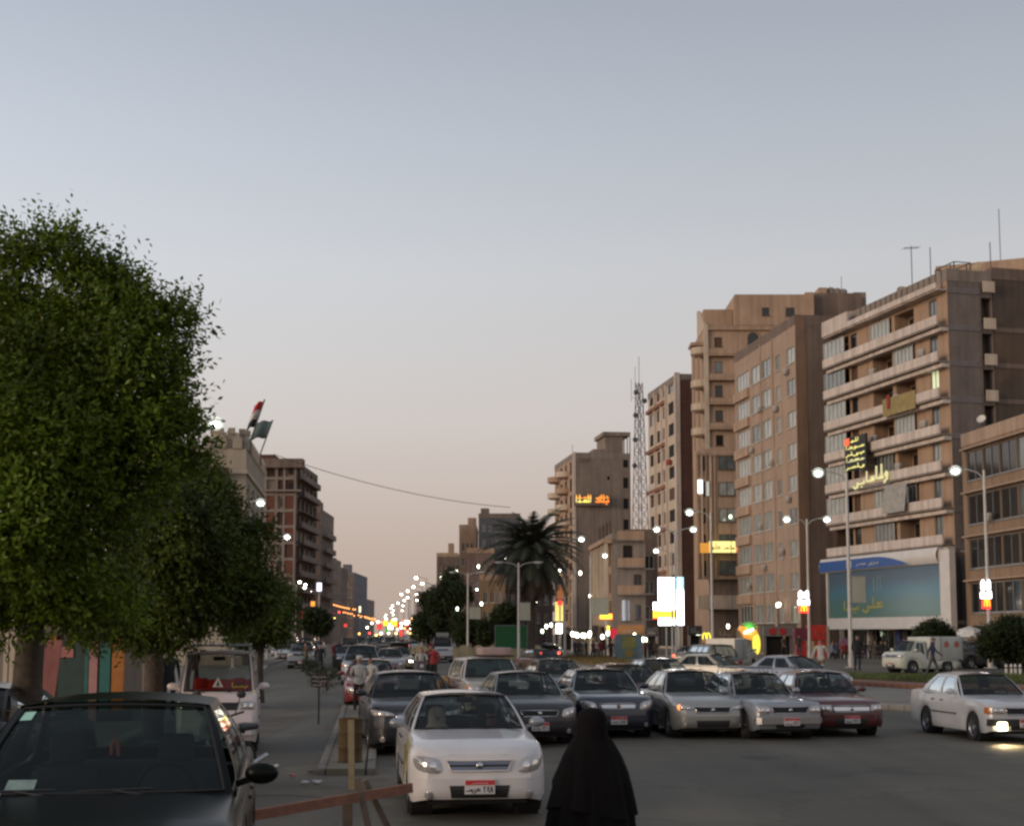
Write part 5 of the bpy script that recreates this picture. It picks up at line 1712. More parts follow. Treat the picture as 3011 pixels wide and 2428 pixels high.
# ---------------------------------------------------------------- left side of the avenue
LEFT_GROUP = 'buildings along the left side of the avenue'
W_CASTLE = mat('castle_stone', (0.42, 0.355, 0.275), 0.9, var=0.18, scale=0.6, streak=0.25, bump=0.1)
P1 = Vector((X_at(718, 95), 95.0)); dv = Vector((0.995, 0.10))
b = Bld('castle_building', 'cream building with battlements and two flags behind the big tree', P1 - dv * 9, P1, 17, Z_at(1318, 95), LEFT_GROUP)
ax = b.L - 2.9
b.wall('front', [(1.0, 2.6, 3, 6), (1.0, 2.6, 8, 11), (ax - 0.9, ax + 0.9, 2.8, 5.4)], W_CASTLE, depth=0.4)
fill(b, 'front', [(1.0, 2.6, 3, 6, M_PANE), (1.0, 2.6, 8, 11, M_PANE), (ax - 0.9, ax + 0.9, 2.8, 5.4, M_PANEDARK)])
rop = [(2 + 4 * i, 3.4 + 4 * i, z, z + 2.2, M_PANE, M_FRAMEW, 2) for i in range(4) for z in (3.5, 7.0, 10.2)]
b.wall('right', rop, W_CASTLE, depth=0.4); fill(b, 'right', rop)
b.wall('left', [], W_CASTLE); b.wall('back', [], W_CASTLE)
b.fbox('front', 'string_course', -0.1, b.L + 0.1, -0.14, -0.004, b.H - 1.7, b.H - 1.45, W_CREAM)
b.fbox('right', 'string_course', -0.1, b.D + 0.1, -0.14, -0.004, b.H - 1.7, b.H - 1.45, W_CREAM)
mb = MB(); mb.box(0.02, b.L - 0.02, 0.02, b.D - 0.02, b.H - 0.3, b.H); mb.build('roof', W_CONC, b.t)
for i in range(9):
    mb = MB()
    x = 0.1 + i * 1.0
    mb.box(x, x + 0.62, -0.12, 0.25, b.H + 0.001, b.H + 0.62); mb.sheet([(x, -0.12, b.H + 0.62), (x + 0.62, -0.12, b.H + 0.62), (x + 0.31, -0.12, b.H + 0.95)], 0.37, (0, 1, 0))
    mb.build('merlon', W_CASTLE, b.t)
for i in range(16):
    mb = MB()
    y = 0.5 + i * 1.02
    mb.box(b.L - 0.25, b.L + 0.12, y, y + 0.6, b.H + 0.001, b.H + 0.62); mb.sheet([(b.L - 0.25, y, b.H + 0.62), (b.L - 0.25, y + 0.6, b.H + 0.62), (b.L - 0.25, y + 0.3, b.H + 0.95)], 0.37, (1, 0, 0))
    mb.build('merlon', W_CASTLE, b.t)
mb = MB(); mb.lathe([(1.15, 0.0), (1.2, 0.2), (1.2, 1.0), (1.05, 1.0), (1.05, 0.5)], 20, 'z', (b.L - 1.2, 1.3, b.H)); mb.build('corner_turret', W_CASTLE, b.t, 40)
for i in range(9):
    a = 2 * math.pi * i / 9
    mb = MB(); mb.box(b.L - 1.2 + 1.13 * math.cos(a) - 0.22, b.L - 1.2 + 1.13 * math.cos(a) + 0.22, 1.3 + 1.13 * math.sin(a) - 0.2, 1.3 + 1.13 * math.sin(a) + 0.2, b.H + 1.002, b.H + 1.4); mb.build('merlon', W_CASTLE, b.t)
# brown awning over an arched window, showing above the smaller tree
mb = MB(); n = 14
awx, awz = b.x_at('front', 640), b.z_at('front', 640, 1404)
mb.grid(lambda u, v: (awx + 0.78 * math.cos(math.pi * (1 - u)) * (0.55 + 0.45 * v), -0.02 - 0.75 * v, awz + 0.78 * math.sin(math.pi * u) * (1.0 - 0.15 * v) - 0.4 * v * 0), [i / n for i in range(n + 1)], [0, 0.5, 1])
b.put('front', mb.mesh('awning', mat('brown_awning', (0.24, 0.11, 0.06), 0.8, var=0.25), 50), 'awning', 0, 0, 0)
def flag(label, pxb, pyb, pxt, pyt, Y, bands, w, h, droop):
    x0, z0, x1, z1 = X_at(pxb, Y), Z_at(pyb, Y), X_at(pxt, Y), Z_at(pyt, Y)
    t = thing('flag', label, 'flag', (x0, Y, z0), 0, 'flags on the castle building')
    mb = MB(); mb.tube([(0, 0, -1.0), (0, 0, 0), (x1 - x0, 0, z1 - z0)], 0.05, 6); mb.build('flagpole', M_STEEL, t)
    d = Vector((x1 - x0, 0, z1 - z0)); Lp = d.length; d.normalize()
    n = len(bands)
    mb = MB()
    for k, m in enumerate(bands):
        def fn(u, v):
            s = Lp - h * (k + v) / n
            p = d * s
            return (p.x - u * w * math.cos(droop), 0.10 * math.sin(u * 7 + v), p.z - u * w * math.sin(droop) - 0.06 * math.sin(u * 9))
        mb.grid(fn, [i / 10 for i in range(11)], [0, 0.5, 1], mi=k)
    o = mb.build('cloth', bands, t, 60)
    so = o.modifiers.new('thickness', 'SOLIDIFY'); so.thickness = 0.02
    return t
M_FR, M_FW, M_FB = mat('flag_red', (0.5, 0.035, 0.03), 0.9), mat('flag_white', (0.55, 0.52, 0.48), 0.9), mat('flag_black', (0.03, 0.03, 0.03), 0.9)
M_FG = mat('flag_grey_green', (0.10, 0.14, 0.14), 0.9, var=0.2)
flag('red, white and black flag on the higher of two leaning poles', 731, 1290, 770, 1170, 97, [M_FR, M_FW, M_FB], 0.8, 1.9, R(30))
flag('grey green flag on the lower of two leaning poles', 761, 1330, 795, 1232, 103, [M_FG], 1.25, 1.35, R(8))

# unfinished brick and concrete block
Yb = 250.0
P1 = Vector((X_at(867, Yb), Yb)); P0 = P1 + Vector((-14, 0.22))
b = Bld('apartment_building', 'unfinished dark concrete block with red brick infill on the left of the avenue', P0, P1, 25, Z_at(1352, Yb), LEFT_GROUP)
xq = lambda px: b.x_at('front', px)
cc = [xq(775), xq(808), xq(830), xq(866)]
ops = []
for k in range(10):
    z = 4.0 + 2.85 * k
    for i, (a, c) in enumerate(((cc[0] - 4.5, cc[0] - 0.4), (cc[0] + 0.3, cc[1] - 0.2), (cc[1] + 0.3, cc[2] - 0.1), (cc[2] + 0.3, cc[3] - 0.3))):
        ops.append((a, c, z + 0.1, z + 2.45, i, k))
b.wall('front', ops, W_CONC, depth=0.5)
for a, c, z, z1, i, k in ops:
    red = (i in (1, 3)) and k in (3, 5, 6, 7)
    b.fbox('front', 'brick_infill', a, c, 0.3 if not red else 0.12, 0.45, z, z1, W_BRICK if red else (W_BRICKDK if (i + k) % 3 else W_GREY))
    if (i == 2 or k == 9 or (i == 3 and k == 8)):
        add_window(b, 'front', a + 0.5, z + 0.4, min(1.3, c - a - 0.7), 1.6, M_VOID, M_FRAMEB, 1, sill=False)
b.fbox('front', 'roof_slab', -0.5, b.L + 1.2, -0.8, 2, b.H - 1.4, b.H + 0.2, W_DARK)
b.fbox('front', 'balcony_floor', cc[0], b.L + 1.0, -0.9, -0.003, b.H - 5.6, b.H - 5.3, W_CONC)
b.fbox('front', 'roof_hut', cc[0] - 2.5, cc[1] - 0.6, 1, 6, b.H + 0.2, Z_at(1333, Yb), W_BRICKDK)
rop = []
for k in range(10):
    for i in range(5):
        rop.append((1.5 + 4.7 * i, 4.2 + 4.7 * i, 4.2 + 2.85 * k, 6.3 + 2.85 * k, M_VOID if rng.random() < .6 else M_PANEDARK, M_FRAMEB, 2))
b.wall('right', rop, W_DARK, depth=0.4); fill(b, 'right', rop)
for k in range(10):
    if k != 7:
        b.fbox('right', 'balcony_front', 1.0 + (k % 3), 22, -1.1, -1.0, 3.9 + 2.85 * k, 4.8 + 2.85 * k, W_GREY)
    b.fbox('right', 'balcony_floor', 1.0 + (k % 3), 22, -1.1, -0.003, 3.75 + 2.85 * k, 3.88 + 2.85 * k, W_DARK)
b.wall('left', [], W_DARK); b.wall('back', [], W_DARK)
mb = MB(); mb.box(0.02, b.L - 0.02, 2.02, b.D - 0.02, b.H - 0.6, b.H - 0.2); mb.build('roof', W_CONC, b.t)

def far_block(label, a, c, ytop, Y, D, m, side_m, face, cols=3, group=LEFT_GROUP, hut=None, tilt=0.0, side_cols=4, fl=3.1, balc=False, win=None):
    P0 = Vector((X_at(a, Y), Y)); P1 = Vector((X_at(c, Y), Y + tilt))
    b = Bld('apartment_building', label, P0, P1, D, Z_at(ytop, Y), group)
    rows = max(2, int((b.H - 4.2) / fl))
    w = min(1.5, b.L / cols * 0.5)
    pn = win or [M_PANEDARK, M_PANEDARK, M_PANE, M_SHUT]
    ops = wgrid(b, 'front', 0.4, b.L - 0.4, cols, 4.0, fl, rows, w, 1.7, panes=pn)
    b.wall('front', ops, m); fill(b, 'front', ops)
    for f in ('left', 'right'):
        if f == face:
            so = wgrid(b, f, 0.5, D - 0.5, side_cols, 4.0, fl, rows, 1.6, 1.7, panes=pn)
            b.wall(f, so, side_m); fill(b, f, so)
            if balc:
                for k in range(rows):
                    b.fbox(f, 'balcony_front', D * 0.15, D * 0.85, -1.0, -0.9, 3.5 + fl * k, 4.4 + fl * k, side_m)
                    b.fbox(f, 'balcony_floor', D * 0.15, D * 0.85, -1.0, -0.003, 3.35 + fl * k, 3.48 + fl * k, W_CONC)
        else:
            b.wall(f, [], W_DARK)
    b.wall('back', [], W_DARK); b.roof(side_m, 0.8)
    if hut:
        b.fbox('front', 'roof_hut', b.L * hut[0], b.L * hut[1], 0.5, 5, b.H - 0.8, b.H + hut[2], side_m)
    return b
far_block('narrow dark block just beyond the unfinished concrete one', 885, 940, 1497, 288, 22, W_DARK, W_GREY, 'right', 3, balc=True, hut=(0.7, 0.98, 1.6))
far_block('brown mid-height block left of the vanishing avenue, third from the castle', 922, 970, 1640, 335, 22, W_DARK, W_CONC, 'right', 3, hut=(0.5, 0.8, 1.5))
far_block('low far block with a small roof hut on the left of the avenue', 962, 998, 1668, 385, 20, W_GREY, W_DARK, 'right', 3, hut=(0.2, 0.6, 2.5))
bb_ = far_block('farthest broad block on the left with a pale blue grey flank', 985, 1042, 1685, 440, 40, W_DARK, mat('blue_grey_render', (0.17, 0.17, 0.19), 0.9, var=0.2, scale=0.3), 'right', 5, hut=(0.4, 0.8, 2.6), side_cols=6)
far_block('low hazy block closing the left row beyond the broad one', 1030, 1066, 1760, 560, 50, W_GREY, W_CONC, 'right', 3)
far_block('tall dark block behind the small dark tree on the left', 880, 925, 1700, 300, 15, W_DARK, W_GREY, 'right', 3)

# ---------------------------------------------------------------- far right side
FR = RIGHT_GROUP
far_block('small brown block at the far end of the right row', 1284, 1345, 1628, 335, 26, W_DARK, W_SAND, 'left', 4, FR, hut=(0.55, 0.8, 2.4))
far_block('pale tan block with a stepped top, left of the blue grey one', 1350, 1400, 1545, 300, 18, W_TAN, W_SAND, 'left', 3, FR, hut=(0.5, 0.98, 1.6))
far_block('blue grey tall block behind the palm', 1407, 1530, 1512, 285, 20, mat('blue_grey_render', (0.17, 0.17, 0.19)), W_CONC, 'left', 6, FR, hut=(0.05, 0.25, 1.2), win=[M_PANE, M_PANEDARK])
far_block('low pinkish block with a long balcony, left of the palm', 1372, 1452, 1614, 262, 18, mat('pinkish_render', (0.22, 0.15, 0.13), 0.9, var=0.2, scale=0.4, streak=0.3), W_TAN, 'left', 4, FR)
far_block('plain ochre house behind the lamp posts left of the palm', 1410, 1486, 1692, 225, 16, mat('ochre_render', (0.27, 0.18, 0.105), 0.9, var=0.25, scale=0.4, streak=0.3), W_TAN, 'left', 3, FR)
far_block('dim block half hidden by the palm trunk', 1490, 1625, 1720, 240, 14, mat('mauve_render', (0.16, 0.115, 0.115), 0.9, var=0.25, scale=0.4, streak=0.3), W_TAN, 'left', 5, FR)
far_block('hazy block beyond the dark trees at the end of the right row', 1225, 1290, 1740, 430, 30, W_GREY, W_CONC, 'left', 4, FR)

# ---------------------------------------------------------------- hanging cable across the avenue
pa, pb = Vector((X_at(800, 240), 240, Z_at(1335, 240))), Vector((X_at(1500, 285), 285.2, Z_at(1492, 285)))
mb = MB(); mb2 = MB()
pts = [pa.lerp(pb, i / 24) - Vector((0, 0, 1.5 * 4 * (i / 24) * (1 - i / 24))) for i in range(25)]
mb.tube(pts, 0.06, 5)
o = mb.build('cable', M_STEEL); tag(o, 'long sagging cable hung across the avenue from the unfinished block', 'cable')

# ---------------------------------------------------------------- street lamps
M_POLE = mat('lamp_pole_paint', (0.46, 0.43, 0.39), 0.5, 0.3, var=0.25, scale=2)
M_BULB = glow('lamp_glass_lit', (0.95, 1.0, 0.92), 44.0)
M_BULBF = glow('lamp_glass_lit_far', (1.0, 0.93, 0.78), 24.0)
M_DULL = mat('lamp_glass_unlit', (0.3, 0.3, 0.28), 0.3, var=0.1)
HL = 10.0
def lamp_meshes():
    mb = MB(); mb.tube([(0, 0, 0), (0, 0, 0.5), (0, 0, 0.55), (0, 0, HL - 0.2), (0, 0, HL)], [0.15, 0.14, 0.11, 0.07, 0.06], 10); pole = mb.mesh('pole', M_POLE, 40)
    mb = MB(); mb.box(-0.25, 0.25, -0.25, 0.25, 0, 0.06, bev=0.01); plate = mb.mesh('base_plate', M_POLE)
    mb = MB(); mb.tube([(0, 0, HL - 0.45), (0.35, 0, HL - 0.12), (0.8, 0, HL + 0.02), (1.15, 0, HL + 0.05)], 0.04, 8); arm = mb.mesh('arm', M_POLE, 40)
    mb = MB(); mb.ball((1.42, 0, HL + 0.06), (0.42, 0.17, 0.10), 12, 6); head = mb.mesh('lamp_head', M_POLE, 60)
    mb = MB(); mb.ball((1.45, 0, HL - 0.03), (0.17, 0.16, 0.15), 14, 8); lens = mb.mesh('lamp_glass', M_BULB, 60)
    mb = MB(); mb.ball((1.45, 0, HL - 0.03), (0.21, 0.19, 0.19), 8, 6); lensf = mb.mesh('lamp_glass', M_BULBF, 60)
    mb = MB(); mb.ball((1.45, 0, HL - 0.03), (0.26, 0.20, 0.12), 8, 6); lensd = mb.mesh('lamp_glass', M_DULL, 60)
    g = bpy.data.materials.new('halo_glow'); g.use_nodes = True  # added see-through shell, its faint emission imitates glare round the lit glass
    nt = g.node_tree; nt.nodes.remove(nt.nodes['Principled BSDF'])
    a, e, m = nt.nodes.new('ShaderNodeBsdfTransparent'), nt.nodes.new('ShaderNodeEmission'), nt.nodes.new('ShaderNodeMixShader')
    e.inputs[0].default_value = (0.93, 1.0, 0.88, 1); e.inputs[1].default_value = 1.5; m.inputs[0].default_value = 0.26
    nt.links.new(a.outputs[0], m.inputs[1]); nt.links.new(e.outputs[0], m.inputs[2]); nt.links.new(m.outputs[0], nt.nodes['Material Output'].inputs['Surface'])
    mb = MB(); mb.ball((1.45, 0, HL - 0.03), (0.30, 0.28, 0.27), 16, 10); halo = mb.mesh('lamp_halo', g, 60)
    return pole, plate, arm, head, lens, lensf, lensd, halo
LM = lamp_meshes()
def street_lamp(label, x, y, sides, z=0.0, far=False, lit=True, rz=0.0, group='street lamps', h=1.0):
    t = thing('street_lamp', label, 'street lamp', (x, y, z), rz, group)
    t.scale = (1, 1, h)
    obj('pole', LM[0], t); obj('base_plate', LM[1], t)
    for s in sides:
        r = 0 if s > 0 else math.pi
        a = obj('arm', LM[2], t, (0, 0, 0), r)
        hd = obj('lamp_head', LM[3], t, (0, 0, 0), r)
        obj('lamp_glass', LM[6] if not lit else LM[5] if far else LM[4], hd)
        if lit and not far:
            obj('lamp_halo', LM[7], hd)
    return t
def board(label, px0, px1, py0, py1, Y, m, post_x, group='small pale boards on lamp posts'):
    t = thing('lamp_post_board', label, 'advert board', (X_at(post_x, Y), Y, 0), 0, group)
    a, c = X_at(px0, Y) - X_at(post_x, Y), X_at(px1, Y) - X_at(post_x, Y)
    z0, z1 = Z_at(py1, Y), Z_at(py0, Y)
    mb = MB(); mb.box(a, c, -0.08, -0.02, z0, z1); mb.build('panel', m, t)
    mb = MB(); mb.box(a - 0.03, c + 0.03, -0.1, 0.0, z1 + 0.001, z1 + 0.06); mb.box(a - 0.03, c + 0.03, -0.1, 0.0, z0 - 0.06, z0 - 0.001); mb.build('rail', M_FRAMEG, t)
M_BOARD = mat('pale_board', (0.33, 0.33, 0.27), 0.6, var=0.15, scale=1)
ZI = 0.48
LR = 'street lamps on the junction island'
street_lamp('single-armed lamp in front of the blue billboard', X_at(2495, 73), 73, (-1,), ZI, group=LR)
street_lamp('single-armed lamp nearest the right edge of the street, before the office block', X_at(2902, 72), 72, (-1,), ZI, group=LR)
street_lamp('double-armed lamp beside the red shopfront', X_at(2375, 103), 103, (-1, 1), ZI, group=LR)
street_lamp('single-armed lamp in front of the yellow signboard', X_at(2092, 97), 97, (-1,), ZI, group=LR)
street_lamp('double-armed lamp beside the bright white lit panels', X_at(1986, 113), 113, (-1, 1), ZI, group=LR)
street_lamp('single-armed lamp behind the bright white lit panels', X_at(1975, 134), 134, (-1,), 0, group=LR)
street_lamp('single-armed lamp carrying a pale board before the low brown block', X_at(1736, 142), 142, (1,), 0, group=LR)
street_lamp('single-armed lamp in front of the pale edge of the dark neon block', X_at(1660, 122), 122, (1,), 0.3, group=LR)
street_lamp('single-armed lamp to the right of the palm crown', X_at(1682, 174), 174, (-1,), 0, group=LR)
street_lamp('unlit lamp standing in front of the palm', X_at(1525, 105), 105, (-1, 1), 0, lit=False, group=LR, h=0.74)
street_lamp('unlit lamp with a pale board left of the palm', X_at(1376, 138), 138, (-1, 1), 0, lit=False, group=LR, h=0.81)
street_lamp('lit single-armed lamp against the ochre house', X_at(1427, 250), 250, (-1,), 0, group=LR)
board('pale board on the lamp post before the blue billboard', 2503, 2542, 1697, 1771, 73, M_BOARD, 2495)
board('pale board on the lamp post before the low brown block', 1740, 1788, 1761, 1807, 142, M_BOARD, 1736)
board('pale board on the unlit lamp post in front of the palm', 1528, 1559, 1774, 1822, 105, M_BOARD, 1525)
board('pale board on the unlit lamp post left of the palm', 1380, 1413, 1787, 1819, 138, M_BOARD, 1376)
LL = 'street lamps along the left pavement'
for i, (px, py) in enumerate(((625, 1256), (763, 1487), (843, 1586))):
    Y = 7.75 * F_PX / (HOR - py)
    street_lamp(('lamp shining just over the top of the big tree crown', 'lamp beside the castle building, at the edge of the smaller tree', 'lamp in front of the unfinished brick block')[i], X_at(px, Y) - 1.45, Y, (1,), 0.15, group=LL)
_ord = ['first', 'second', 'third', 'fourth', 'fifth', 'sixth', 'seventh', 'eighth', 'ninth', 'tenth', 'eleventh', 'twelfth', 'thirteenth', 'fourteenth', 'fifteenth', 'sixteenth']
for i, Y in enumerate((214, 226, 241, 262, 284, 308, 336, 372, 412, 460)):
    street_lamp(_ord[i] + ' of the distant lamps on the left of the avenue, counting from the near end', -33.3 - 0.102 * (Y - 212) + rng.uniform(-.8, .8), Y, (1,), 0, True, group='distant lamps on the left of the avenue')
for i, Y in enumerate((198, 221, 236, 258, 280, 304, 330, 360, 394, 432, 474, 522, 580, 650)):
    street_lamp(_ord[i] + ' of the distant lamps on the right of the avenue, counting from the near end', -11.2 - 0.0985 * (Y - 198) + rng.uniform(-1.2, 1.2), Y, (-1,) if i < 4 or i % 2 else (-1, 1), 0, True, group='distant lamps on the right of the avenue')

# strings of orange bulbs slung over the far avenue
M_OBULB = glow('orange_bulb', (1.0, 0.36, 0.10), 3.5)
for k, (a, c, Y, ya, yc, lab) in enumerate(((915, 1000, 300, 1748, 1790, 'string of orange bulbs on the left, nearest of the three over the avenue'), (985, 1075, 350, 1783, 1815, 'middle string of orange bulbs over the far avenue'), (1060, 1140, 420, 1808, 1832, 'farthest string of orange bulbs over the avenue'))):
    A, B_ = Vector((X_at(a, Y), Y, Z_at(ya, Y))), Vector((X_at(c, Y), Y + 30, Z_at(yc, Y + 30)))
    t = thing('string_lights', lab, 'string lights', A, 0, 'strings of orange bulbs over the avenue')
    pts = [(B_ - A) * (i / 20) - Vector((0, 0, 1.2 * 4 * (i / 20) * (1 - i / 20) * 0.4)) for i in range(21)]
    mb = MB(); mb.tube(pts, 0.03, 4); mb.build('cable', M_STEEL, t)
    mb = MB(); mb.ball((0, 0, 0), 0.17, 6, 4); bme = mb.mesh('bulb', M_OBULB)
    for i, p in enumerate(pts):
        if rng.random() < 0.8:
            obj('bulb', bme, t, p - Vector((0, 0, 0.2 + 0.5 * rng.random() * (k == 1))))

# ---------------------------------------------------------------- lit signs and boards
def lit_box(label, px0, px1, py0, py1, Y, m, depth=0.3, cat='lit sign', post=True, frame=M_FRAMEG, group=None, name='lit_sign', postz=0.0):
    x0, x1, z0, z1 = X_at(px0, Y), X_at(px1, Y), Z_at(py1, Y), Z_at(py0, Y)
    t = thing(name, label, cat, ((x0 + x1) / 2, Y, 0), 0, group)
    w = (x1 - x0) / 2
    mb = MB(); mb.box(-w, w, -depth / 2, depth / 2, z0, z1); mb.build('panel', m, t)
    mb = MB()
    for q in ((-w - 0.06, -w - 0.002, z0 - 0.06, z1 + 0.06), (w + 0.002, w + 0.06, z0 - 0.06, z1 + 0.06)):
        mb.box(q[0], q[1], -depth / 2 - 0.02, depth / 2 + 0.02, q[2], q[3])
    mb.box(-w, w, -depth / 2 - 0.02, depth / 2 + 0.02, z1 + 0.002, z1 + 0.06); mb.box(-w, w, -depth / 2 - 0.02, depth / 2 + 0.02, z0 - 0.06, z0 - 0.002)
    mb.build('frame', frame, t)
    if post and z0 > 0.4:
        mb = MB(); mb.tube([(0, 0.05, postz), (0, 0.05, z0 - 0.06)], 0.09, 8); mb.build('post', M_POLE, t)
    return t
M_XW = glow('lightbox_white', (0.97, 0.98, 1.0), 9.0)
M_XP = glow('lightbox_pinkish_white', (1.0, 0.93, 1.0), 7.0)
M_XB = glow('lightbox_pale_blue', (0.42, 0.80, 1.0), 1.3)
M_XY = glow('lightbox_yellow', (1.0, 0.78, 0.05), 1.6)
M_XR = glow('lightbox_red', (1.0, 0.05, 0.04), 1.4)
M_XO = glow('lightbox_orange', (1.0, 0.33, 0.04), 1.2)
M_XG = glow('lightbox_green', (0.15, 0.8, 0.12), 0.5)
M_XWARM = glow('lightbox_warm_white', (1.0, 0.92, 0.75), 7.0)
t = lit_box('broad glaring white light panel, left of a narrower one', 1934, 1981, 1700, 1838, 140, M_XW, 0.4)
mb = MB(); mb.box(-1.32, 0.78, -0.34, -0.215, Z_at(1817, 140), Z_at(1797, 140)); mb.build('yellow_strip', M_XY, t)
mb = MB(); mb.box(-1.36, 0.80, -0.30, -0.212, Z_at(1821, 140), Z_at(1818, 140)); mb.box(-1.36, 0.80, -0.30, -0.212, Z_at(1796.5, 140), Z_at(1794, 140)); mb.build('red_edge', M_XR, t)
mb = MB(); mb.box(-1.28, -0.85, -0.30, -0.2, Z_at(1794, 140), Z_at(1772, 140)); mb.build('side_panel', M_XW, t)
t = lit_box('narrow tall white light panel with a pale blue top', 1984, 2008, 1735, 1838, 141, M_XP, 0.4)
mb = MB(); mb.box(-0.40, 0.42, -0.2, 0.2, Z_at(1734, 141), Z_at(1698, 141)); mb.build('blue_top', M_XB, t)
t = lit_box('small bright yellow sign with red rim before the low brown block', 1763, 1798, 1806, 1820, 146, M_XY, 0.3, frame=M_XR)
lit_box('round red lamp sign below the yellow sign', 1795, 1811, 1850, 1876, 130, M_XR, 0.3, post=False, frame=M_XR) if False else None
def round_sign(label, px, py, rpx, Y, m, sq=1.0, group=None):
    t = thing('round_sign', label, 'round sign', (X_at(px, Y), Y, 0), 0, group)
    r = rpx * Y / F_PX
    z = Z_at(py, Y)
    mb = MB(); mb.lathe([(0.001, -0.1), (r, -0.1), (r, 0.1), (0.001, 0.1)], 24, 'y', (0, 0, 0), cap=False)
    o = mb.build('disc', m, t, 40); o.location = (0, 0, z); o.scale = (1, 1, sq)
    mb = MB(); mb.tube([(0, 0.02, 0), (0, 0.02, z - r * sq)], 0.05, 8); mb.build('post', M_POLE, t)
    return t
round_sign('round red sign below the small yellow sign', 1803, 1862, 11, 128, mat('red_disc', (0.5, 0.02, 0.04), 0.4, emit=(1, 0.03, 0.08), estr=0.5), 1.4)
lit_box('small square amber sign under the yellow sign', 1779, 1791, 1840, 1857, 148, M_XY, 0.3)
lit_box('tall narrow neon sign, cream over yellow, at the foot of the dark neon block', 1632, 1655, 1770, 1826, 190, mat('neon_cream_yellow', (0.7, 0.6, 0.2), 0.4, emit=(1.0, 0.80, 0.22), estr=0.95), 0.4)
lit_box('small red sign above the tall narrow neon sign', 1640, 1652, 1766, 1779, 189, M_XR, 0.3)
lit_box('dim orange sign board above the narrow neon sign', 1637, 1660, 1720, 1762, 191, mat('dim_orange_sign', (0.4, 0.16, 0.06), 0.5, emit=(1, .35, .12), estr=0.16), 0.3)
lit_box('pair of small white lights under the narrow neon sign', 1634, 1652, 1834, 1862, 188, M_XWARM, 0.3)
# yellow signboard on the tall tan block
t = thing('sign', 'long yellow and orange lit signboard across the bay of the tallest block', 'lit sign', (X_at(2059, 191.5), 191.4, 0), 0)
q = lambda px: X_at(px, 191.5) - X_at(2059, 191.5)
mb = MB(); mb.box(q(2086), q(2163), -0.35, 0.1, Z_at(1626, 191.5), Z_at(1593, 191.5)); mb.build('yellow_panel', glow('yellow_signboard', (1.0, 0.85, 0.30), 1.05), t)
mb = MB(); mb.box(q(2059), q(2085.7), -0.3, 0.1, Z_at(1627, 191.5), Z_at(1598, 191.5)); mb.build('orange_panel', mat('orange_signboard', (0.6, 0.3, 0.06), 0.4, emit=(1.0, 0.42, 0.06), estr=0.55), t)
mb = MB(); mb.box(q(2163.3), q(2188), -0.3, 0.1, Z_at(1627, 191.5), Z_at(1596, 191.5)); mb.build('red_panel', mat('red_signboard', (0.5, 0.1, 0.05), 0.4, emit=(1.0, 0.22, 0.10), estr=0.45), t)
mb = MB(); write_word(mb, ('mim', 'ta', 'sin', ' ', 'ha', 'lam', 'waw'), lambda a, c, d: (q(2090) + a, -0.352 - d, Z_at(1622, 191.5) + c), q(2160) - q(2090), 1.05, 0.1, 0.03); mb.build('letters', mat('brown_letters', (0.2, 0.06, 0.02), 0.6, emit=(0.6, 0.3, 0.05), estr=0.3), t)
mb = MB(); write_word(mb, ('ra', 'mim', 'ta'), lambda a, c, d: (q(2165) + a, -0.302 - d, Z_at(1622, 191.5) + c), q(2186) - q(2165), 0.9, 0.12, 0.03); mb.build('letters', M_XWARM if False else M_YNEON, t)
mb = MB(); mb.box(0.3, q(2180), 0.11, 1.4, Z_at(1620, 191.5), Z_at(1600, 191.5)); mb.build('bracket', M_FRAMEG, t)
# orange neon with yellow oval and green fronds
t = thing('neon_sign', 'orange shop neon with a yellow oval and green leaf shapes', 'neon sign', (X_at(2198, 128), 128, 0), 0)
q = lambda px: X_at(px, 128) - X_at(2198, 128); zq = lambda py: Z_at(py, 128)
mb = MB(); pts = [(q(2170), 0, zq(1846)), (q(2182), 0, zq(1850)), (q(2192), 0, zq(1868)), (q(2204), 0, zq(1872)), (q(2216), 0, zq(1860)), (q(2222), 0, zq(1880))]
mb.tube(pts, [0.22, 0.34, 0.36, 0.34, 0.36, 0.25], 8); mb.build('orange_arch', mat('orange_arch_lit', (0.7, 0.35, 0.05), 0.4, emit=(1.0, 0.42, 0.07), estr=0.85), t, 60)
mb = MB(); mb.ball((q(2219), -0.2, zq(1893)), (0.36, 0.2, 0.95), 14, 10); mb.build('yellow_oval', glow('yellow_oval_lit', (1.0, 0.80, 0.08), 1.2), t, 60)
for i in range(7):
    a = R(25 + i * 21)
    mb = MB(); mb.tube([(q(2198), 0, zq(1852)), (q(2198) + 0.5 * math.cos(a), -0.05, zq(1852) + 0.55 * math.sin(a)), (q(2198) + 0.9 * math.cos(a), -0.1, zq(1852) + 0.9 * math.sin(a) - 0.1)], [0.03, 0.06, 0.02], 6); mb.build('green_leaf', M_XG, t)
mb = MB()
for k in range(4):
    mb.ball((q(2186 + 7 * k), -0.4, zq(1860 - 3 * k)), 0.11, 8, 5)
mb.build('white_bulbs', M_XWARM, t).name = 'bulb_row'
mb = MB(); mb.box(q(2186), q(2190), -0.1, 0.1, 0, zq(1868)); mb.box(q(2216), q(2220), -0.1, 0.1, 0, zq(1905)); mb.build('stand', M_STEEL, t)
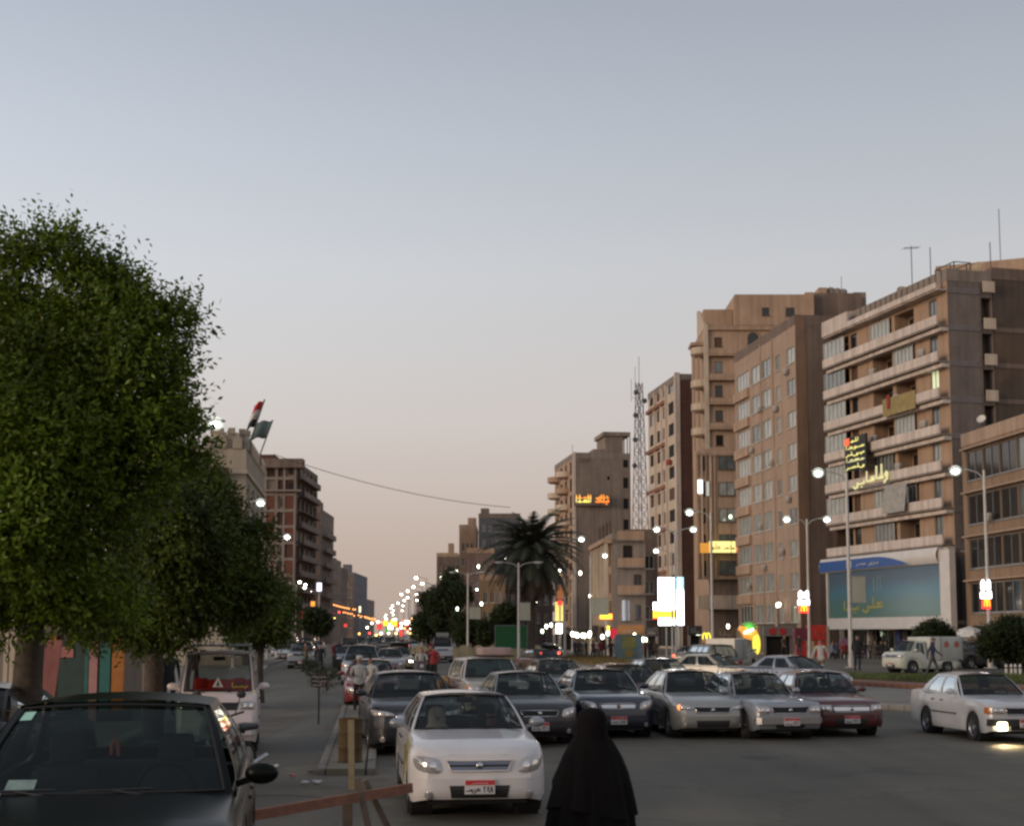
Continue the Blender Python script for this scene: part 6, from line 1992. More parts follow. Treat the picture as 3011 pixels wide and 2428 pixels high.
# golden arches on a lit board
def arches(mb, cx, z0, w, h, r, y):
    for s in (-1, 1):
        pts = [(cx + s * w / 4 - w / 4 * math.cos(a), y, z0 + h * (math.sin(a) ** 0.7)) for a in [math.pi * i / 12 for i in range(13)]]
        mb.tube(pts, r, 6)
t = thing('arches_sign', 'small sign with yellow twin arches over an orange board by the island', 'sign', (X_at(2074, 120), 120, 0), 0)
mb = MB(); arches(mb, 0, Z_at(1879, 120), 0.62, 0.5, 0.055, -0.1); mb.build('arches', M_XY, t, 60)
mb = MB(); mb.box(-0.3, 0.3, -0.08, 0.08, Z_at(1899, 120), Z_at(1881, 120)); mb.build('orange_board', M_XO if False else mat('orange_board', (0.45, 0.16, 0.03), 0.5, emit=(1, .4, .05), estr=0.25), t)
mb = MB(); mb.box(-0.25, 0.25, -0.06, 0.06, 0.02, Z_at(1900, 120)); mb.build('stand', mat('red_stand', (0.35, 0.03, 0.03), 0.5), t)
# lit advert boxes on two lamp posts: white lettering panels over a red box with twin yellow arches
def post_sign(label, px0, px1, py0, py1, Y):
    x0, x1, z0, z1 = X_at(px0, Y), X_at(px1, Y), Z_at(py1, Y), Z_at(py0, Y)
    t = thing('post_sign', label, 'lit sign', ((x0 + x1) / 2, Y - 0.2, 0), 0, 'lit advert boxes on lamp posts')
    w, h = (x1 - x0) / 2, z1 - z0
    za, zb_, zc = z0 + h * 0.34, z0 + h * 0.66, z1
    wmat = glow('advert_white', (0.97, 0.97, 1.0), 5.0)
    for k, (lo, hi) in enumerate(((za + 0.03, zb_ - 0.02), (zb_ + 0.02, zc))):
        mb = MB()
        f = 0.92 if k == 0 else 0.78
        mb.sheet([(-w * f, -0.1, lo), (w * f, -0.1, lo), (w * f, -0.1, hi - 0.12), (w * f * 0.75, -0.1, hi), (w * f * 0.45, -0.1, hi - 0.14), (-w * f * 0.35, -0.1, hi - 0.14), (-w * f * 0.6, -0.1, hi), (-w * f, -0.1, hi - 0.14)], 0.2, (0, 1, 0))
        mb.build('white_panel', wmat, t)
    mb = MB(); mb.box(-w * 0.75, w * 0.75, -0.09, 0.1, z0, za - 0.0); mb.build('red_box', M_XR, t)
    mb = MB(); arches(mb, 0, z0 + 0.12, w * 0.95, (za - z0) * 0.72, w * 0.10, -0.12); mb.build('arches', glow('arch_yellow', (1.0, 0.62, 0.03), 1.6), t, 60)
    mb = MB(); mb.box(w * 0.9, w * 1.3, -0.03, 0.05, z0 + h * 0.5, z0 + h * 0.55); mb.build('bracket', M_STEEL, t)
post_sign('lit advert box on the lamp post by the red shopfront, twin arches on red', 2341, 2377, 1737, 1803, 102.6)
post_sign('lit advert box on the lamp post at the right edge, twin arches on red', 2876, 2908, 1706, 1791, 71.8)
# red shopfront
t = thing('shopfront', 'bright red two-storey shopfront left of the blue billboard', 'shopfront', (X_at(2332, 127), 127, 0), 0)
q = lambda px: X_at(px, 127) - X_at(2332, 127); zq = lambda py: Z_at(py, 127)
M_REDF = mat('red_fascia', (0.36, 0.022, 0.015), 0.5, var=0.2, scale=1.0, emit=(1, 0.05, 0.02), estr=0.06)
mb = MB(); mb.box(q(2375), q(2423), -0.2, 1.5, zq(1882), zq(1838), bev=0.05); mb.build('fascia', M_REDF, t)
mb = MB(); mb.box(0, q(2375) - 0.02, -0.15, 1.2, zq(1880), zq(1846)); mb.build('side_fascia', mat('maroon_fascia', (0.20, 0.03, 0.05), 0.5, var=0.3), t)
mb = MB(); mb.box(q(2340), q(2365), -0.18, 1.2, 0.02, zq(1884)); mb.box(q(2392), q(2423), -0.18, 1.2, 0.02, zq(1886)); mb.build('red_door', M_REDF, t)
mb = MB(); mb.box(q(2367), q(2390), 0.1, 0.4, 0.02, zq(1884)); mb.build('shop_window', M_SHOPW, t)
mb = MB(); mb.box(q(2424), q(2432), -0.3, 0.2, 0.02, zq(1842)); mb.build('cream_post', W_CREAM, t)
mb = MB(); write_word(mb, ('ha', 'ba', 'alef', 'ra'), lambda a, c, d: (q(2380) + a, -0.21 - d, zq(1874) + c), q(2419) - q(2380), 0.75, 0.1, 0.03); mb.build('letters', mat('dull_red_letters', (0.5, 0.12, 0.08), 0.6), t)
# row of shop awnings and dim fronts along the foot of the right row
sh = [(1640, 1690, 1845, 200, 'narrow dim shopfront at the foot of the dark neon block', (0.10, 0.07, 0.06)), (1700, 1752, 1850, 175, 'low shop with a strip of white lamps left of the low brown block', (0.12, 0.10, 0.085)),
      (1815, 1890, 1838, 152, 'orange-lit shopfront with a glowing awning under the low brown block', (0.32, 0.15, 0.05)), (1895, 1932, 1845, 150, 'dark shopfront left of the white light panels', (0.07, 0.055, 0.05)),
      (2020, 2060, 1840, 142, 'dark shop entrance right of the white light panels', (0.06, 0.05, 0.05)), (2095, 2160, 1848, 140, 'tan shopfront under the yellow signboard', (0.16, 0.11, 0.07)),
      (2240, 2325, 1842, 136, 'grey shop with two red discs on its fascia', (0.22, 0.21, 0.18))]
for a, c, yt, Y, lab, col in sh:
    t = thing('shopfront', lab, 'shopfront', (X_at(a, Y), Y, 0), 0, 'small shops along the right of the avenue')
    w, h = X_at(c, Y) - X_at(a, Y), Z_at(yt, Y)
    m = mat('shop_fascia_%d' % a, col, 0.7, var=0.3, scale=1.2, emit=(1, 0.4, 0.1) if a == 1815 else None, estr=0.06)
    mb = MB(); mb.box(0, w, -0.4, 0.2, h - 0.9, h); mb.build('fascia', m, t)
    mb = MB(); mb.box(0, 0.25, -0.2, 0.2, 0, h - 0.91); mb.box(w - 0.25, w, -0.2, 0.2, 0, h - 0.91); mb.build('pillar', W_CONC, t)
    mb = MB(); mb.box(0.26, w - 0.26, 0.1, 0.18, 0.02, h - 0.92); mb.build('shop_window', M_SHOPW if a in (1815, 2095, 1700) else M_VOID, t)
    mb = MB(); write_word(mb, [('sin', 'waw', 'ra'), ('ba', 'lam', 'alef'), ('mim', 'ha', 'ta')][a % 3], lambda p, q_, d: (w * 0.2 + p, -0.405 - d, h - 0.8 + q_), w * 0.6, 0.6, 0.12, 0.02); mb.build('letters', mat('pale_letters', (0.4, 0.36, 0.3), 0.6), t)
    if a == 2240:
        for k in (0.3, 0.65):
            mb = MB(); mb.lathe([(0.001, 0), (0.34, 0), (0.34, 0.06), (0.001, 0.06)], 18, 'y', (w * k, -0.48, h - 0.45), cap=False); mb.build('red_disc', M_PLATE_R, t, 40)
# strings of small bright shop lamps
M_SPOT = glow('shop_lamp', (1.0, 0.95, 0.75), 9.0)
M_SPOTG = glow('shop_lamp_greenish', (0.85, 1.0, 0.7), 7.0)
spots = [(1682, 1864), (1691, 1866), (1697, 1868), (1711, 1868), (1718, 1869), (1731, 1868), (1733, 1862), (1770, 1872), (1786, 1862), (1792, 1790), (1864, 1868), (1866, 1876), (1888, 1880), (1896, 1881), (1735, 1753), (1706, 1686), (1606, 1842), (1620, 1838), (1594, 1856), (1576, 1769), (1487, 1645), (1494, 1647), (1354, 1756), (1345, 1791), (1416, 1776), (1297, 1699), (1343, 1680), (1407, 1667), (2048, 1864), (2056, 1866), (2138, 1842), (2284, 1780), (2289, 1778), (2150, 1520)]
mb = MB(); mb.ball((0, 0, 0), (0.16, 0.12, 0.24), 8, 6); sme = mb.mesh('lamp_glass', M_SPOT)
mb = MB(); mb.ball((0, 0, 0), (0.16, 0.12, 0.24), 8, 6); smg = mb.mesh('lamp_glass', M_SPOTG)
mb = MB(); mb.bar((0, 0.02, 0.2), (0, 0.35, 0.4), 0.05); hme = mb.mesh('hanger', M_STEEL)
_where = {0: 'shop lamp', }
for i, (px, py) in enumerate(spots):
    Y = 139 if 1660 < px < 1910 and py > 1830 else 148 if px >= 1910 else 165
    if px < 900: Y = 78
    if py < 1780 and px < 1500: Y = 195
    if (px, py) == (2150, 1520): Y = 190.0
    zz_ = Z_at(py, Y)
    nm = 'small bright lamp, ' + ('%s from the left in the street of shops' % (_ord + ['seventeenth', 'eighteenth', 'nineteenth', 'twentieth', 'twenty-first', 'twenty-second', 'twenty-third', 'twenty-fourth', 'twenty-fifth', 'twenty-sixth', 'twenty-seventh', 'twenty-eighth', 'twenty-ninth', 'thirtieth', 'thirty-first', 'thirty-second', 'thirty-third', 'thirty-fourth', 'thirty-fifth', 'thirty-sixth'])[sorted(spots).index((px, py))])
    t = thing('shop_lamp', nm, 'lamp', (X_at(px, Y), Y, zz_), R(rng.uniform(-20, 20)), 'small shop lamps')
    obj('lamp_glass', smg if i % 5 == 3 else sme, t); obj('hanger', hme, t)
    if zz_ > 2.6 or px < 1000:
        mbp = MB(); mbp.tube([(0, 0.38, -zz_), (0, 0.38, 0.45)], 0.04, 6); mbp.build('post', M_STEEL, t)
# glowing shop signs far up the avenue
fs = [(1118, 1843, 14, 14, 300, M_XR, 'red and white'), (1136, 1833, 14, 14, 320, M_XY, 'yellow'), (1150, 1845, 14, 10, 290, M_XWARM, 'white'), (1159, 1832, 20, 16, 310, M_XY, 'broad yellow'), (1176, 1839, 12, 14, 280, M_XR, 'plain red'),
      (1203, 1832, 22, 14, 250, M_XWARM, 'bright white'), (1203, 1841, 22, 5, 249, M_XR, 'thin red'), (1173, 1850, 10, 12, 300, glow('lightbox_violet', (0.75, 0.55, 1.0), 1.8), 'violet'), (1140, 1853, 8, 12, 310, M_XG, 'green'), (1181, 1862, 8, 16, 260, M_XR, 'low red'),
      (940, 1727, 14, 24, 240, glow('lightbox_lilac', (0.75, 0.72, 1.0), 2.2), 'upright lilac'), (922, 1776, 12, 14, 250, M_XO, 'orange'), (893, 1808, 8, 20, 200, M_XR, 'slanting red'), (850, 1802, 16, 18, 190, mat('dull_pink_sign', (0.5, 0.12, 0.10), 0.6, emit=(1, .2, .2), estr=0.15), 'dull pink'), (1060, 1792, 6, 18, 400, glow('lightbox_pale_yellow', (1, 0.95, 0.6), 1.5), 'pale yellow'), (1018, 1839, 8, 8, 300, M_XR, 'tiny red')]
for px, py, w, h, Y, m, lab in fs:
    lit_box(lab + ' glowing shop sign far up the avenue', px - w / 2, px + w / 2, py - h / 2, py + h / 2, Y, m, 0.4, group='shop signs far up the avenue')
# bright cool panel at the feet of the white panels and stall
t = lit_box('pale printed advert panel with a yellow disc, standing on the island', 1808, 1884, 1867, 1938, 118, mat('ad_print_pale', (0.19, 0.25, 0.20), 0.5, var=0.3, scale=0.9), 0.2, cat='advert panel', name='advert_panel', post=False)
mb = MB(); w = 1.07
mb.box(-w, -w * 0.55, -0.115, -0.102, Z_at(1935, 118), Z_at(1875, 118)); mb.box(w * 0.6, w, -0.115, -0.102, Z_at(1935, 118), Z_at(1872, 118)); mb.build('blue_strip', mat('ad_print_blue', (0.18, 0.27, 0.32), 0.5, var=0.3), t)
mb = MB(); mb.box(-w * 0.5, w * 0.55, -0.118, -0.102, Z_at(1905, 118), Z_at(1872, 118)); mb.build('yellow_strip', mat('ad_print_yellow', (0.33, 0.30, 0.09), 0.5, var=0.4, scale=1.5), t)
mb = MB(); mb.lathe([(0.001, -0.13), (0.34, -0.13), (0.34, -0.1), (0.001, -0.1)], 18, 'y', (0.05, 0, Z_at(1920, 118)), cap=False); mb.build('yellow_disc', mat('ad_print_amber', (0.36, 0.24, 0.06), 0.5, var=0.2), t)
mb = MB(); mb.box(-w * 0.9, -w * 0.8, -0.05, 0.05, 0, Z_at(1938, 118) - 0.06); mb.box(w * 0.8, w * 0.9, -0.05, 0.05, 0, Z_at(1938, 118) - 0.06); mb.build('leg', M_STEEL, t)
t = lit_box('plain green hoarding behind the garden wall near the palm', 1457, 1549, 1840, 1905, 122, mat('hoarding_green', (0.035, 0.16, 0.055), 0.7, var=0.15, scale=0.8), 0.12, cat='hoarding', name='hoarding', post=False)
mb = MB(); mb.box(-1.2, -1.1, 0.07, 0.17, 0, 2.8); mb.box(1.1, 1.2, 0.07, 0.17, 0, 2.8); mb.build('leg', M_STEEL, t)
# low cream garden wall with a humped top at the far side of the junction
t = thing('garden_wall', 'low cream wall with a humped top along the far verge, below the palm', 'wall', (X_at(1195, 150), 126, 0), 0)
M_GW = mat('garden_wall_cream', (0.52, 0.43, 0.27), 0.9, var=0.3, scale=0.8, streak=0.3)
x0w, x1w = X_at(1215, 126), X_at(1600, 126)
n = 9
seg = (x1w - x0w) / n
for i in range(n):
    mb = MB()
    pts = [(0, 0, 0), (seg - 0.02, 0, 0)] + [((seg - 0.02) * (1 - j / 10), 0, 0.75 + 0.5 * math.sin(math.pi * j / 10) ** 0.8) for j in range(11)]
    mb.sheet(pts, 0.25, (0, 1, 0))
    o = mb.build('wall_panel', M_GW, t); o.location = (x0w + seg * i - t.location.x, 0, 0)
    mb = MB(); mb.box(-0.16, 0.14, -0.05, 0.3, 0, 1.0); o = mb.build('wall_post', M_GW, t); o.location = (x0w + seg * i - t.location.x, 0, 0)

# the far end of the avenue: a scatter of small shop and vehicle lights low down
gl_ = random.Random(4)
tiny = {}
for nm, c, e in (('warm white', (1.0, 0.9, 0.68), 16.0), ('orange', (1.0, 0.40, 0.08), 7.0), ('red', (1.0, 0.06, 0.05), 6.0), ('yellow', (1.0, 0.75, 0.15), 9.0)):
    mb = MB(); mb.ball((0, 0, 0), (0.20, 0.12, 0.20), 8, 5); tiny[nm] = mb.mesh('lamp_glass', glow('tiny_' + nm.replace(' ', '_'), c, e))
for i in range(64):
    nm = gl_.choice(('warm white', 'warm white', 'orange', 'red', 'yellow'))
    px = gl_.uniform(860, 1010) if i % 4 == 0 else gl_.gauss(1165, 38)
    Y = gl_.uniform(230, 430)
    py = gl_.uniform(1800, 1866) if i % 4 == 0 else gl_.uniform(1818, 1868)
    t = thing('distant_light', 'one of the tiny %s lights low at the far end of the avenue' % nm, 'light', (X_at(px, Y), Y, Z_at(py, Y)), 0, 'tiny %s lights at the far end of the avenue' % nm, Y / 300)
    obj('lamp_glass', tiny[nm], t); obj('hanger', hme, t)

# ---------------------------------------------------------------- trees
def leafmat(name, col, col2, rough=0.45):
    m = bpy.data.materials.new(name); m.use_nodes = True
    nt = m.node_tree; b = nt.nodes['Principled BSDF']
    g = nt.nodes.new('ShaderNodeNewGeometry')
    r = nt.nodes.new('ShaderNodeValToRGB')
    r.color_ramp.elements[0].color = col + (1,); r.color_ramp.elements[1].color = col2 + (1,)
    e = r.color_ramp.elements.new(0.93); e.color = tuple((a + c) * 0.5 for a, c in zip(col, col2)) + (1,)
    r.color_ramp.elements[1].position = 0.6 if False else r.color_ramp.elements[1].position
    nt.links.new(g.outputs['Random Per Island'], r.inputs[0])
    tc = nt.nodes.new('ShaderNodeTexCoord'); n = nt.nodes.new('ShaderNodeTexNoise'); n.inputs['Scale'].default_value = 0.9; n.inputs['Detail'].default_value = 4
    nt.links.new(tc.outputs['Object'], n.inputs['Vector'])
    q = nt.nodes.new('ShaderNodeMapRange'); q.inputs['From Min'].default_value = 0.3; q.inputs['From Max'].default_value = 0.7; q.inputs['To Min'].default_value = 0.45; q.inputs['To Max'].default_value = 1.5
    nt.links.new(n.outputs['Fac'], q.inputs['Value'])
    v = nt.nodes.new('ShaderNodeVectorMath'); v.operation = 'SCALE'
    nt.links.new(r.outputs[0], v.inputs[0]); nt.links.new(q.outputs['Result'], v.inputs['Scale']); nt.links.new(v.outputs[0], b.inputs['Base Color'])
    b.inputs['Roughness'].default_value = rough
    out = nt.nodes['Material Output']
    tr = nt.nodes.new('ShaderNodeBsdfTranslucent'); nt.links.new(v.outputs[0], tr.inputs[0])
    mx = nt.nodes.new('ShaderNodeMixShader'); mx.inputs[0].default_value = 0.3
    b.inputs['Specular IOR Level'].default_value = 0.22
    nt.links.new(b.outputs[0], mx.inputs[1]); nt.links.new(tr.outputs[0], mx.inputs[2]); nt.links.new(mx.outputs[0], out.inputs['Surface'])
    return m
M_FICUS = leafmat('ficus_leaf', (0.062, 0.105, 0.008), (0.21, 0.26, 0.022), 0.42)
M_FICUSD = leafmat('ficus_leaf_dark', (0.050, 0.074, 0.011), (0.125, 0.150, 0.024), 0.45)
M_DARKLEAF = leafmat('dark_leaf', (0.022, 0.034, 0.011), (0.060, 0.078, 0.022), 0.5)
M_BARK = mat('grey_bark', (0.095, 0.072, 0.055), 0.9, var=0.5, scale=9, bump=1.0, streak=0.3)
M_BARKRED = mat('reddish_painted_bark', (0.25, 0.10, 0.075), 0.85, var=0.4, scale=4, bump=0.5)

def leaf_cloud(blobs, n_sprigs, per, leaf, m, name, parent, shell=0.55, up=0.5, seed=1, long_=0.35):
    """crown built of twigs, each carrying a row of leaves; blobs: (x, y, z, r)"""
    g = np.random.default_rng(seed)
    bl = np.array(blobs, float)
    w = bl[:, 3] ** 2
    idx = g.choice(len(bl), n_sprigs, p=w / w.sum())
    d = g.normal(size=(n_sprigs, 3)); d /= np.linalg.norm(d, axis=1)[:, None]
    rr = bl[idx, 3] * (shell + (1 - shell) * g.random(n_sprigs) ** 0.6)
    base = bl[idx, :3] + d * rr[:, None]
    # keep twigs off the deep inside of other blobs
    keep = np.ones(n_sprigs, bool)
    for b_ in bl:
        dist = np.linalg.norm(base - b_[:3], axis=1)
        keep &= dist > b_[3] * shell * 0.9
    base, d = base[keep], d[keep]
    n = len(base)
    t = d + np.array([0, 0, up]) + g.normal(size=(n, 3)) * 0.35
    t /= np.linalg.norm(t, axis=1)[:, None]
    ln = long_ * (0.45 + 0.75 * g.random(n) + 0.6 * (g.random(n) > 0.9))
    V = np.zeros((n, per, 4, 3)); 
    for k in range(per):
        f = (k + 0.5) / per
        o = base + t * (ln * f)[:, None]
        s = np.cross(t, g.normal(size=(n, 3))); s /= np.linalg.norm(s, axis=1)[:, None] + 1e-9
        ld = s * 0.8 + t * 0.6 + np.array([0, 0, -0.15]); ld /= np.linalg.norm(ld, axis=1)[:, None]
        wd = np.cross(ld, t + g.normal(size=(n, 3)) * 0.5); wd /= np.linalg.norm(wd, axis=1)[:, None] + 1e-9
        L = leaf * (0.7 + 0.6 * g.random(n))[:, None]
        V[:, k, 0] = o; V[:, k, 1] = o + ld * L * 0.5 + wd * L * 0.21; V[:, k, 2] = o + ld * L; V[:, k, 3] = o + ld * L * 0.5 - wd * L * 0.21
    V = V.reshape(-1, 3)
    nf = len(V) // 4
    me = bpy.data.meshes.new(name)
    me.vertices.add(len(V)); me.vertices.foreach_set('co', V.ravel())
    me.loops.add(nf * 4); me.loops.foreach_set('vertex_index', np.arange(nf * 4, dtype=np.int32))
    me.polygons.add(nf); me.polygons.foreach_set('loop_start', np.arange(0, nf * 4, 4, dtype=np.int32))
    me.polygons.foreach_set('loop_total', np.full(nf, 4, np.int32)) if False else None
    me.update(calc_edges=True)
    me.materials.append(m)
    o = obj(name, me, parent)
    return o

def limb(mb, a, b, r0, r1, bend=0.15, n=6, seed=0):
    g = random.Random(seed)
    a, b = Vector(a), Vector(b)
    L = (b - a).length
    off = Vector((g.uniform(-1, 1), g.uniform(-1, 1), g.uniform(-.3, .3))) * bend * L
    pts = [a.lerp(b, i / n) + off * math.sin(math.pi * i / n) for i in range(n + 1)]
    mb.tube(pts, [lerp(r0, r1, i / n) for i in range(n + 1)], 8)

def tree(name, label, loc, trunk_h, r, blobs, n, per, leaf, m, bark, seed, group=None, lean=(0, 0), cat='tree', up=0.5, long_=0.35, shell=0.55, clumps=None):
    t = thing(name, label, cat, loc, 0, group)
    mb = MB()
    top = Vector((lean[0], lean[1], trunk_h))
    limb(mb, (0, 0, -0.05), top, r, r * 0.75, 0.05, 6, seed)
    o = mb.build('trunk', bark, t, 60)
    for i, b_ in enumerate(blobs):
        c = Vector(b_[:3])
        mb = MB(); limb(mb, top - Vector((0, 0, 0.2)), top.lerp(c, 0.8), r * 0.5, r * 0.12, 0.12, 6, seed + i)
        mb.build('limb', bark, t, 60)
    leaf_cloud(blobs, n, per, leaf, m, 'crown', t, shell, up, seed, long_)
    return t

def blobs_px(lst, loc, less=0):
    """crown masses given as (px, py, distance, radius in px) of the photograph, turned into metres relative to loc"""
    out = []
    for px, py, Y, r in lst:
        out.append((X_at(px, Y) - loc[0], Y - loc[1], Z_at(py, Y) - loc[2], max(r - less, min(r, 16)) * Y / F_PX))
    return out
# the big ficus on the left
la = (X_at(105, 19), 19.0, 0.15)
sp_ = [(150, 720, 185, 655), (215, 690, 228, 652), (330, 800, 402, 772), (400, 830, 425, 830), (470, 920, 575, 888), (560, 915, 592, 908), (530, 1020, 590, 1010), (540, 1100, 585, 1060), (30, 730, 15, 655), (95, 740, 65, 700), (555, 1180, 600, 1225), (580, 1210, 640, 1285), (270, 770, 300, 760), (440, 880, 480, 870), (520, 1240, 560, 1150), (600, 1330, 650, 1330)]
ba = blobs_px([(x - 88 - 0.17 * max(0, x), y + 60, Y, r) for x, y, Y, r in ((190, 930, 17.6, 150), (260, 1120, 17.2, 170), (370, 1180, 17.2, 120), (180, 1150, 17, 160), (-100, 1020, 18, 300), (60, 930, 17.5, 205), (80, 800, 18.2, 95), (160, 780, 17.6, 60), (240, 1010, 17, 185), (320, 890, 17.5, 90), (400, 1060, 17.2, 125), (480, 1000, 17.6, 65), (300, 1250, 16.6, 215), (90, 1250, 16.5, 270), (470, 1270, 17.5, 110), (530, 1180, 17.4, 62),
               (410, 1430, 16.8, 175), (130, 1500, 16.2, 260), (300, 1620, 16.8, 190), (-80, 1620, 17, 240), (110, 1740, 17.5, 140), (520, 1500, 18, 105), (460, 1700, 18, 140))] + [(60, 1800, 17, 105), (220, 1800, 17, 115), (360, 1790, 17.2, 105), (330, 1000, 17.2, 160), (340, 1150, 17, 185), (390, 1290, 17, 165), (240, 890, 17.4, 150), (420, 1400, 17, 140)], la, 52)
for x0_, y0_, x1_, y1_ in sp_:
    ba += blobs_px([(lerp(x0_, x1_, f) - 62, lerp(y0_, y1_, f) + 25, 17.3 + 0.5 * f, lerp(40, 9, f)) for f in (0, 0.4, 0.75, 1.0)], la)
NB = 31
t_ = tree('ficus_tree', 'big dense green tree nearest the camera on the left, filling the edge of the street', la, 2.4, 0.24, ba[:NB], 10, 7, 0.085, M_FICUS, M_BARK, 3, 'pavement trees on the left')
bpy.data.objects.remove([o for o in t_.children if o.name.startswith('crown')][0])
leaf_cloud(ba, 21000, 8, 0.082, M_FICUS, 'crown', t_, 0.35, 0.75, 3, 0.40)
lb = (X_at(462, 29), 29.0, 0.15)
bb = blobs_px([(x - 45, y + 10, Y, r) for x, y, Y, r in ((560, 1400, 27, 95), (640, 1450, 27, 95), (560, 1590, 26, 175), (690, 1550, 27, 85), (680, 1670, 26.5, 115), (470, 1740, 26.5, 120), (600, 1770, 26, 95), (755, 1720, 27.5, 60), (660, 1800, 26, 55), (380, 1800, 27, 85), (300, 1830, 26, 75), (470, 1850, 26, 75), (575, 1850, 26, 70), (720, 1480, 27, 40), (790, 1640, 27, 60), (800, 1560, 27, 60), (790, 1730, 27, 85), (740, 1800, 27, 70))], lb, 34)
tree('ficus_tree', 'rounded lower tree behind the big one, its crown hanging over the white minibus', lb, 3.0, 0.22, bb, 13000, 7, 0.10, M_FICUSD, M_BARK, 11, 'pavement trees on the left', up=0.3, long_=0.36)
lc = (X_at(775, 44), 44.0, 0.15)
bc = blobs_px([(760, 1800, 44, 70), (810, 1770, 45, 50), (800, 1840, 44, 52), (730, 1840, 44, 60)], lc)
tree('ficus_tree', 'small street tree just right of the rounded crown, beside the lane', lc, 1.9, 0.12, bc, 3500, 6, 0.12, M_FICUSD, M_BARK, 21, 'pavement trees on the left', up=0.3)
ld = (X_at(935, 95), 95.0, 0.0)
tree('small_tree', 'small dark round tree on the median far up the left lane', ld, 1.4, 0.10, blobs_px([(925, 1825, 95, 30), (945, 1835, 95, 26)], ld), 900, 6, 0.22, M_DARKLEAF, M_BARK, 31)
# dark mass of trees on the right of the far avenue
gt = 'dark trees beyond the garden wall'
for i, (px, Y, bl, lab) in enumerate((
        (1262, 190, [(1258, 1820, 190, 48), (1240, 1855, 190, 34), (1285, 1775, 192, 38), (1225, 1830, 190, 24)], 'leftmost of the dark trees beyond the garden wall, next to the avenue'),
        (1322, 178, [(1322, 1790, 178, 58), (1300, 1840, 178, 40), (1345, 1740, 180, 40), (1330, 1700, 181, 26)], 'tallest of the dark trees beyond the garden wall'),
        (1392, 160, [(1385, 1850, 160, 44), (1415, 1862, 160, 34), (1360, 1866, 160, 30)], 'low dark bushy tree under the pale board on the unlit lamp'),
        (1480, 165, [(1480, 1820, 165, 30), (1500, 1815, 165, 24)], 'small dark tree behind the green hoarding'))):
    loc = (X_at(px, Y), Y, 0.0)
    jr = random.Random(i)
    bl = [(a + jr.uniform(-.8, .8) * r_, c + jr.uniform(-.7, .6) * r_, Y + jr.uniform(-2, 2), r_ * jr.uniform(.22, .5)) for a, c, Y, r_ in bl for _ in range(6)]
    tree('dark_tree', lab, loc, 3.0 if i < 2 else 1.4, 0.2, blobs_px(bl, loc), 3000, 6, 0.30, M_DARKLEAF, M_BARK, 40 + i, gt, long_=0.7)
# trimmed trees on the right
lr = (X_at(2738, 80), 80.0, 0.3)
tree('trimmed_tree', 'dome-shaped trimmed tree behind the white box truck', lr, 1.2, 0.12, blobs_px([(2738, 1882, 80, 42), (2710, 1893, 80, 30), (2768, 1893, 80, 32), (2742, 1862, 80, 26), (2720, 1872, 80, 24), (2762, 1870, 80, 24)], lr), 3800, 6, 0.16, M_DARKLEAF, M_BARK, 55, up=1.3, long_=0.4)
lr = (X_at(2955, 66), 66.0, 0.4)
tree('trimmed_tree', 'broad dark trimmed tree at the right edge behind the lamp post', lr, 1.2, 0.14, blobs_px([(2925, 1890, 66, 45), (2980, 1880, 66, 52), (3030, 1880, 66, 52), (2960, 1860, 66, 36), (2905, 1905, 66, 28), (3010, 1920, 66, 40)], lr), 5200, 6, 0.15, M_DARKLEAF, M_BARK, 57, up=0.8, long_=0.36)
# shrubs and weeds along the median strip
gm = 'ragged shrubs on the median strip'
for i, (px, py, Y, r) in enumerate(((935, 1925, 62, 22), (1000, 1960, 66, 24), (965, 1945, 54, 20), (910, 1905, 75, 16))):
    loc = (X_at(px, Y), Y, 0.1)
    b_ = [(0, 0, 0.35, 0.26), (0.12, 0.1, 0.6, 0.18), (-0.12, 0, 0.65, 0.15)]
    t = thing('shrub', ('ragged shrub on the median behind the black notice board', 'ragged shrub on the median left of the silver van', 'thin shrub on the median between two others', 'farthest shrub on the median strip')[i], 'shrub', loc, 0, gm)
    mb = MB()
    for k in range(4):
        limb(mb, (0, 0, -0.05), (rng.uniform(-.3, .3), rng.uniform(-.3, .3), 0.9), 0.02, 0.008, 0.1, 4, k)
    mb.build('stem', M_BARK, t)
    leaf_cloud(b_, 110, 6, 0.085, M_DARKLEAF, 'foliage', t, 0.3, 0.5, 60 + i, 0.3)

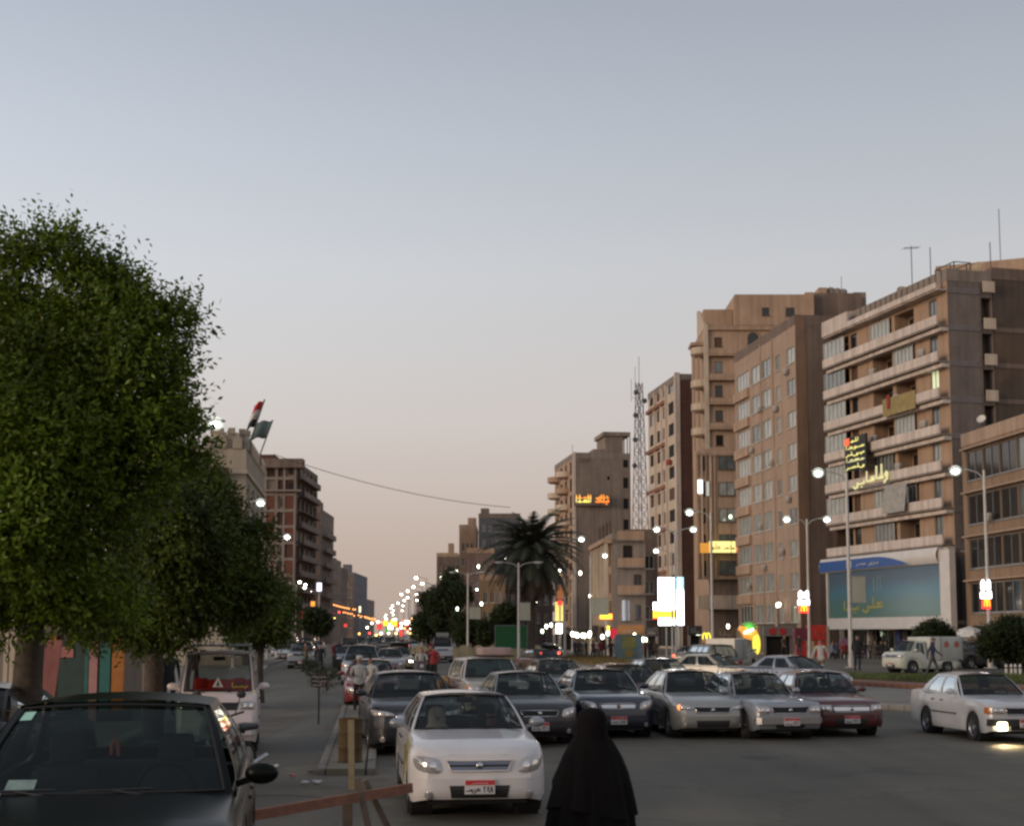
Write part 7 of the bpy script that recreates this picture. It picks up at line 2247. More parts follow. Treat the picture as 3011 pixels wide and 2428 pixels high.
# ---------------------------------------------------------------- the palm
def palm(label, px, Y, py_crown, rcrown, seed):
    loc = (X_at(px, Y), Y, 0)
    t = thing('palm_tree', label, 'palm', loc)
    H = Z_at(py_crown, Y)
    g = random.Random(seed)
    mb = MB()
    n = 26
    mb.tube([(0.12 * math.sin(i / n * 2.2), 0, H * i / n) for i in range(n + 1)], [0.30 - 0.07 * i / n + (0.03 if i % 2 else 0) for i in range(n + 1)], 12)
    mb.build('trunk', mat('palm_trunk', (0.10, 0.075, 0.055), 0.95, var=0.4, scale=6, bump=0.6), t, 50)
    mg = mat('palm_frond', (0.075, 0.080, 0.048), 0.6, var=0.35, scale=2)
    md_ = mat('dry_palm_frond', (0.10, 0.072, 0.045), 0.8, var=0.35, scale=2)
    for i in range(165):
        az = i * 2.39996 + g.uniform(-.2, .2)
        f = i / 164
        el = lerp(1.42, -1.35, f ** 0.85) + g.uniform(-.1, .1)
        L = rcrown * g.uniform(0.88, 1.12) * (0.9 if f < 0.15 else 1.0)
        pts = []
        p = Vector((0.12, 0, H))
        e = el
        N = 9
        for k in range(N + 1):
            pts.append(p.copy())
            p = p + Vector((math.cos(az) * math.cos(e), math.sin(az) * math.cos(e), math.sin(e))) * (L / N)
            e -= 0.085 + 0.05 * (1 - f)
        mb = MB()
        mb.tube(pts, [0.05 - 0.04 * k / N for k in range(N + 1)], 4)
        side = Vector((-math.sin(az), math.cos(az), 0))
        for k in range(1, 25):
            q = k / 25 * N
            j = min(N - 1, int(q))
            o = pts[j].lerp(pts[j + 1], q - j)
            d = (pts[j + 1] - pts[j]).normalized()
            ll = L * 0.19 * math.sin(math.pi * min(1, 0.15 + 0.85 * k / 25)) + 0.12
            for s in (1, -1):
                tip = o + (side * s * 0.75 + d * 0.75 + Vector((0, 0, -0.22 + g.uniform(-.1, .1)))) * ll
                w = d * 0.085
                mb.add([o - w, o + w, tip], [(0, 1, 2)])
        mb.build('frond', mg if f < 0.72 else md_, t)
    return t
palm('tall date palm with a full drooping crown right of the avenue', 1560, 112, 1612, 4.5, 5)

# ---------------------------------------------------------------- people
def person_mesh(key, pose, cols, h=1.72, robe=False):
    """one continuous body grown from a jointed skeleton"""
    me = bpy.data.meshes.new('body_' + key)
    P = pose
    names = list(P.keys())
    idx = {n: i for i, n in enumerate(names)}
    links = [('pelvis', 'waist'), ('waist', 'chest'), ('chest', 'neck'), ('neck', 'jaw'), ('jaw', 'crown')]
    for s in 'lr':
        links += [('pelvis', 'hip' + s), ('hip' + s, 'knee' + s), ('knee' + s, 'ankle' + s), ('ankle' + s, 'toe' + s), ('chest', 'sho' + s), ('sho' + s, 'elb' + s), ('elb' + s, 'wri' + s), ('wri' + s, 'han' + s)]
    me.from_pydata([P[n] for n in names], [(idx[a], idx[b]) for a, b in links], [])
    o = bpy.data.objects.new('tmp_body', me)
    C.objects.link(o)
    sk = o.modifiers.new('skin', 'SKIN'); sk.use_smooth_shade = True
    su = o.modifiers.new('sub', 'SUBSURF'); su.levels = 1; su.render_levels = 1
    rad = {'pelvis': (.15, .11), 'waist': (.135, .10), 'chest': (.165, .115), 'neck': (.055, .055), 'jaw': (.078, .09), 'crown': (.075, .085), 'hip': (.088, .09), 'knee': (.06, .06), 'ankle': (.043, .043), 'toe': (.04, .035), 'sho': (.062, .06), 'elb': (.043, .043), 'wri': (.03, .03), 'han': (.038, .025)}
    sv = me.skin_vertices[0].data
    for n in names:
        k = n if n in rad else n[:-1]
        sv[idx[n]].radius = rad[k]
    sv[idx['pelvis']].use_root = True
    dg = bpy.context.evaluated_depsgraph_get()
    ev = o.evaluated_get(dg)
    m2 = bpy.data.meshes.new_from_object(ev)
    m2.name = 'body'
    bpy.data.objects.remove(o)
    m2.materials.clear()
    for c in cols:
        m2.materials.append(c)         # 0 skin, 1 top, 2 trousers, 3 shoes, 4 hair
    zc, zp, za, zn = P['chest'][2], P['pelvis'][2], max(P['anklel'][2], P['ankler'][2]), P['neck'][2]
    hand = [Vector(P['hanl']), Vector(P['hanr'])]
    jaw = Vector(P['jaw'])
    for f in m2.polygons:
        c = f.center
        mi = 1
        if c.z < za + 0.01: mi = 3
        elif c.z < zp - 0.03 and min((c - Vector(P['wril'])).length, (c - Vector(P['wrir'])).length, (c - hand[0]).length, (c - hand[1]).length) > 0.13: mi = 2
        if min((c - h_).length for h_ in hand) < 0.09: mi = 0
        if c.z > zn + 0.0:
            mi = 0
            if c.z > P['crown'][2] - 0.03 or (c.y > jaw.y + 0.03 and c.z > zn + 0.06): mi = 4
        f.material_index = mi
        f.use_smooth = True
    return m2
def pose_stand(step=0.0, arm=0.15, lean=0.0, sit=False, reach=0.0):
    P = {'pelvis': (0, 0, .95), 'waist': (0, -0.01 - lean * .3, 1.10), 'chest': (0, -lean * .7, 1.32), 'neck': (0, -.01 - lean, 1.49), 'jaw': (0, -.045 - lean * 1.1, 1.585), 'crown': (0, -.015 - lean * 1.1, 1.68)}
    for s, k in (('l', 1), ('r', -1)):
        st = step * k
        P['hip' + s] = (.10 * k, 0, .90)
        P['knee' + s] = (.11 * k, -st * .55 - .02, .50)
        P['ankle' + s] = (.115 * k, -st + .03, .085 + max(0, -st) * .15)
        P['toe' + s] = (.13 * k, -st - .12, .045 + max(0, -st) * .05)
        P['sho' + s] = (.195 * k, -lean * .8, 1.41)
        P['elb' + s] = (.25 * k, st * .45 - lean * .6 + .02, 1.14)
        P['wri' + s] = (.25 * k, st * .9 - arm - lean * .5, .92 + arm * .5 + reach * .2)
        P['han' + s] = (.245 * k, st * 1.0 - arm * 1.4 - .03 - lean * .5, .85 + arm * .6 + reach * .3)
        if sit:
            P['hip' + s] = (.10 * k, -.02, .93); P['knee' + s] = (.14 * k, -.42, .90); P['ankle' + s] = (.14 * k, -.50, .50); P['toe' + s] = (.15 * k, -.64, .45)
            P['elb' + s] = (.26 * k, -.12, 1.15); P['wri' + s] = (.22 * k, -.40, 1.17); P['han' + s] = (.20 * k, -.48, 1.19)
    return P
def cl(name, c, v=0.2):
    return mat('cloth_' + name, c, 0.9, var=v, scale=6)
HAIR = mat('black_hair', (0.012, 0.010, 0.009), 0.6, var=0.2)
SHOE = mat('dark_shoe', (0.02, 0.018, 0.016), 0.5, var=0.1)
TOPS = [cl('navy', (.03, .035, .07)), cl('white_shirt', (.42, .40, .38)), cl('maroon', (.12, .025, .03)), cl('brown', (.10, .065, .04)), cl('black', (.018, .018, .02)), cl('grey', (.16, .16, .16)), cl('pale_blue', (.20, .25, .32)), cl('red_shirt', (.28, .03, .025))]
LEGS = [cl('dark_denim', (.035, .045, .075)), cl('black_trousers', (.016, .016, .018)), cl('khaki', (.17, .13, .08)), cl('grey_trousers', (.09, .09, .09))]
_pm = {}
def pmesh(poseid, top, leg):
    k = (poseid, top, leg)
    if k not in _pm:
        pose = {'stand': pose_stand(0, .05), 'walk': pose_stand(.28, .08, .03), 'walk2': pose_stand(-.24, .06, .02), 'talk': pose_stand(0.06, .28, 0, reach=.8), 'sit': pose_stand(0, .2, .05, sit=True)}[poseid]
        _pm[k] = person_mesh('%s_%d_%d' % k, pose, [M_SKIN, TOPS[top], LEGS[leg], SHOE, HAIR])
    return _pm[k]
def face_parts(t, dz=0.0, dy=0.0):
    mb = MB(); mb.ball((-.03, -.128 + dy, 1.61 + dz), (.013, .008, .007), 6, 4); mb.ball((.03, -.128 + dy, 1.61 + dz), (.013, .008, .007), 6, 4); mb.ball((0, -.142 + dy, 1.585 + dz), (.013, .02, .022), 6, 4); mb.build('face', SHOE if False else mat('face_detail', (.10, .05, .035), .6, var=0), t, 60)
def person(label, x, y, rz, poseid, top, leg, z=0.0, group=None, sc_=1.0, hat=None):
    t = thing('person', label, 'person', (x, y, z), rz, group, sc_)
    obj('body', pmesh(poseid, top, leg), t)
    face_parts(t)
    if hat:
        mb = MB(); mb.lathe([(0.098, 0), (0.102, 0.03), (0.095, 0.085), (0.05, 0.11), (0.001, 0.115)], 16, 'z', (0, -.03, 1.645)); mb.build('cap', hat, t, 50)
    return t
# robe: rings with folds
def robed(label, x, y, rz, rings, m, z=0.0, folds=9, name='person', seed=3, sc_=1.0):
    t = thing(name, label, 'person', (x, y, z), rz, None, sc_)
    g = random.Random(seed)
    ph = [g.uniform(0, 6.28) for _ in range(6)]
    n = 56
    mb = MB()
    vs = []
    for (zz_, cx, cy, rx, ry, amp) in rings:
        for j in range(n):
            a = 2 * math.pi * j / n
            w = 1 + amp * (0.55 * math.sin(folds * a + ph[0] + zz_ * 1.3) + 0.35 * math.sin((folds * 2 - 3) * a + ph[1] - zz_ * 2) + 0.3 * math.sin(3 * a + ph[2]))
            vs.append((cx + rx * w * math.cos(a), cy + ry * w * math.sin(a), zz_))
    k = len(rings)
    fs = [(i * n + j, i * n + (j + 1) % n, (i + 1) * n + (j + 1) % n, (i + 1) * n + j) for i in range(k - 1) for j in range(n)]
    fs.append(tuple((k - 1) * n + j for j in range(n)))
    fs.append(tuple(range(n - 1, -1, -1)))
    mb.add(vs, fs)
    return t, mb

# ---------------------------------------------------------------- the woman in black, close to the camera
M_ABAYA = mat('black_abaya', (0.0065, 0.0055, 0.0055), 0.95, var=0.25, scale=5, spec=0.15)
xw, yw = X_at(1738, 11.1), 11.1
rings = [(0.02, 0, 0, .40, .34, .17), (0.30, 0, 0, .385, .32, .17), (0.60, 0.0, 0, .36, .29, .15), (0.85, 0.0, 0, .33, .26, .12), (1.00, -0.0, 0, .30, .235, .09), (1.15, -0.0, 0, .265, .21, .06), (1.26, 0.0, 0, .225, .18, .03), (1.335, 0.0, -0.005, .185, .15, .02), (1.385, 0.0, -.01, .152, .135, .015), (1.43, 0.0, -.012, .128, .13, .01), (1.50, 0, -.012, .115, .128, .008), (1.56, 0, -.005, .113, .124, .006), (1.60, 0, 0, .098, .106, .005), (1.628, 0, 0.0, .064, .07, 0), (1.638, 0, 0, .02, .022, 0)]
t, mb = robed('woman wrapped in a black abaya and veil walking in front of the white taxi', xw, yw, R(200), rings, M_ABAYA)
mb.build('robe', M_ABAYA, t, 60)
# shoulder veil lying over the robe, with its lower edge
n = 56
veil = [(0.86, .345, .285, .14), (1.00, .315, .262, .11), (1.15, .278, .232, .075), (1.27, .233, .198, .035), (1.345, .19, .164, .02), (1.40, .156, .146, .012)]
mb = MB(); vs = []
for zz_, rx, ry, amp in veil:
    for j in range(n):
        a = 2 * math.pi * j / n
        w = 1 + amp * (0.6 * math.sin(7 * a + 1.0) + 0.4 * math.sin(12 * a + zz_ * 3))
        vs.append((rx * w * math.cos(a), ry * w * math.sin(a) - 0.008, zz_ + (0.05 * math.sin(2 * a + 0.6) if zz_ < 0.9 else 0)))
mb.add(vs, [(i * n + j, i * n + (j + 1) % n, (i + 1) * n + (j + 1) % n, (i + 1) * n + j) for i in range(len(veil) - 1) for j in range(n)])
mb.build('veil', M_ABAYA, t, 60)
for s in (-1, 1):
    mb = MB(); mb.tube([(s * .15, -0.03, 1.27), (s * .205, -.13, 1.06), (s * .16, -.25, .96), (s * .08, -.30, .96)], [.07, .075, .07, .055], 12); mb.build('sleeve', M_ABAYA, t, 60)
mb = MB(); mb.sheet([(-.055, -.1345, 1.535), (.055, -.1345, 1.535), (.055, -.1345, 1.555), (-.055, -.1345, 1.555)], .004, (0, -1, 0)); mb.build('eye_slit', M_SKIN, t)

# ---------------------------------------------------------------- named cars
P_WHITE = paint('warm_white', (0.66, 0.62, 0.61))
P_BLACK = paint('black', (0.012, 0.012, 0.012))
P_DARKGREY = paint('dark_grey', (0.020, 0.019, 0.022))
P_NAVY = paint('navy', (0.012, 0.018, 0.038))
P_SILVER = paint('silver_green', (0.34, 0.335, 0.315), 0.55)
P_SILVER2 = paint('silver_blue', (0.32, 0.33, 0.36), 0.5)
P_MAROON = paint('maroon', (0.085, 0.010, 0.012))
P_RED = paint('dull_red', (0.20, 0.022, 0.018))
P_YELLOW = paint('taxi_yellow', (0.40, 0.33, 0.10))
P_GREENDK = paint('dark_green', (0.035, 0.045, 0.035))
P_BEIGE = paint('beige', (0.40, 0.36, 0.29))
P_BROWN = paint('brown', (0.10, 0.06, 0.045))
def place(px, Y):
    return (X_at(px, Y), Y)
def at_front(px, Y, L, deg):
    """origin of a car whose nose centre shows at px, Y and which is turned by deg"""
    th = R(deg)
    return (X_at(px, Y) - math.sin(th) * L / 2, Y + math.cos(th) * L / 2, 0.0)

# white taxi with yellow wings, in front
ca = Car(L=4.24, W=1.67, H=1.43, wb=2.44, hood=0.80, cowl_z=0.97, deck=1.0, belt=0.96, cowl=0.72, rf=0.10, rr=-1.0, bb=-1.55, wr=0.55, lean=0.30, tuck=0.26, nose=0.50)
make_car('taxi', 'white taxi with yellow front wings and a red-banded plate, nearest in the traffic', ca, P_WHITE, at_front(1412, 17.2, 4.24, 7), R(7), fenderpaint=P_YELLOW, grille='bars', cat='taxi', mirrorpaint=P_SILVER2)
oa = at_front(1412, 17.2, 4.24, 7)
def rot(o, deg, s, y):
    c, s_ = math.cos(R(deg)), math.sin(R(deg))
    return (o[0] + s * c - y * s_, o[1] + s * s_ + y * c)
for sx, lab, hm in ((-0.36, 'passenger in a pale headscarf in the front of the white taxi', mat('pale_headscarf', (0.5, 0.42, 0.35), 0.9, var=0.2)), (0.36, 'driver with a reddish face at the wheel of the white taxi', None)):
    x, y = rot(oa, 7, sx, 0.02)
    t = thing('person', lab, 'person', (x, y, -0.50), R(7), None, 1.0)
    obj('body', person_mesh('seated', {k: (v if not k[:-1] in ('knee', 'ankle', 'toe') else (v[0], v[1] * .9, v[2])) for k, v in pose_stand(0, .2, .0, sit=True).items()}, [M_SKIN, TOPS[4] if sx > 0 else cl('beige_dress', (.42, .35, .28)), LEGS[1], SHOE, HAIR]), t)
    face_parts(t)
    if hm:
        mb = MB(); mb.lathe([(.20, 1.36), (.16, 1.45), (.118, 1.52), (.118, 1.62), (.105, 1.69), (.06, 1.73), (.001, 1.74)], 20, 'z', (0, 0.01, 0), cap=False)
        mb.build('headscarf', hm, t, 60)

# black car on the near left, close up
cb = Car(L=4.5, W=1.76, H=1.50, wb=2.6, hood=0.84, cowl_z=0.96, deck=1.02, belt=0.99, cowl=0.85, rf=0.05, rr=-1.05, bb=-1.70, wr=0.60, lean=0.26, tyre=0.31)
ob = (-2.60, 9.48, 0.28)
CBD = R(9)
t = make_car('car', 'black car parked close by on the left with a red charm hanging in its windscreen', cb, mat('worn_black_paint', (0.005, 0.006, 0.005), 0.28, var=0.2, scale=2, spec=0.12), ob, CBD, glassm=glass('dark_green_glass', (0.29, 0.37, 0.34), 0.20), plate='red')
tb = t
mb = MB()
p = cb.wind(0, 0.80, 0.22)
mb.tube([(p[0], p[1], p[2]), (p[0] + 0.01, p[1] - 0.005, p[2] - 0.10)], 0.004, 5)
mb.tube([(0.0, p[1], p[2] - 0.09), (-0.018, p[1], p[2] - 0.13), (-0.024, p[1], p[2] - 0.20)], [0.006, 0.014, 0.010], 8)
mb.tube([(0.0, p[1], p[2] - 0.09), (0.018, p[1], p[2] - 0.13), (0.022, p[1], p[2] - 0.205)], [0.006, 0.014, 0.011], 8)
o = mb.build('charm', mat('orange_red_charm', (0.85, 0.20, 0.09), 0.6, var=0.15), None, 60)
o.location = ob; o.rotation_euler = (0, 0, CBD)
tag(o, 'orange red tasselled charm hanging behind the windscreen of the black car', 'charm')
def stick(label, u, v, du, dv, m, cat, name):
    mb = MB(); mb.grid(lambda a, c: cb.wind(a, c, 0.008), [u, u + du / 2, u + du], [v, v + dv / 2, v + dv])
    o = mb.build(name, m); o.location = ob; o.rotation_euler = (0, 0, CBD)
    so = o.modifiers.new('thickness', 'SOLIDIFY'); so.thickness = 0.002; so.offset = 1
    return tag(o, label, cat)
stick('small pale green permit sticker in the top corner of the black windscreen', -0.90, 0.78, 0.115, 0.115, mat('permit_green', (0.30, 0.52, 0.42), 0.5, var=0.15, scale=20, emit=(0.4, 0.8, 0.6), estr=0.10), 'sticker', 'windscreen_sticker')
stick('crumpled pale paper lying behind the lower left of the black windscreen', -0.70, 0.05, 0.22, 0.10, mat('paper_pale', (0.22, 0.30, 0.27), 0.7, var=0.4, scale=18), 'paper', 'paper')
# bright glint on the bonnet, imitated by an added chrome ball
mb = MB(); q = cb.P(cb.cowl + 0.10, -0.58, 0); zq_ = cb.ztop(cb.cowl + 0.10) + 0.02
mb.ball((q[0], q[1], zq_ + 0.01), (0.045, 0.03, 0.03), 12, 8); mb.build('bonnet_glint', M_CHROME, tb, 60)

# second rank
cc_ = Car(L=4.4, W=1.76, H=1.47, wb=2.6, hood=0.86, cowl_z=1.0, deck=1.03, belt=1.0, cowl=0.95, rf=0.25, rr=-1.05, bb=-1.65, wr=0.60, lean=0.34, tuck=0.30, nose=0.6)
make_car('car', 'dark grey modern saloon directly behind and left of the white taxi', cc_, P_DARKGREY, at_front(1232, 26.2, 4.4, 9), R(9), lights='slim', grille='chrome', plate='red')
cd = Car(L=4.3, W=1.70, H=1.47, wb=2.5, hood=0.82, cowl_z=0.98, deck=1.0, belt=0.98, cowl=0.75, rf=0.05, rr=-1.0, bb=-1.6, wr=0.58)
make_car('car', 'dark grey saloon with a pale roof between the taxi and the woman in black', cd, P_DARKGREY, at_front(1590, 28.4, 4.3, 9), R(9), scale=0.96, roofpaint=P_SILVER, grille='fine', mirrorpaint=P_SILVER)
ce = Car(L=4.5, W=1.74, H=1.46, wb=2.6, hood=0.86, cowl_z=0.99, deck=1.03, belt=1.0, cowl=0.78, rf=0.08, rr=-1.05, bb=-1.65, wr=0.58, lean=0.24)
make_car('car', 'navy blue saloon with a chrome-edged grille behind the woman in black', ce, P_NAVY, at_front(1818, 30.4, 4.5, 7), R(7), scale=0.97, roofpaint=P_SILVER2, grille='chrome', lights='halogen', emblem=mat('gold_emblem', (0.5, 0.22, 0.08), 0.3, 0.9, var=0.1))
cf = Car(L=4.55, W=1.76, H=1.46, wb=2.6, hood=0.80, cowl_z=0.97, deck=1.0, belt=0.97, cowl=0.85, rf=0.12, rr=-1.05, bb=-1.75, wr=0.57, lean=0.36, nose=0.65, tuck=0.3)
make_car('car', 'silver rounded saloon with its left indicator lit, right of the navy car', cf, P_SILVER, at_front(2095, 30.2, 4.55, 6), R(6), scale=0.95, lights='slim', grille='fine', plate=None, bumper=None)
og = at_front(2095, 30.2, 4.55, 6)
cg = Car(L=4.3, W=1.60, H=1.43, wb=2.5, hood=0.80, cowl_z=0.93, deck=0.94, belt=0.93, cowl=0.70, rf=0.12, rr=-0.95, bb=-1.45, wr=0.56, nose=0.28, tuck=0.10, lean=0.10, boxy=1)
make_car('car', 'old boxy silver saloon with a roof rack and chrome bumper', cg, P_SILVER2, at_front(2322, 29.9, 4.3, 13), R(13), scale=0.95, lights='round', grille='fine', bumper=M_CHROME, fogs=False, rack=True, amber=False)
ch = Car(L=4.35, W=1.68, H=1.42, wb=2.5, hood=0.78, cowl_z=0.93, deck=0.97, belt=0.94, cowl=0.75, rf=0.08, rr=-1.0, bb=-1.55, wr=0.56, nose=0.4, tuck=0.2, boxy=0.6, lean=0.2)
make_car('car', 'dark maroon saloon at the right end of the waiting rank', ch, P_MAROON, at_front(2500, 30.8, 4.35, 8), R(8), scale=0.95, lights='square', grille='chrome', fogs=False)
ci = Car(L=4.3, W=1.66, H=1.40, wb=2.45, hood=0.80, cowl_z=0.93, deck=0.98, belt=0.94, cowl=0.72, rf=0.10, rr=-1.0, bb=-1.45, wr=0.55, nose=0.30, tuck=0.12, lean=0.10, boxy=0.9)
oi = at_front(3006, 29.2, 4.3, 7)
ti = make_car('car', 'white boxy saloon driving in alone at the right edge with one lamp burning', ci, paint('cool_white', (0.55, 0.55, 0.56)), oi, R(7), scale=0.97, lights='square', grille='fine', bumper=P_MAROON if False else M_BLACK, fogs=False, amber=True)
# its burning fog lamp
mb = MB(); x, y, z = ci.front(-0.56, 0.36); mb.box(x - 0.10, x + 0.10, y - 0.11, y - 0.05, 0.27, 0.44, bev=0.02)
mb.build('fog_lamp', glow('fog_lamp_lit', (1.0, 0.86, 0.55), 14.0), ti, 40)
sl = bpy.data.objects.new('fog_lamp_beam', bpy.data.lights.new('fog_lamp_beam', 'SPOT'))
C.objects.link(sl); sl.parent = ti; sl.location = (x, y - 0.14, 0.36); sl.rotation_euler = (R(-52), 0, R(-16))
sl.data.energy = 130; sl.data.color = (1.0, 0.72, 0.36); sl.data.spot_size = R(70); sl.data.spot_blend = 0.9; sl.data.shadow_soft_size = 0.06
# a lit indicator on the silver car
for o_ in [o for o in C.objects if o.get('label', '').startswith('silver rounded')]:
    mb = MB(); x, y, z = cf.front(-0.74, 0.74); mb.ball((x + 0.02, y - 0.035, 0.70), (0.055, 0.03, 0.06), 10, 8); mb.build('indicator', glow('indicator_lit', (1.0, 0.24, 0.06), 2.5), o_, 60)
# estate car with a roof sign behind the dark grey saloon
cj = Car(L=4.4, W=1.72, H=1.56, wb=2.6, hood=0.92, cowl_z=1.02, deck=1.0, belt=1.02, cowl=0.95, rf=0.45, rr=-1.85, bb=-2.02, wr=0.62, nose=0.28, tuck=0.12, lean=0.12, boxy=1, wag=True)
make_car('estate_car', 'white estate car with brown sides and a pinkish board on its roof', cj, P_BEIGE, at_front(1468, 37.5, 4.4, 10), R(10), scale=1.0, roofpaint=P_WHITE, doorpaint=P_BROWN, lights='round', grille='fine', bumper=M_CHROME, amber=True, fogs=False, glassm=glass('greenish_glass', (0.35, 0.45, 0.42)))
t = thing('roof_load', 'flat pinkish bundle carried on the roof of the white estate car', 'roof load', (X_at(1453, 40), 40.3, 1.585), R(10))
tpart(t, 'bundle', mat('pink_tarp', (0.36, 0.25, 0.23), 0.9, var=0.3, scale=5), (-0.42, 0.42, -0.5, 0.6, 0.03, 0.24), bev=0.04)
tpart(t, 'slat', M_BARK, (-0.5, 0.5, -0.4, -0.32, -0.02, 0.028), (-0.5, 0.5, 0.35, 0.43, -0.02, 0.028))
# third rank
make_car('car', 'dark green saloon half hidden behind the navy car', Car(boxy=.5), P_GREENDK, at_front(1668, 44, 4.25, 8), R(8), roofpaint=P_BROWN, lights='square', fogs=False)
make_car('car', 'dark maroon hatchback tucked behind the navy and silver cars', Car(L=3.9, wag=True, rr=-1.5, bb=-1.8), P_MAROON, at_front(1880, 36.5, 3.9, 6), R(6), lights='square', fogs=False)
make_car('car', 'dark saloon with a pale roof rim behind the silver car', Car(), P_BLACK, at_front(2000, 45, 4.25, 12), R(12), fogs=False, roofpaint=P_GREENDK)
make_car('taxi', 'cream old taxi far behind the old boxy saloon', Car(L=4.3, W=1.62, H=1.4, boxy=1, nose=.25, tuck=.1, lean=.1, hood=.82), P_BEIGE, at_front(2240, 57, 4.3, 55), R(55), lights='round', bumper=M_CHROME, fogs=False, cat='taxi')
make_car('car', 'pale saloon passing beyond the maroon car', Car(), P_SILVER2, at_front(2470, 52, 4.25, 40), R(40), fogs=False)
make_car('car', 'dark jeep with a lit red lamp near the white panels', Car(L=4.0, W=1.75, H=1.72, boxy=1, hood=1.0, cowl_z=1.08, deck=1.1, belt=1.1, cowl=.7, rf=.35, rr=-1.6, bb=-1.75, wag=True, nose=.2, tuck=.08, lean=.1, tyre=.36, wb=2.4), P_GREENDK, at_front(2015, 70, 4.0, 200), R(200), fogs=False, lights='round')
make_car('car', 'brown saloon with bright reflections by the island tip', Car(), P_BROWN, at_front(1640, 74, 4.25, 20), R(20), fogs=False)
# left file
make_car('car', 'dull red saloon beside the man with the white cap', Car(H=1.42), P_RED, at_front(1100, 42.5, 4.25, 7), R(7), fogs=False, lights='halogen')
make_car('car', 'silver van-like car with an orange light behind the red saloon', Car(L=4.2, W=1.74, H=1.72, wag=True, hood=.98, cowl_z=1.05, deck=1.05, belt=1.06, cowl=1.2, rf=.6, rr=-1.7, bb=-1.9, boxy=.6), P_SILVER2, at_front(1066, 62, 4.2, 6), R(6), fogs=False, lights='square', amber=True)
tj = make_car('jeep', 'pale blue grey jeep coming along the service lane', Car(L=4.2, W=1.78, H=1.72, boxy=1, hood=1.02, cowl_z=1.1, deck=1.1, belt=1.1, cowl=.75, rf=.40, rr=-1.7, bb=-1.85, wag=True, nose=.2, tuck=.08, lean=.1, tyre=.36, wb=2.5), paint('blue_grey', (0.20, 0.235, 0.26)), at_front(889, 92, 4.2, 6), R(6), lights='round', grille='fine', bumper=M_BLACK, fogs=False, cat='jeep')

# white minibus at the left kerb
ck = Car(L=3.4, W=1.48, H=1.88, wb=1.9, fo=.70, tyre=.28, hood=1.02, cowl_z=1.12, deck=1.06, belt=1.08, cowl=1.42, rf=1.02, rr=-1.56, bb=-1.64, wr=.58, nose=.28, tuck=.14, lean=.22, wag=True, boxy=1)
ok_ = at_front(646, 26.4, 3.4, 9)
tk = make_car('minibus', 'white minibus with red seats waiting by the left kerb under the trees', ck, paint('pinkish_white', (0.78, 0.66, 0.64)), ok_, R(9), lights='square', bumper=P_WHITE, fogs=False, grille=None, plate=None, seat=M_SEATRED, rack=True, cat='minibus', emblem=None, glassm=glass('clear_dark_glass', (0.60, 0.62, 0.60), 0.35))
mb = MB(); write_word(mb, ('ya', 'ba', 'lam', 'alef', ' ', 'sin', 'mim', ' ', 'ha', 'ba', 'ra'), lambda a, c, d: (lambda q: (q[0], q[1] - 0.012 - d, q[2]))(ck.wind(-0.62 + a / 0.55, 0.86 + c * 1.2, 0)), 0.68, 0.07, 0.12, 0.003); mb.build('windscreen_word', M_PLATE_W, tk)
mb = MB(); q = ck.front(-0.30, 0.86); mb.box(-0.42, -0.08, q[1] - 0.03, q[1] + 0.01, 0.855, 0.885); mb.box(0.10, 0.34, q[1] - 0.03, q[1] + 0.01, 0.60, 0.645); mb.build('badge_strip', mat('dull_red_badge', (0.25, 0.05, 0.04), 0.5), tk)
mb = MB(); q = ck.wind(0.0, 0.22, 0); mb.sheet([(-0.10, q[1] - 0.02, q[2] - 0.09), (0.10, q[1] - 0.02, q[2] - 0.09), (0, q[1] - 0.02, q[2] + 0.10)], 0.006, (0, -1, 0)); mb.build('triangle_sticker', M_PLATE_W, tk)
mb = MB(); mb.sheet([(-0.03, q[1] - 0.03, q[2] - 0.06), (0.03, q[1] - 0.03, q[2] - 0.06), (0, q[1] - 0.03, q[2] + 0.04)], 0.004, (0, -1, 0)); mb.build('sticker_mark', M_INK, tk)
mb = MB(); q = ck.wind(0.62, 0.14, 0); write_word(mb, ('ba', 'sin', 'mim', 'alef'), lambda a, c, d: (0.24 + a, q[1] - 0.015 - d, q[2] - 0.05 + c), 0.3, 0.12, 0.16, 0.004); mb.build('yellow_script', mat('yellow_decal', (0.5, 0.36, 0.04), 0.5), tk)
# second minibus far on the right carriageway
cl_ = Car(L=4.3, W=1.72, H=1.95, wb=2.3, fo=.9, tyre=.32, hood=1.12, cowl_z=1.2, deck=1.1, belt=1.15, cowl=1.85, rf=1.35, rr=-2.0, bb=-2.08, wr=.68, nose=.25, tuck=.1, lean=.16, wag=True, boxy=1)
t = make_car('minibus', 'white minibus with a roof box driving up on the far right carriageway', cl_, P_WHITE, at_front(1302, 112, 4.3, 3), R(3), lights='square', bumper=M_BLACK, fogs=False, cat='minibus')
tpart(t, 'roof_box', mat('roof_box_cream', (0.42, 0.38, 0.33), 0.7, var=0.2), (-0.5, 0.5, -1.0, 1.2, 1.99, 2.3), bev=0.05)

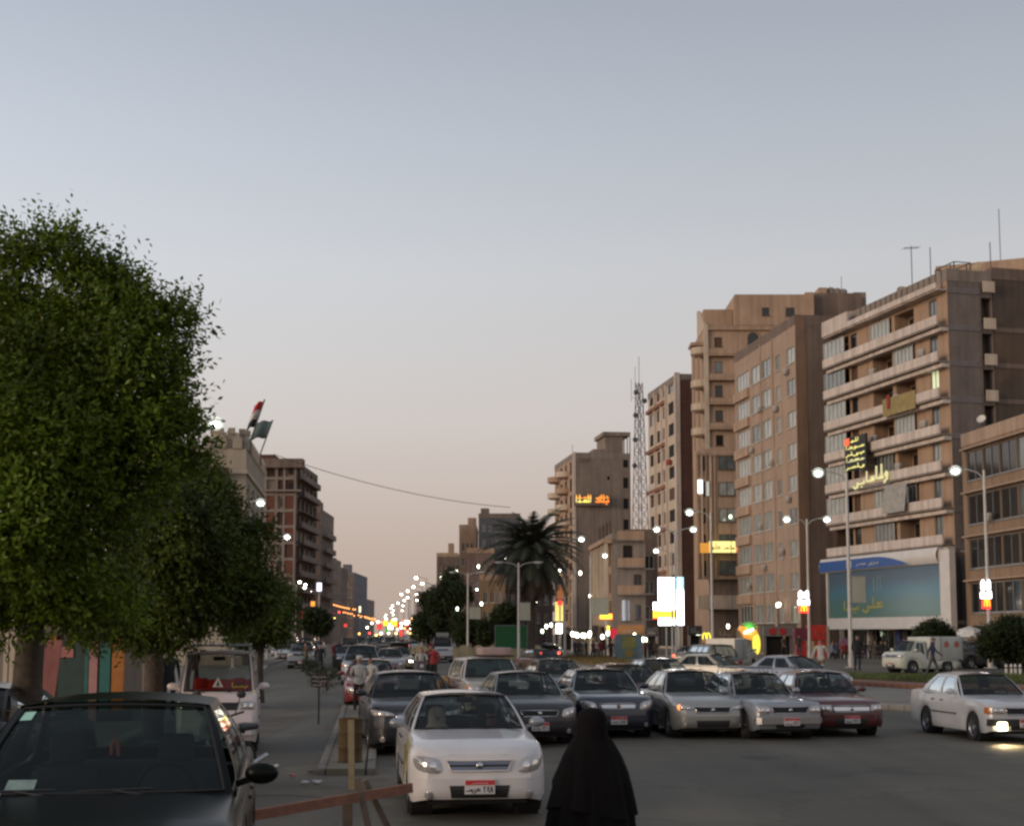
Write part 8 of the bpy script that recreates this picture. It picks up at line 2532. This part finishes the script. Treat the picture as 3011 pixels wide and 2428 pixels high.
# box trucks
def box_truck(label, loc, deg, sc_=1.0, logo=True, boxh=1.66, group=None):
    c = Car(L=3.6, W=1.5, H=1.50, wb=2.0, fo=.72, tyre=.28, hood=.92, cowl_z=1.0, deck=0.62, belt=0.98, cowl=1.12, rf=.80, rr=.28, bb=.22, wr=.58, nose=.35, tuck=.16, lean=.25, boxy=1)
    t = make_car('box_truck', label, c, paint('truck_cream', (0.55, 0.56, 0.47)), loc, R(deg), scale=sc_, lights='square', fogs=False, doors=False, cat='truck', interior=True, group=group)
    mb = MB(); mb.box(-0.78, 0.78, -0.12, 1.82, 0.60, boxh, bev=0.03); o = mb.build('cargo_box', mat('cargo_box_white', (0.55, 0.55, 0.50), 0.6, var=0.15, scale=2, streak=0.2), t, 40)
    mb = MB(); mb.box(-0.80, 0.80, 0.50, 0.54, 0.58, boxh + 0.02); mb.box(-0.80, 0.80, 1.80, 1.84, 0.58, boxh + 0.02); mb.build('box_rib', M_FRAMEG, o)
    if logo:
        for y_ in (0.75, 1.35):
            mb = MB(); mb.lathe([(0.001, 0), (0.13, 0), (0.15, 0.008), (0.001, 0.012)], 16, 'x', (0.785, y_ + .1, 1.32), cap=False); mb.lathe([(0.001, 0), (0.13, 0), (0.15, -0.008), (0.001, -0.012)], 16, 'x', (-0.785, y_ + .1, 1.32), cap=False); mb.build('red_logo', mat('faded_red_logo', (0.45, 0.14, 0.10), 0.6, var=0.3, scale=20), o)
    return t
box_truck('small white box truck with red marks, facing left beyond the grass', (X_at(2700, 66), 66, 0.44), -66, 0.98)
box_truck('small white box truck seen end-on near the orange neon', (X_at(2152, 88), 88, 0.0), 150, 1.15, logo=False)

# traffic further up: one saloon and one minibus copied
base_s = make_car('car', 'beige saloon in the queue behind the silver van, nearest of the distant left file', Car(), paint('traffic_body', (0.22, 0.21, 0.20)), at_front(1150, 78, 4.25, 6), R(6), fogs=False, lights='square', group='cars queueing up the avenue')
base_v = make_car('minibus', 'pale minibus in the distant queue, first of the minibuses', Car(L=4.0, W=1.66, H=1.92, wb=2.1, fo=.8, tyre=.3, hood=1.08, cowl_z=1.16, deck=1.1, belt=1.12, cowl=1.7, rf=1.25, rr=-1.85, bb=-1.93, wr=.66, nose=.25, tuck=.1, lean=.16, wag=True, boxy=1), paint('minibus_body', (0.36, 0.355, 0.34)), at_front(1030, 128, 4.0, 6), R(6), fogs=False, lights='square', bumper=M_BLACK, cat='minibus', group='minibuses queueing up the avenue')
swaps = [('white', (0.5, 0.49, 0.48)), ('black', (0.02, 0.02, 0.02)), ('dark blue', (0.03, 0.04, 0.08)), ('grey', (0.16, 0.16, 0.17)), ('red', (0.22, 0.03, 0.025)), ('brown', (0.12, 0.08, 0.06)), ('pale green', (0.22, 0.26, 0.22)), ('tan', (0.28, 0.22, 0.15))]
LITLAMP = glow('distant_headlight', (1.0, 0.93, 0.75), 26.0)
TAIL = glow('distant_tail_light', (1.0, 0.08, 0.04), 6.0)
q = [  # px, Y, minibus?, colour, lit, label tail, deg
    (1098, 88, 0, 1, 0, 'second', 6), (1180, 86, 0, 7, 1, 'third', 8), (1020, 96, 0, 2, 0, 'left outermost', 6), (1125, 104, 0, 3, 0, 'fourth', 6), (1062, 112, 0, 0, 0, 'fifth', 6), (1168, 112, 0, 5, 1, 'sixth', 6), (1010, 122, 0, 4, 0, 'seventh', 6), (1100, 126, 0, 3, 0, 'eighth', 6), (1145, 132, 0, 1, 1, 'ninth', 6),
    (1072, 148, 0, 2, 0, 'tenth', 6), (1120, 152, 0, 0, 1, 'eleventh', 6), (1165, 150, 0, 3, 0, 'twelfth', 6), (1040, 165, 0, 5, 0, 'thirteenth', 6), (1092, 176, 0, 1, 1, 'fourteenth', 6), (1138, 182, 0, 6, 1, 'fifteenth', 6), (1065, 200, 0, 3, 1, 'sixteenth', 6), (1112, 210, 0, 0, 1, 'seventeenth', 6), (1150, 225, 0, 1, 1, 'eighteenth', 6), (1085, 245, 0, 2, 1, 'nineteenth', 6), (1122, 265, 0, 3, 1, 'twentieth', 6),
    (1105, 142, 1, 3, 0, 'second', 6), (1150, 170, 1, 0, 0, 'third', 6), (1060, 182, 1, 6, 0, 'fourth', 6), (1118, 240, 1, 0, 1, 'fifth', 6)]
for i, (px, Y) in enumerate(((1165, 240), (1178, 265), (1190, 220), (1150, 300), (1168, 330), (1205, 200), (1140, 360), (1155, 400), (1128, 330), (1100, 300), (1085, 340), (1110, 420), (1215, 178), (1072, 280))):
    q.append((px, Y, i % 4 == 3, (0, 3, 1, 2)[i % 4], 2 if px > 1135 else 1, ['twenty-first', 'twenty-second', 'twenty-third', 'twenty-fourth', 'twenty-fifth', 'twenty-sixth', 'twenty-seventh', 'twenty-eighth', 'twenty-ninth', 'thirtieth', 'thirty-first', 'thirty-second', 'thirty-third', 'thirty-fourth'][i], 186 if px > 1135 else 6))
for px, Y, mv, ci_, lit, o_, deg in q:
    nm, col = swaps[ci_]
    sw = {('paint_minibus_body' if mv else 'paint_traffic_body'): paint('queue_' + nm.replace(' ', '_'), col)}
    if lit == 1:
        sw['headlight_bulb'] = LITLAMP
    elif lit:
        sw['red_lens'] = TAIL
    L = 4.0 if mv else 4.25
    dup(base_v if mv else base_s, at_front(px, Y, L, deg), R(deg), '%s %s in the far queue, %s back in its file' % (nm, 'minibus' if mv else 'saloon', o_), None, 1.0, sw)
# parked along the left pavement
for i, (px, Y, mv, ci_, lab) in enumerate(((838, 118, 0, 0, 'white saloon parked at the far left kerb, nearest of the parked file'), (826, 132, 0, 3, 'grey saloon parked behind the white one at the far left kerb'), (855, 150, 1, 0, 'white minibus parked far along the left kerb'), (905, 135, 1, 3, 'grey minibus in the service lane behind the blue grey jeep'), (872, 178, 0, 1, 'black saloon last in the parked file on the left'), (935, 170, 0, 2, 'dark blue saloon far up the service lane'))):
    nm, col = swaps[ci_]
    dup(base_v if mv else base_s, at_front(px, Y, 4.2, 6), R(6), lab, 'vehicles along the far left kerb', 1.0, {('paint_minibus_body' if mv else 'paint_traffic_body'): paint('queue_' + nm.replace(' ', '_'), col)})
# departing cars by the island, tail lamps lit
for px, Y, ci_, deg, lab in ((1620, 110, 2, 175, 'dark blue saloon driving away by the island tip with red tail lamps'), (1612, 128, 1, 172, 'black saloon driving away farther off, tail lamps lit'), (2040, 96, 5, 150, 'brown saloon turning away near the white panels'), (2855, 74, 1, 120, 'black saloon braking behind the lone white saloon, red lamps glowing')):
    nm, col = swaps[ci_]
    dup(base_s, (X_at(px, Y), Y, 0.44 if px > 2800 else 0.0), R(deg), lab, 'cars driving away', 1.0, {'paint_traffic_body': paint('queue_' + nm.replace(' ', '_'), col), 'red_lens': TAIL})

# ---------------------------------------------------------------- motorcycles
def motorcycle(label, loc, deg, col, group=None, sc_=1.0):
    t = thing('motorcycle', label, 'motorcycle', loc, R(deg), group, sc_)
    for y_ in (-0.62, 0.62):
        mb = MB(); mb.lathe([(0.22, -.04), (0.27, -.045), (0.30, 0), (0.27, .045), (0.22, .04)], 22, 'x', cap=False); o = mb.build('wheel', M_TYRE, t, 50); o.location = (0, y_, .30)
        mb = MB(); mb.lathe([(.02, .05), (.22, .03), (.22, -.03), (.02, -.05)], 18, 'x', cap=False); mb.build('rim', M_RIM, o, 50)
    mp = paint('moto_' + label[:5].strip(), col)
    mb = MB()
    for i in range(9):
        a = R(20 + 17 * i)
        for s in (-1, 1):
            pass
    mb.grid(lambda u, v: (lerp(-.075, .075, u), -.62 + .335 * math.cos(R(lerp(20, 150, v))), .30 + .335 * math.sin(R(lerp(20, 150, v))) - .03 * abs(u - .5)), [0, .25, .5, .75, 1], [i / 8 for i in range(9)])
    mb.grid(lambda u, v: (lerp(-.07, .07, u), -.62 + .325 * math.cos(R(lerp(20, 150, v))), .30 + .325 * math.sin(R(lerp(20, 150, v)))), [0, .5, 1], [i / 8 for i in range(9)], flip=True)
    mb.build('front_mudguard', mp, t, 50)
    mb = MB()
    for s in (-1, 1):
        mb.tube([(s * .07, -.62, .30), (s * .08, -.45, .95)], .022, 8)
    mb.build('fork', M_CHROME, t, 50)
    mb = MB(); mb.tube([(-.36, -.28, 1.08), (-.2, -.40, 1.02), (.2, -.40, 1.02), (.36, -.28, 1.08)], .016, 8); mb.build('handlebar', M_BLACK, t, 50)
    mb = MB(); mb.lathe([(.001, -.11), (.085, -.10), (.10, -.03), (.07, .08), (.001, .10)], 16, 'y', (0, -.56, .86), cap=False); h = mb.build('headlight', M_LAMPGLASS, t, 50)
    mb = MB(); mb.sheet([(-.17, -.60, .70), (.17, -.60, .70), (.20, -.56, .86), (.14, -.50, 1.08), (-.14, -.50, 1.08), (-.20, -.56, .86)], .03, (0, 1, .2)); mb.build('fairing', mp, t)
    for s in (-1, 1):
        mb = MB(); mb.tube([(s * .26, -.36, 1.05), (s * .33, -.36, 1.28)], .009, 6); mb.ball((s * .35, -.36, 1.33), (.075, .02, .055), 10, 6); mb.build('mirror', M_BLACK, t, 50)
    mb = MB(); mb.ball((0, -.08, .82), (.15, .30, .14), 14, 8); mb.build('tank', mp, t, 60)
    mb = MB(); mb.box(-.14, .14, .12, .78, .76, .86, bev=.04); mb.build('seat', M_BLACK, t, 50)
    mb = MB(); mb.box(-.15, .15, -.25, .25, .28, .62, bev=.05); mb.tube([(.16, .0, .3), (.18, .5, .28), (.18, .95, .36)], .04, 8); mb.build('engine', M_RIM, t, 50)
    mb = MB(); mb.bar((0, .1, .6), (0, .62, .3), .05); mb.bar((0, -.45, .9), (0, .5, .74), .06); mb.build('frame', M_BLACK, t)
    return t
motorcycle('white motorcycle standing between the black car and the minibus', (X_at(655, 20.5), 21.2, 0.005), -14, (0.5, 0.48, 0.47), 'motorcycles')
motorcycle('dark motorcycle with riders weaving between the files of cars', (X_at(1238, 60), 60.5, 0.005), 6, (0.05, 0.02, 0.02), 'motorcycles')
person('rider in a white shirt on the motorcycle between the files', X_at(1238, 60), 60.55, R(6), 'sit', 1, 0, z=-0.06)
person('pillion in dark clothes behind the motorcycle rider', X_at(1238, 60), 61.1, R(6), 'sit', 4, 1, z=-0.04)

# three-wheeled taxi with a canopy
t = thing('tuk_tuk', 'dark three-wheeled taxi with an orange lamp in the far queue', 'tuk-tuk', (X_at(1180, 92), 92, 0), R(8))
mb = MB(); mb.box(-.62, .62, -.3, 1.2, .30, .85, bev=.08); mb.box(-.30, .30, -1.0, -.28, .30, .80, bev=.1); mb.build('body', P_BLACK, t, 50)
mb = MB(); mb.grid(lambda u, v: (lerp(-.62, .62, u), lerp(-.75, 1.2, v), 1.62 + .10 * math.sin(math.pi * u)), [i / 6 for i in range(7)], [0, .5, 1]); mb.box(-.6, .6, 1.1, 1.2, .85, 1.62); mb.build('canopy', M_BLACK, t)
mb = MB(); mb.bar((-.55, -.6, .8), (-.6, -.7, 1.62), .05); mb.bar((.55, -.6, .8), (.6, -.7, 1.62), .05); mb.build('canopy_post', M_BLACK, t)
for x_, y_ in ((0, -.8), (-.55, .8), (.55, .8)):
    mb = MB(); mb.lathe([(.12, -.05), (.22, -.05), (.24, 0), (.22, .05), (.12, .05)], 18, 'x'); o = mb.build('wheel', M_TYRE, t, 50); o.location = (x_, y_, .24)
mb = MB(); mb.ball((.42, -.62, .78), (.09, .06, .09), 10, 6); mb.build('lamp', glow('amber_lamp_lit', (1.0, 0.45, 0.08), 3.5), t, 60)

# ---------------------------------------------------------------- people in the street
person('man in a white cap and white shirt standing beside the red saloon', X_at(1060, 40), 40, R(10), 'talk', 1, 1, sc_=0.92, hat=mat('white_cap', (.5, .48, .46), .9))
person('bareheaded youth in a white shirt behind the man with the cap', X_at(1092, 41), 41.2, R(-30), 'stand', 1, 0, sc_=0.9)
person('man in red and dark trousers standing between the far files', X_at(1272, 62), 63.0, R(185), 'stand', 7, 1)
person('man in a white shirt under a dark jacket by the motorcycle', X_at(1262, 64), 65.5, R(10), 'stand', 4, 1)
person('pedestrian in a red top walking away beside the far minibus', X_at(1265, 104), 106, R(20), 'walk', 7, 1)
person('man in dark clothes walking past the white box truck', X_at(2733, 58.5), 58.5, R(75), 'walk', 0, 3, z=0.40)
person('tall man in black standing by the lamp post before the billboard', X_at(2514, 68), 68, R(10), 'stand', 4, 1, z=0.44)
person('man in a white shirt and khaki trousers striding beyond the maroon car', X_at(2408, 56), 56, R(-40), 'walk', 1, 2, z=0.30)
person('person in black under the small street tree on the left pavement', X_at(505, 36), 36, R(30), 'stand', 4, 1, z=0.15)
gp = 'pedestrians along the shops'
pl = [(1702, 118, 'walk', 3, 1), (1722, 121, 'stand', 4, 0), (1742, 116, 'walk2', 2, 1), (1765, 122, 'talk', 7, 0), (1780, 119, 'stand', 5, 1), (1795, 116, 'walk', 4, 1), (1690, 125, 'stand', 0, 0), (1712, 128, 'talk', 6, 3), (1752, 127, 'walk', 1, 1), (1896, 112, 'stand', 2, 1), (1908, 115, 'walk', 4, 0), (1925, 113, 'talk', 3, 1),
      (2520, 108, 'walk', 2, 1), (2536, 105, 'stand', 4, 0), (2552, 107, 'walk2', 5, 1), (2568, 106, 'talk', 3, 3), (2584, 104, 'stand', 4, 1), (2440, 100, 'walk', 6, 0), (2455, 103, 'stand', 0, 1), (2476, 101, 'talk', 7, 1), (2600, 101, 'walk', 4, 1), (2345, 98, 'stand', 4, 0), (2300, 96, 'walk', 3, 1), (2065, 92, 'stand', 7, 1), (2850, 85, 'stand', 3, 0), (2868, 86, 'walk', 4, 1), (905, 84, 'walk', 3, 1), (945, 74, 'walk2', 4, 0), (985, 90, 'stand', 2, 1), (1000, 100, 'walk', 4, 1), (575, 50, 'walk', 4, 1)]
tn = ['navy', 'white', 'maroon', 'brown', 'black', 'grey', 'pale blue', 'red']
ln_ = ['denim', 'black trousers', 'khaki', 'grey trousers']
ac_ = {'walk': 'striding', 'walk2': 'stepping', 'stand': 'standing', 'talk': 'gesturing'}
wh = lambda px: 'on the left pavement' if px < 700 else 'near the median shrubs' if px < 1010 else 'before the shops left of the advert panel' if px < 1800 else 'right of the advert panel' if px < 1950 else 'under the yellow signboard' if px < 2100 else 'near the red shopfront' if px < 2400 else 'in front of the billboard shops' if px < 2620 else 'behind the white box truck'
order = sorted(pl)
for i, (px, Y, po, a, c) in enumerate(pl):
    z = 0.44 if (14 < X_at(px, Y) < 46 and 62 < Y < 100) else 0.15 if px < 700 else 0.0
    k = [p for p in order if wh(p[0]) == wh(px)].index((px, Y, po, a, c))
    person('%s person in %s %s, %s from left' % (ac_[po], tn[a], wh(px), _ord[k]), X_at(px, Y), Y, R((i * 67) % 360), po, a, c, z=z, group=gp)
# orange balloon
t = thing('balloon', 'orange yellow balloon bobbing behind the dark grey saloon', 'balloon', (X_at(1303, 33), 33, 0), 0)
mb = MB(); mb.ball((0, 0, Z_at(2006, 33)), (0.125, 0.125, 0.165), 16, 10); mb.lathe([(0.02, 0), (0.001, 0.04)], 8, 'z', (0, 0, Z_at(2006, 33) - 0.195)); mb.build('skin', mat('orange_rubber', (0.50, 0.23, 0.02), 0.35, var=0.1), t, 60)
mb = MB(); mb.tube([(0, 0, 0.9), (0.02, 0, Z_at(2006, 33) - 0.18)], 0.004, 5); mb.build('string', M_PLATE_W, t)
person('vendor in brown crouched low beside the dark saloon, holding the balloon string', X_at(1318, 33.2), 33.4, R(0), 'sit', 3, 1, z=-0.45)

# ---------------------------------------------------------------- things on and beside the median
t = thing('barrel', 'rusty yellow barrel standing at the end of the median', 'barrel', (X_at(1036, 23.8), 23.8, 0.11))
mb = MB(); mb.lathe([(0.001, 0), (.19, 0), (.205, .015), (.195, .03), (.195, .22), (.205, .24), (.195, .26), (.195, .46), (.205, .48), (.195, .50), (.195, .68), (.205, .70), (.19, .715), (.185, .69), (.001, .69)], 26, 'z', cap=False)
mb.build('drum', mat('rusty_yellow_drum', (0.095, 0.055, 0.016), 0.8, var=0.45, scale=5, dirt=(0.06, 0.03, 0.015)), t, 40)
mb = MB(); mb.lathe([(0.03, 0), (.03, .012), (.001, .012)], 10, 'z', (.1, .03, .69)); mb.build('bung', M_STEEL, t)
o = MB(); o.bar((0, 0, 0), (-.03, .05, 0.98), .085, .07)
po_ = tag(o.build('post', mat('pale_yellow_wood', (0.38, 0.31, 0.18), 0.9, var=0.3, scale=8)), 'pale yellowish wooden post leaning before the barrel', 'post')
po_.location = (X_at(1042, 20.6), 20.6, 0)
t = thing('notice_board', 'small black board with white writing on a thin stake in the median', 'sign', (X_at(943, 35.5), 35.5, 0.1), R(4))
mb = MB(); mb.bar((0, 0, -.1), (0, 0, .92), .045, .03); mb.build('stake', mat('dark_stake', (.03, .025, .02), .9), t)
mb = MB(); mb.box(-.20, .20, -.035, -.015, .80, 1.12); mb.build('board', mat('black_board', (.025, .022, .022), .7), t)
for k, w_ in enumerate((('mim', 'waw', 'nun', 'ta'), ('ba', 'ya', 'ra', 'sin'), ('alef', 'lam', 'mim'))):
    mb = MB(); write_word(mb, w_, lambda a, c, d: (-.17 + a, -.036 - d, 1.02 - .10 * k + c), .34, .085, .16, .004); mb.build('writing', mat('chalk_white', (.4, .34, .34), .9), t)
# wooden barrier: plank on a trestle
t = thing('barrier', 'rough wooden barrier, a reddish plank laid over crossed legs', 'barrier', (0, 0, 0))
A = Vector((X_at(690, 12.0), 12.0, Z_at(2396, 12.0))); B_ = Vector((X_at(1214, 13.2), 13.2, Z_at(2306, 13.2)))
M_PLANK = mat('reddish_plank', (0.27, 0.12, 0.075), 0.85, var=0.35, scale=9, bump=0.3)
M_PLANK2 = mat('weathered_plank', (0.15, 0.11, 0.085), 0.9, var=0.4, scale=9, bump=0.3)
mb = MB(); mb.bar(A, B_, .05, .085); mb.build('plank', M_PLANK, t)
def leg(px1, py1, px2, Y, w, m, dy=0.0):
    a_ = Vector((X_at(px1, Y), Y, Z_at(py1, Y)))
    b_ = Vector((X_at(px2, Y) , Y + dy, 0.0))
    mb = MB(); mb.bar(a_, b_, w, .05); mb.build('leg', m, t)
leg(1030, 2335, 1032, 12.9, .085, M_PLANK2)
leg(1058, 2280, 1135, 12.85, .055, M_PLANK2, -.1)
leg(1078, 2285, 1215, 13.05, .05, M_PLANK2, .2)
leg(715, 2395, 700, 12.1, .07, M_PLANK2)
mb = MB(); mb.bar((X_at(1040, 13), 13.0, .35), (X_at(1130, 12.9), 12.95, .38), .05); mb.build('brace', M_PLANK2, t)
# scraps of litter on the sand
gl = 'scraps of litter on the sand'
for i, (px, py, s, m) in enumerate(((925, 2268, .09, M_INK), (815, 2252, .12, M_PLATE_W), (938, 2298, .08, M_PLATE_W), (870, 2280, .05, M_PLATE_R), (905, 2300, .07, M_BEIGE if False else M_PLATE_W), (965, 2140, .10, M_PLANK))):
    Y = Y_ground(py)
    mb = MB(); pts = [(s * rng.uniform(.6, 1.2) * math.cos(a_), s * rng.uniform(.5, 1) * math.sin(a_), .02 + rng.uniform(0, .03)) for a_ in [k * 1.05 for k in range(6)]]
    mb.sheet(pts, .015, (0, 0, 1))
    o = mb.build('litter_scrap', m); o.location = (X_at(px, Y), Y, 0.005)
    tag(o, ('dark crumpled scrap on the sand near the barrel', 'widest pale scrap, leftmost on the sand', 'pale pinkish scrap nearest the wooden barrier', 'tiny red scrap between the pale ones on the sand', 'small pale scrap beside the nearest one', 'reddish stick end lying below the notice board')[i], 'litter', gl)

# ---------------------------------------------------------------- left pavement: kiosk, wall, gate posts
t = thing('kiosk', 'painted kiosk with orange, pink and teal panels under the trees', 'kiosk', (X_at(155, 34), 34, 0.15))
w = X_at(375, 34) - X_at(155, 34)
cols = [('orange', (0.42, 0.15, 0.03), 0.00, 0.10), ('teal', (0.03, 0.14, 0.12), 0.47, 0.53), ('pink', (0.45, 0.22, 0.20), 0.53, 0.65), ('teal', (0.03, 0.14, 0.12), 0.67, 0.82), ('orange', (0.42, 0.15, 0.03), 0.83, 1.0)]
for nm, c, a, b_ in cols:
    mb = MB(); mb.box(w * a + .01, w * b_ - .01, -.05, .05, 0, 2.05); mb.build(nm + '_panel', mat('kiosk_' + nm, c, .7, var=.25, scale=3), t)
mb = MB(); mb.box(w * .10, w * .47, -.02, .06, 0, 1.9); mb.build('door', mat('kiosk_dark_green', (.03, .055, .045), .5, var=.3), t)
mb = MB(); mb.box(w * .14, w * .32, -.05, -.021, 1.5, 1.75); mb.build('poster', mat('kiosk_poster', (.45, .16, .14), .6, var=.3), t)
mb = MB(); mb.box(-.1, w + .1, -.25, 1.8, 2.06, 2.2); mb.build('roof', M_PLANK2, t)
mb = MB(); mb.box(.02, w - .02, .065, 1.7, 0, 2.055); mb.build('body', W_GREY, t)
t = thing('wall', 'shaded brown boundary wall behind the near left pavement', 'wall', (X_at(-250, 40), 40, 0.15))
mb = MB(); mb.box(0, 6.5, 0, .3, 0, 2.3); mb.build('wall_panel', W_GREY, t)
mb = MB(); mb.box(-.1, 6.6, -.06, .36, 2.301, 2.42); mb.build('coping', W_CONC, t)
for i, px in enumerate((32, 50)):
    t = thing('gate_post', ('leftmost of two cream gate posts by the reddish tree trunk', 'thicker of two cream gate posts by the reddish tree trunk')[i], 'post', (X_at(px, 30), 30, 0.15), 0, 'cream gate posts')
    mb = MB(); mb.box(-.06 - .03 * i, .06 + .03 * i, -.08, .08, 0, 3.2); mb.build('shaft', W_CREAM, t)
    mb = MB(); mb.box(-.13, .13, -.13, .13, 3.201, 3.3); mb.build('cap', W_CREAM, t)
# reddish leaning hoarding board beside the near trunk
t = thing('leaning_board', 'pink weathered board with scrawled marks leaning beside the near tree', 'board', (X_at(115, 24), 24, 0.15), R(3))
mb = MB(); mb.sheet([(-.30, 0, 0), (.22, 0, 0), (.42, 0, 1.95), (-.02, 0, 1.95)], .05, (0, 1, 0)); mb.build('panel', mat('pink_board', (0.34, 0.13, 0.11), .85, var=.35, scale=3), t)
mb = MB(); write_word(mb, ('waw', 'ha', 'mim'), lambda a, c, d: (-.12 + a + c * .15, -.003 - d, .5 + c), .36, .5, .08, .004); mb.build('scrawl', mat('dark_red_scrawl', (.16, .03, .03), .9), t)
make_car('car', 'dark car parked at the very left edge behind the black one', Car(L=4.2, H=1.4), P_BLACK, (X_at(-120, 18), 19.5, 0.15), R(178))
# bollards at the right verge
gb = 'white bollards under the right tree'
for i, px in enumerate((2957, 2972, 2984, 2998)):
    t = thing('bollard', _ord[i] + ' of the small white bollards under the right tree, from the left', 'bollard', (X_at(px, 63), 63.4, 0.39), 0, gb)
    mb = MB(); mb.lathe([(.06, 0), (.06, .42), (.045, .48), (.001, .5)], 12); mb.build('shaft', M_BBW, t, 40)
    mb = MB(); mb.lathe([(.062, .30), (.062, .36)], 12); mb.build('band', M_INK, t)
# sentry kiosk with a pale dome behind the truck
t = thing('kiosk', 'small pale kiosk with a domed roof right of the white box truck', 'kiosk', (X_at(2845, 92), 92, 0.0))
mb = MB(); mb.box(-.8, .8, -.8, .8, 0, 2.0); mb.build('body', mat('kiosk_pale', (.34, .32, .29), .7, var=.2), t)
mb = MB(); mb.lathe([(1.15, 2.01), (1.1, 2.1), (.7, 2.5), (.001, 2.7)], 8); mb.build('roof', M_BBW, t)
mb = MB(); mb.box(-.5, .1, -.84, -.81, .9, 1.7); mb.build('hatch', mat('kiosk_brown_hatch', (.14, .07, .04), .7), t)
# round purple sign and yellow sign over the shops
round_sign('round purple sign hanging over the shops below the billboard', 2660, 1891, 15, 118, mat('purple_sign', (.14, .04, .12), .5, var=.25))
lit_box('small yellow sign on a post right of the dome-shaped tree', 2806, 2826, 1875, 1902, 112, mat('small_yellow_sign', (.42, .32, .06), .5, var=.2), .15)
round_sign('round mauve parasol-like sign left of the lamp before the billboard', 2477, 1890, 14, 108, mat('mauve_sign', (.20, .09, .17), .6, var=.25))
t = None
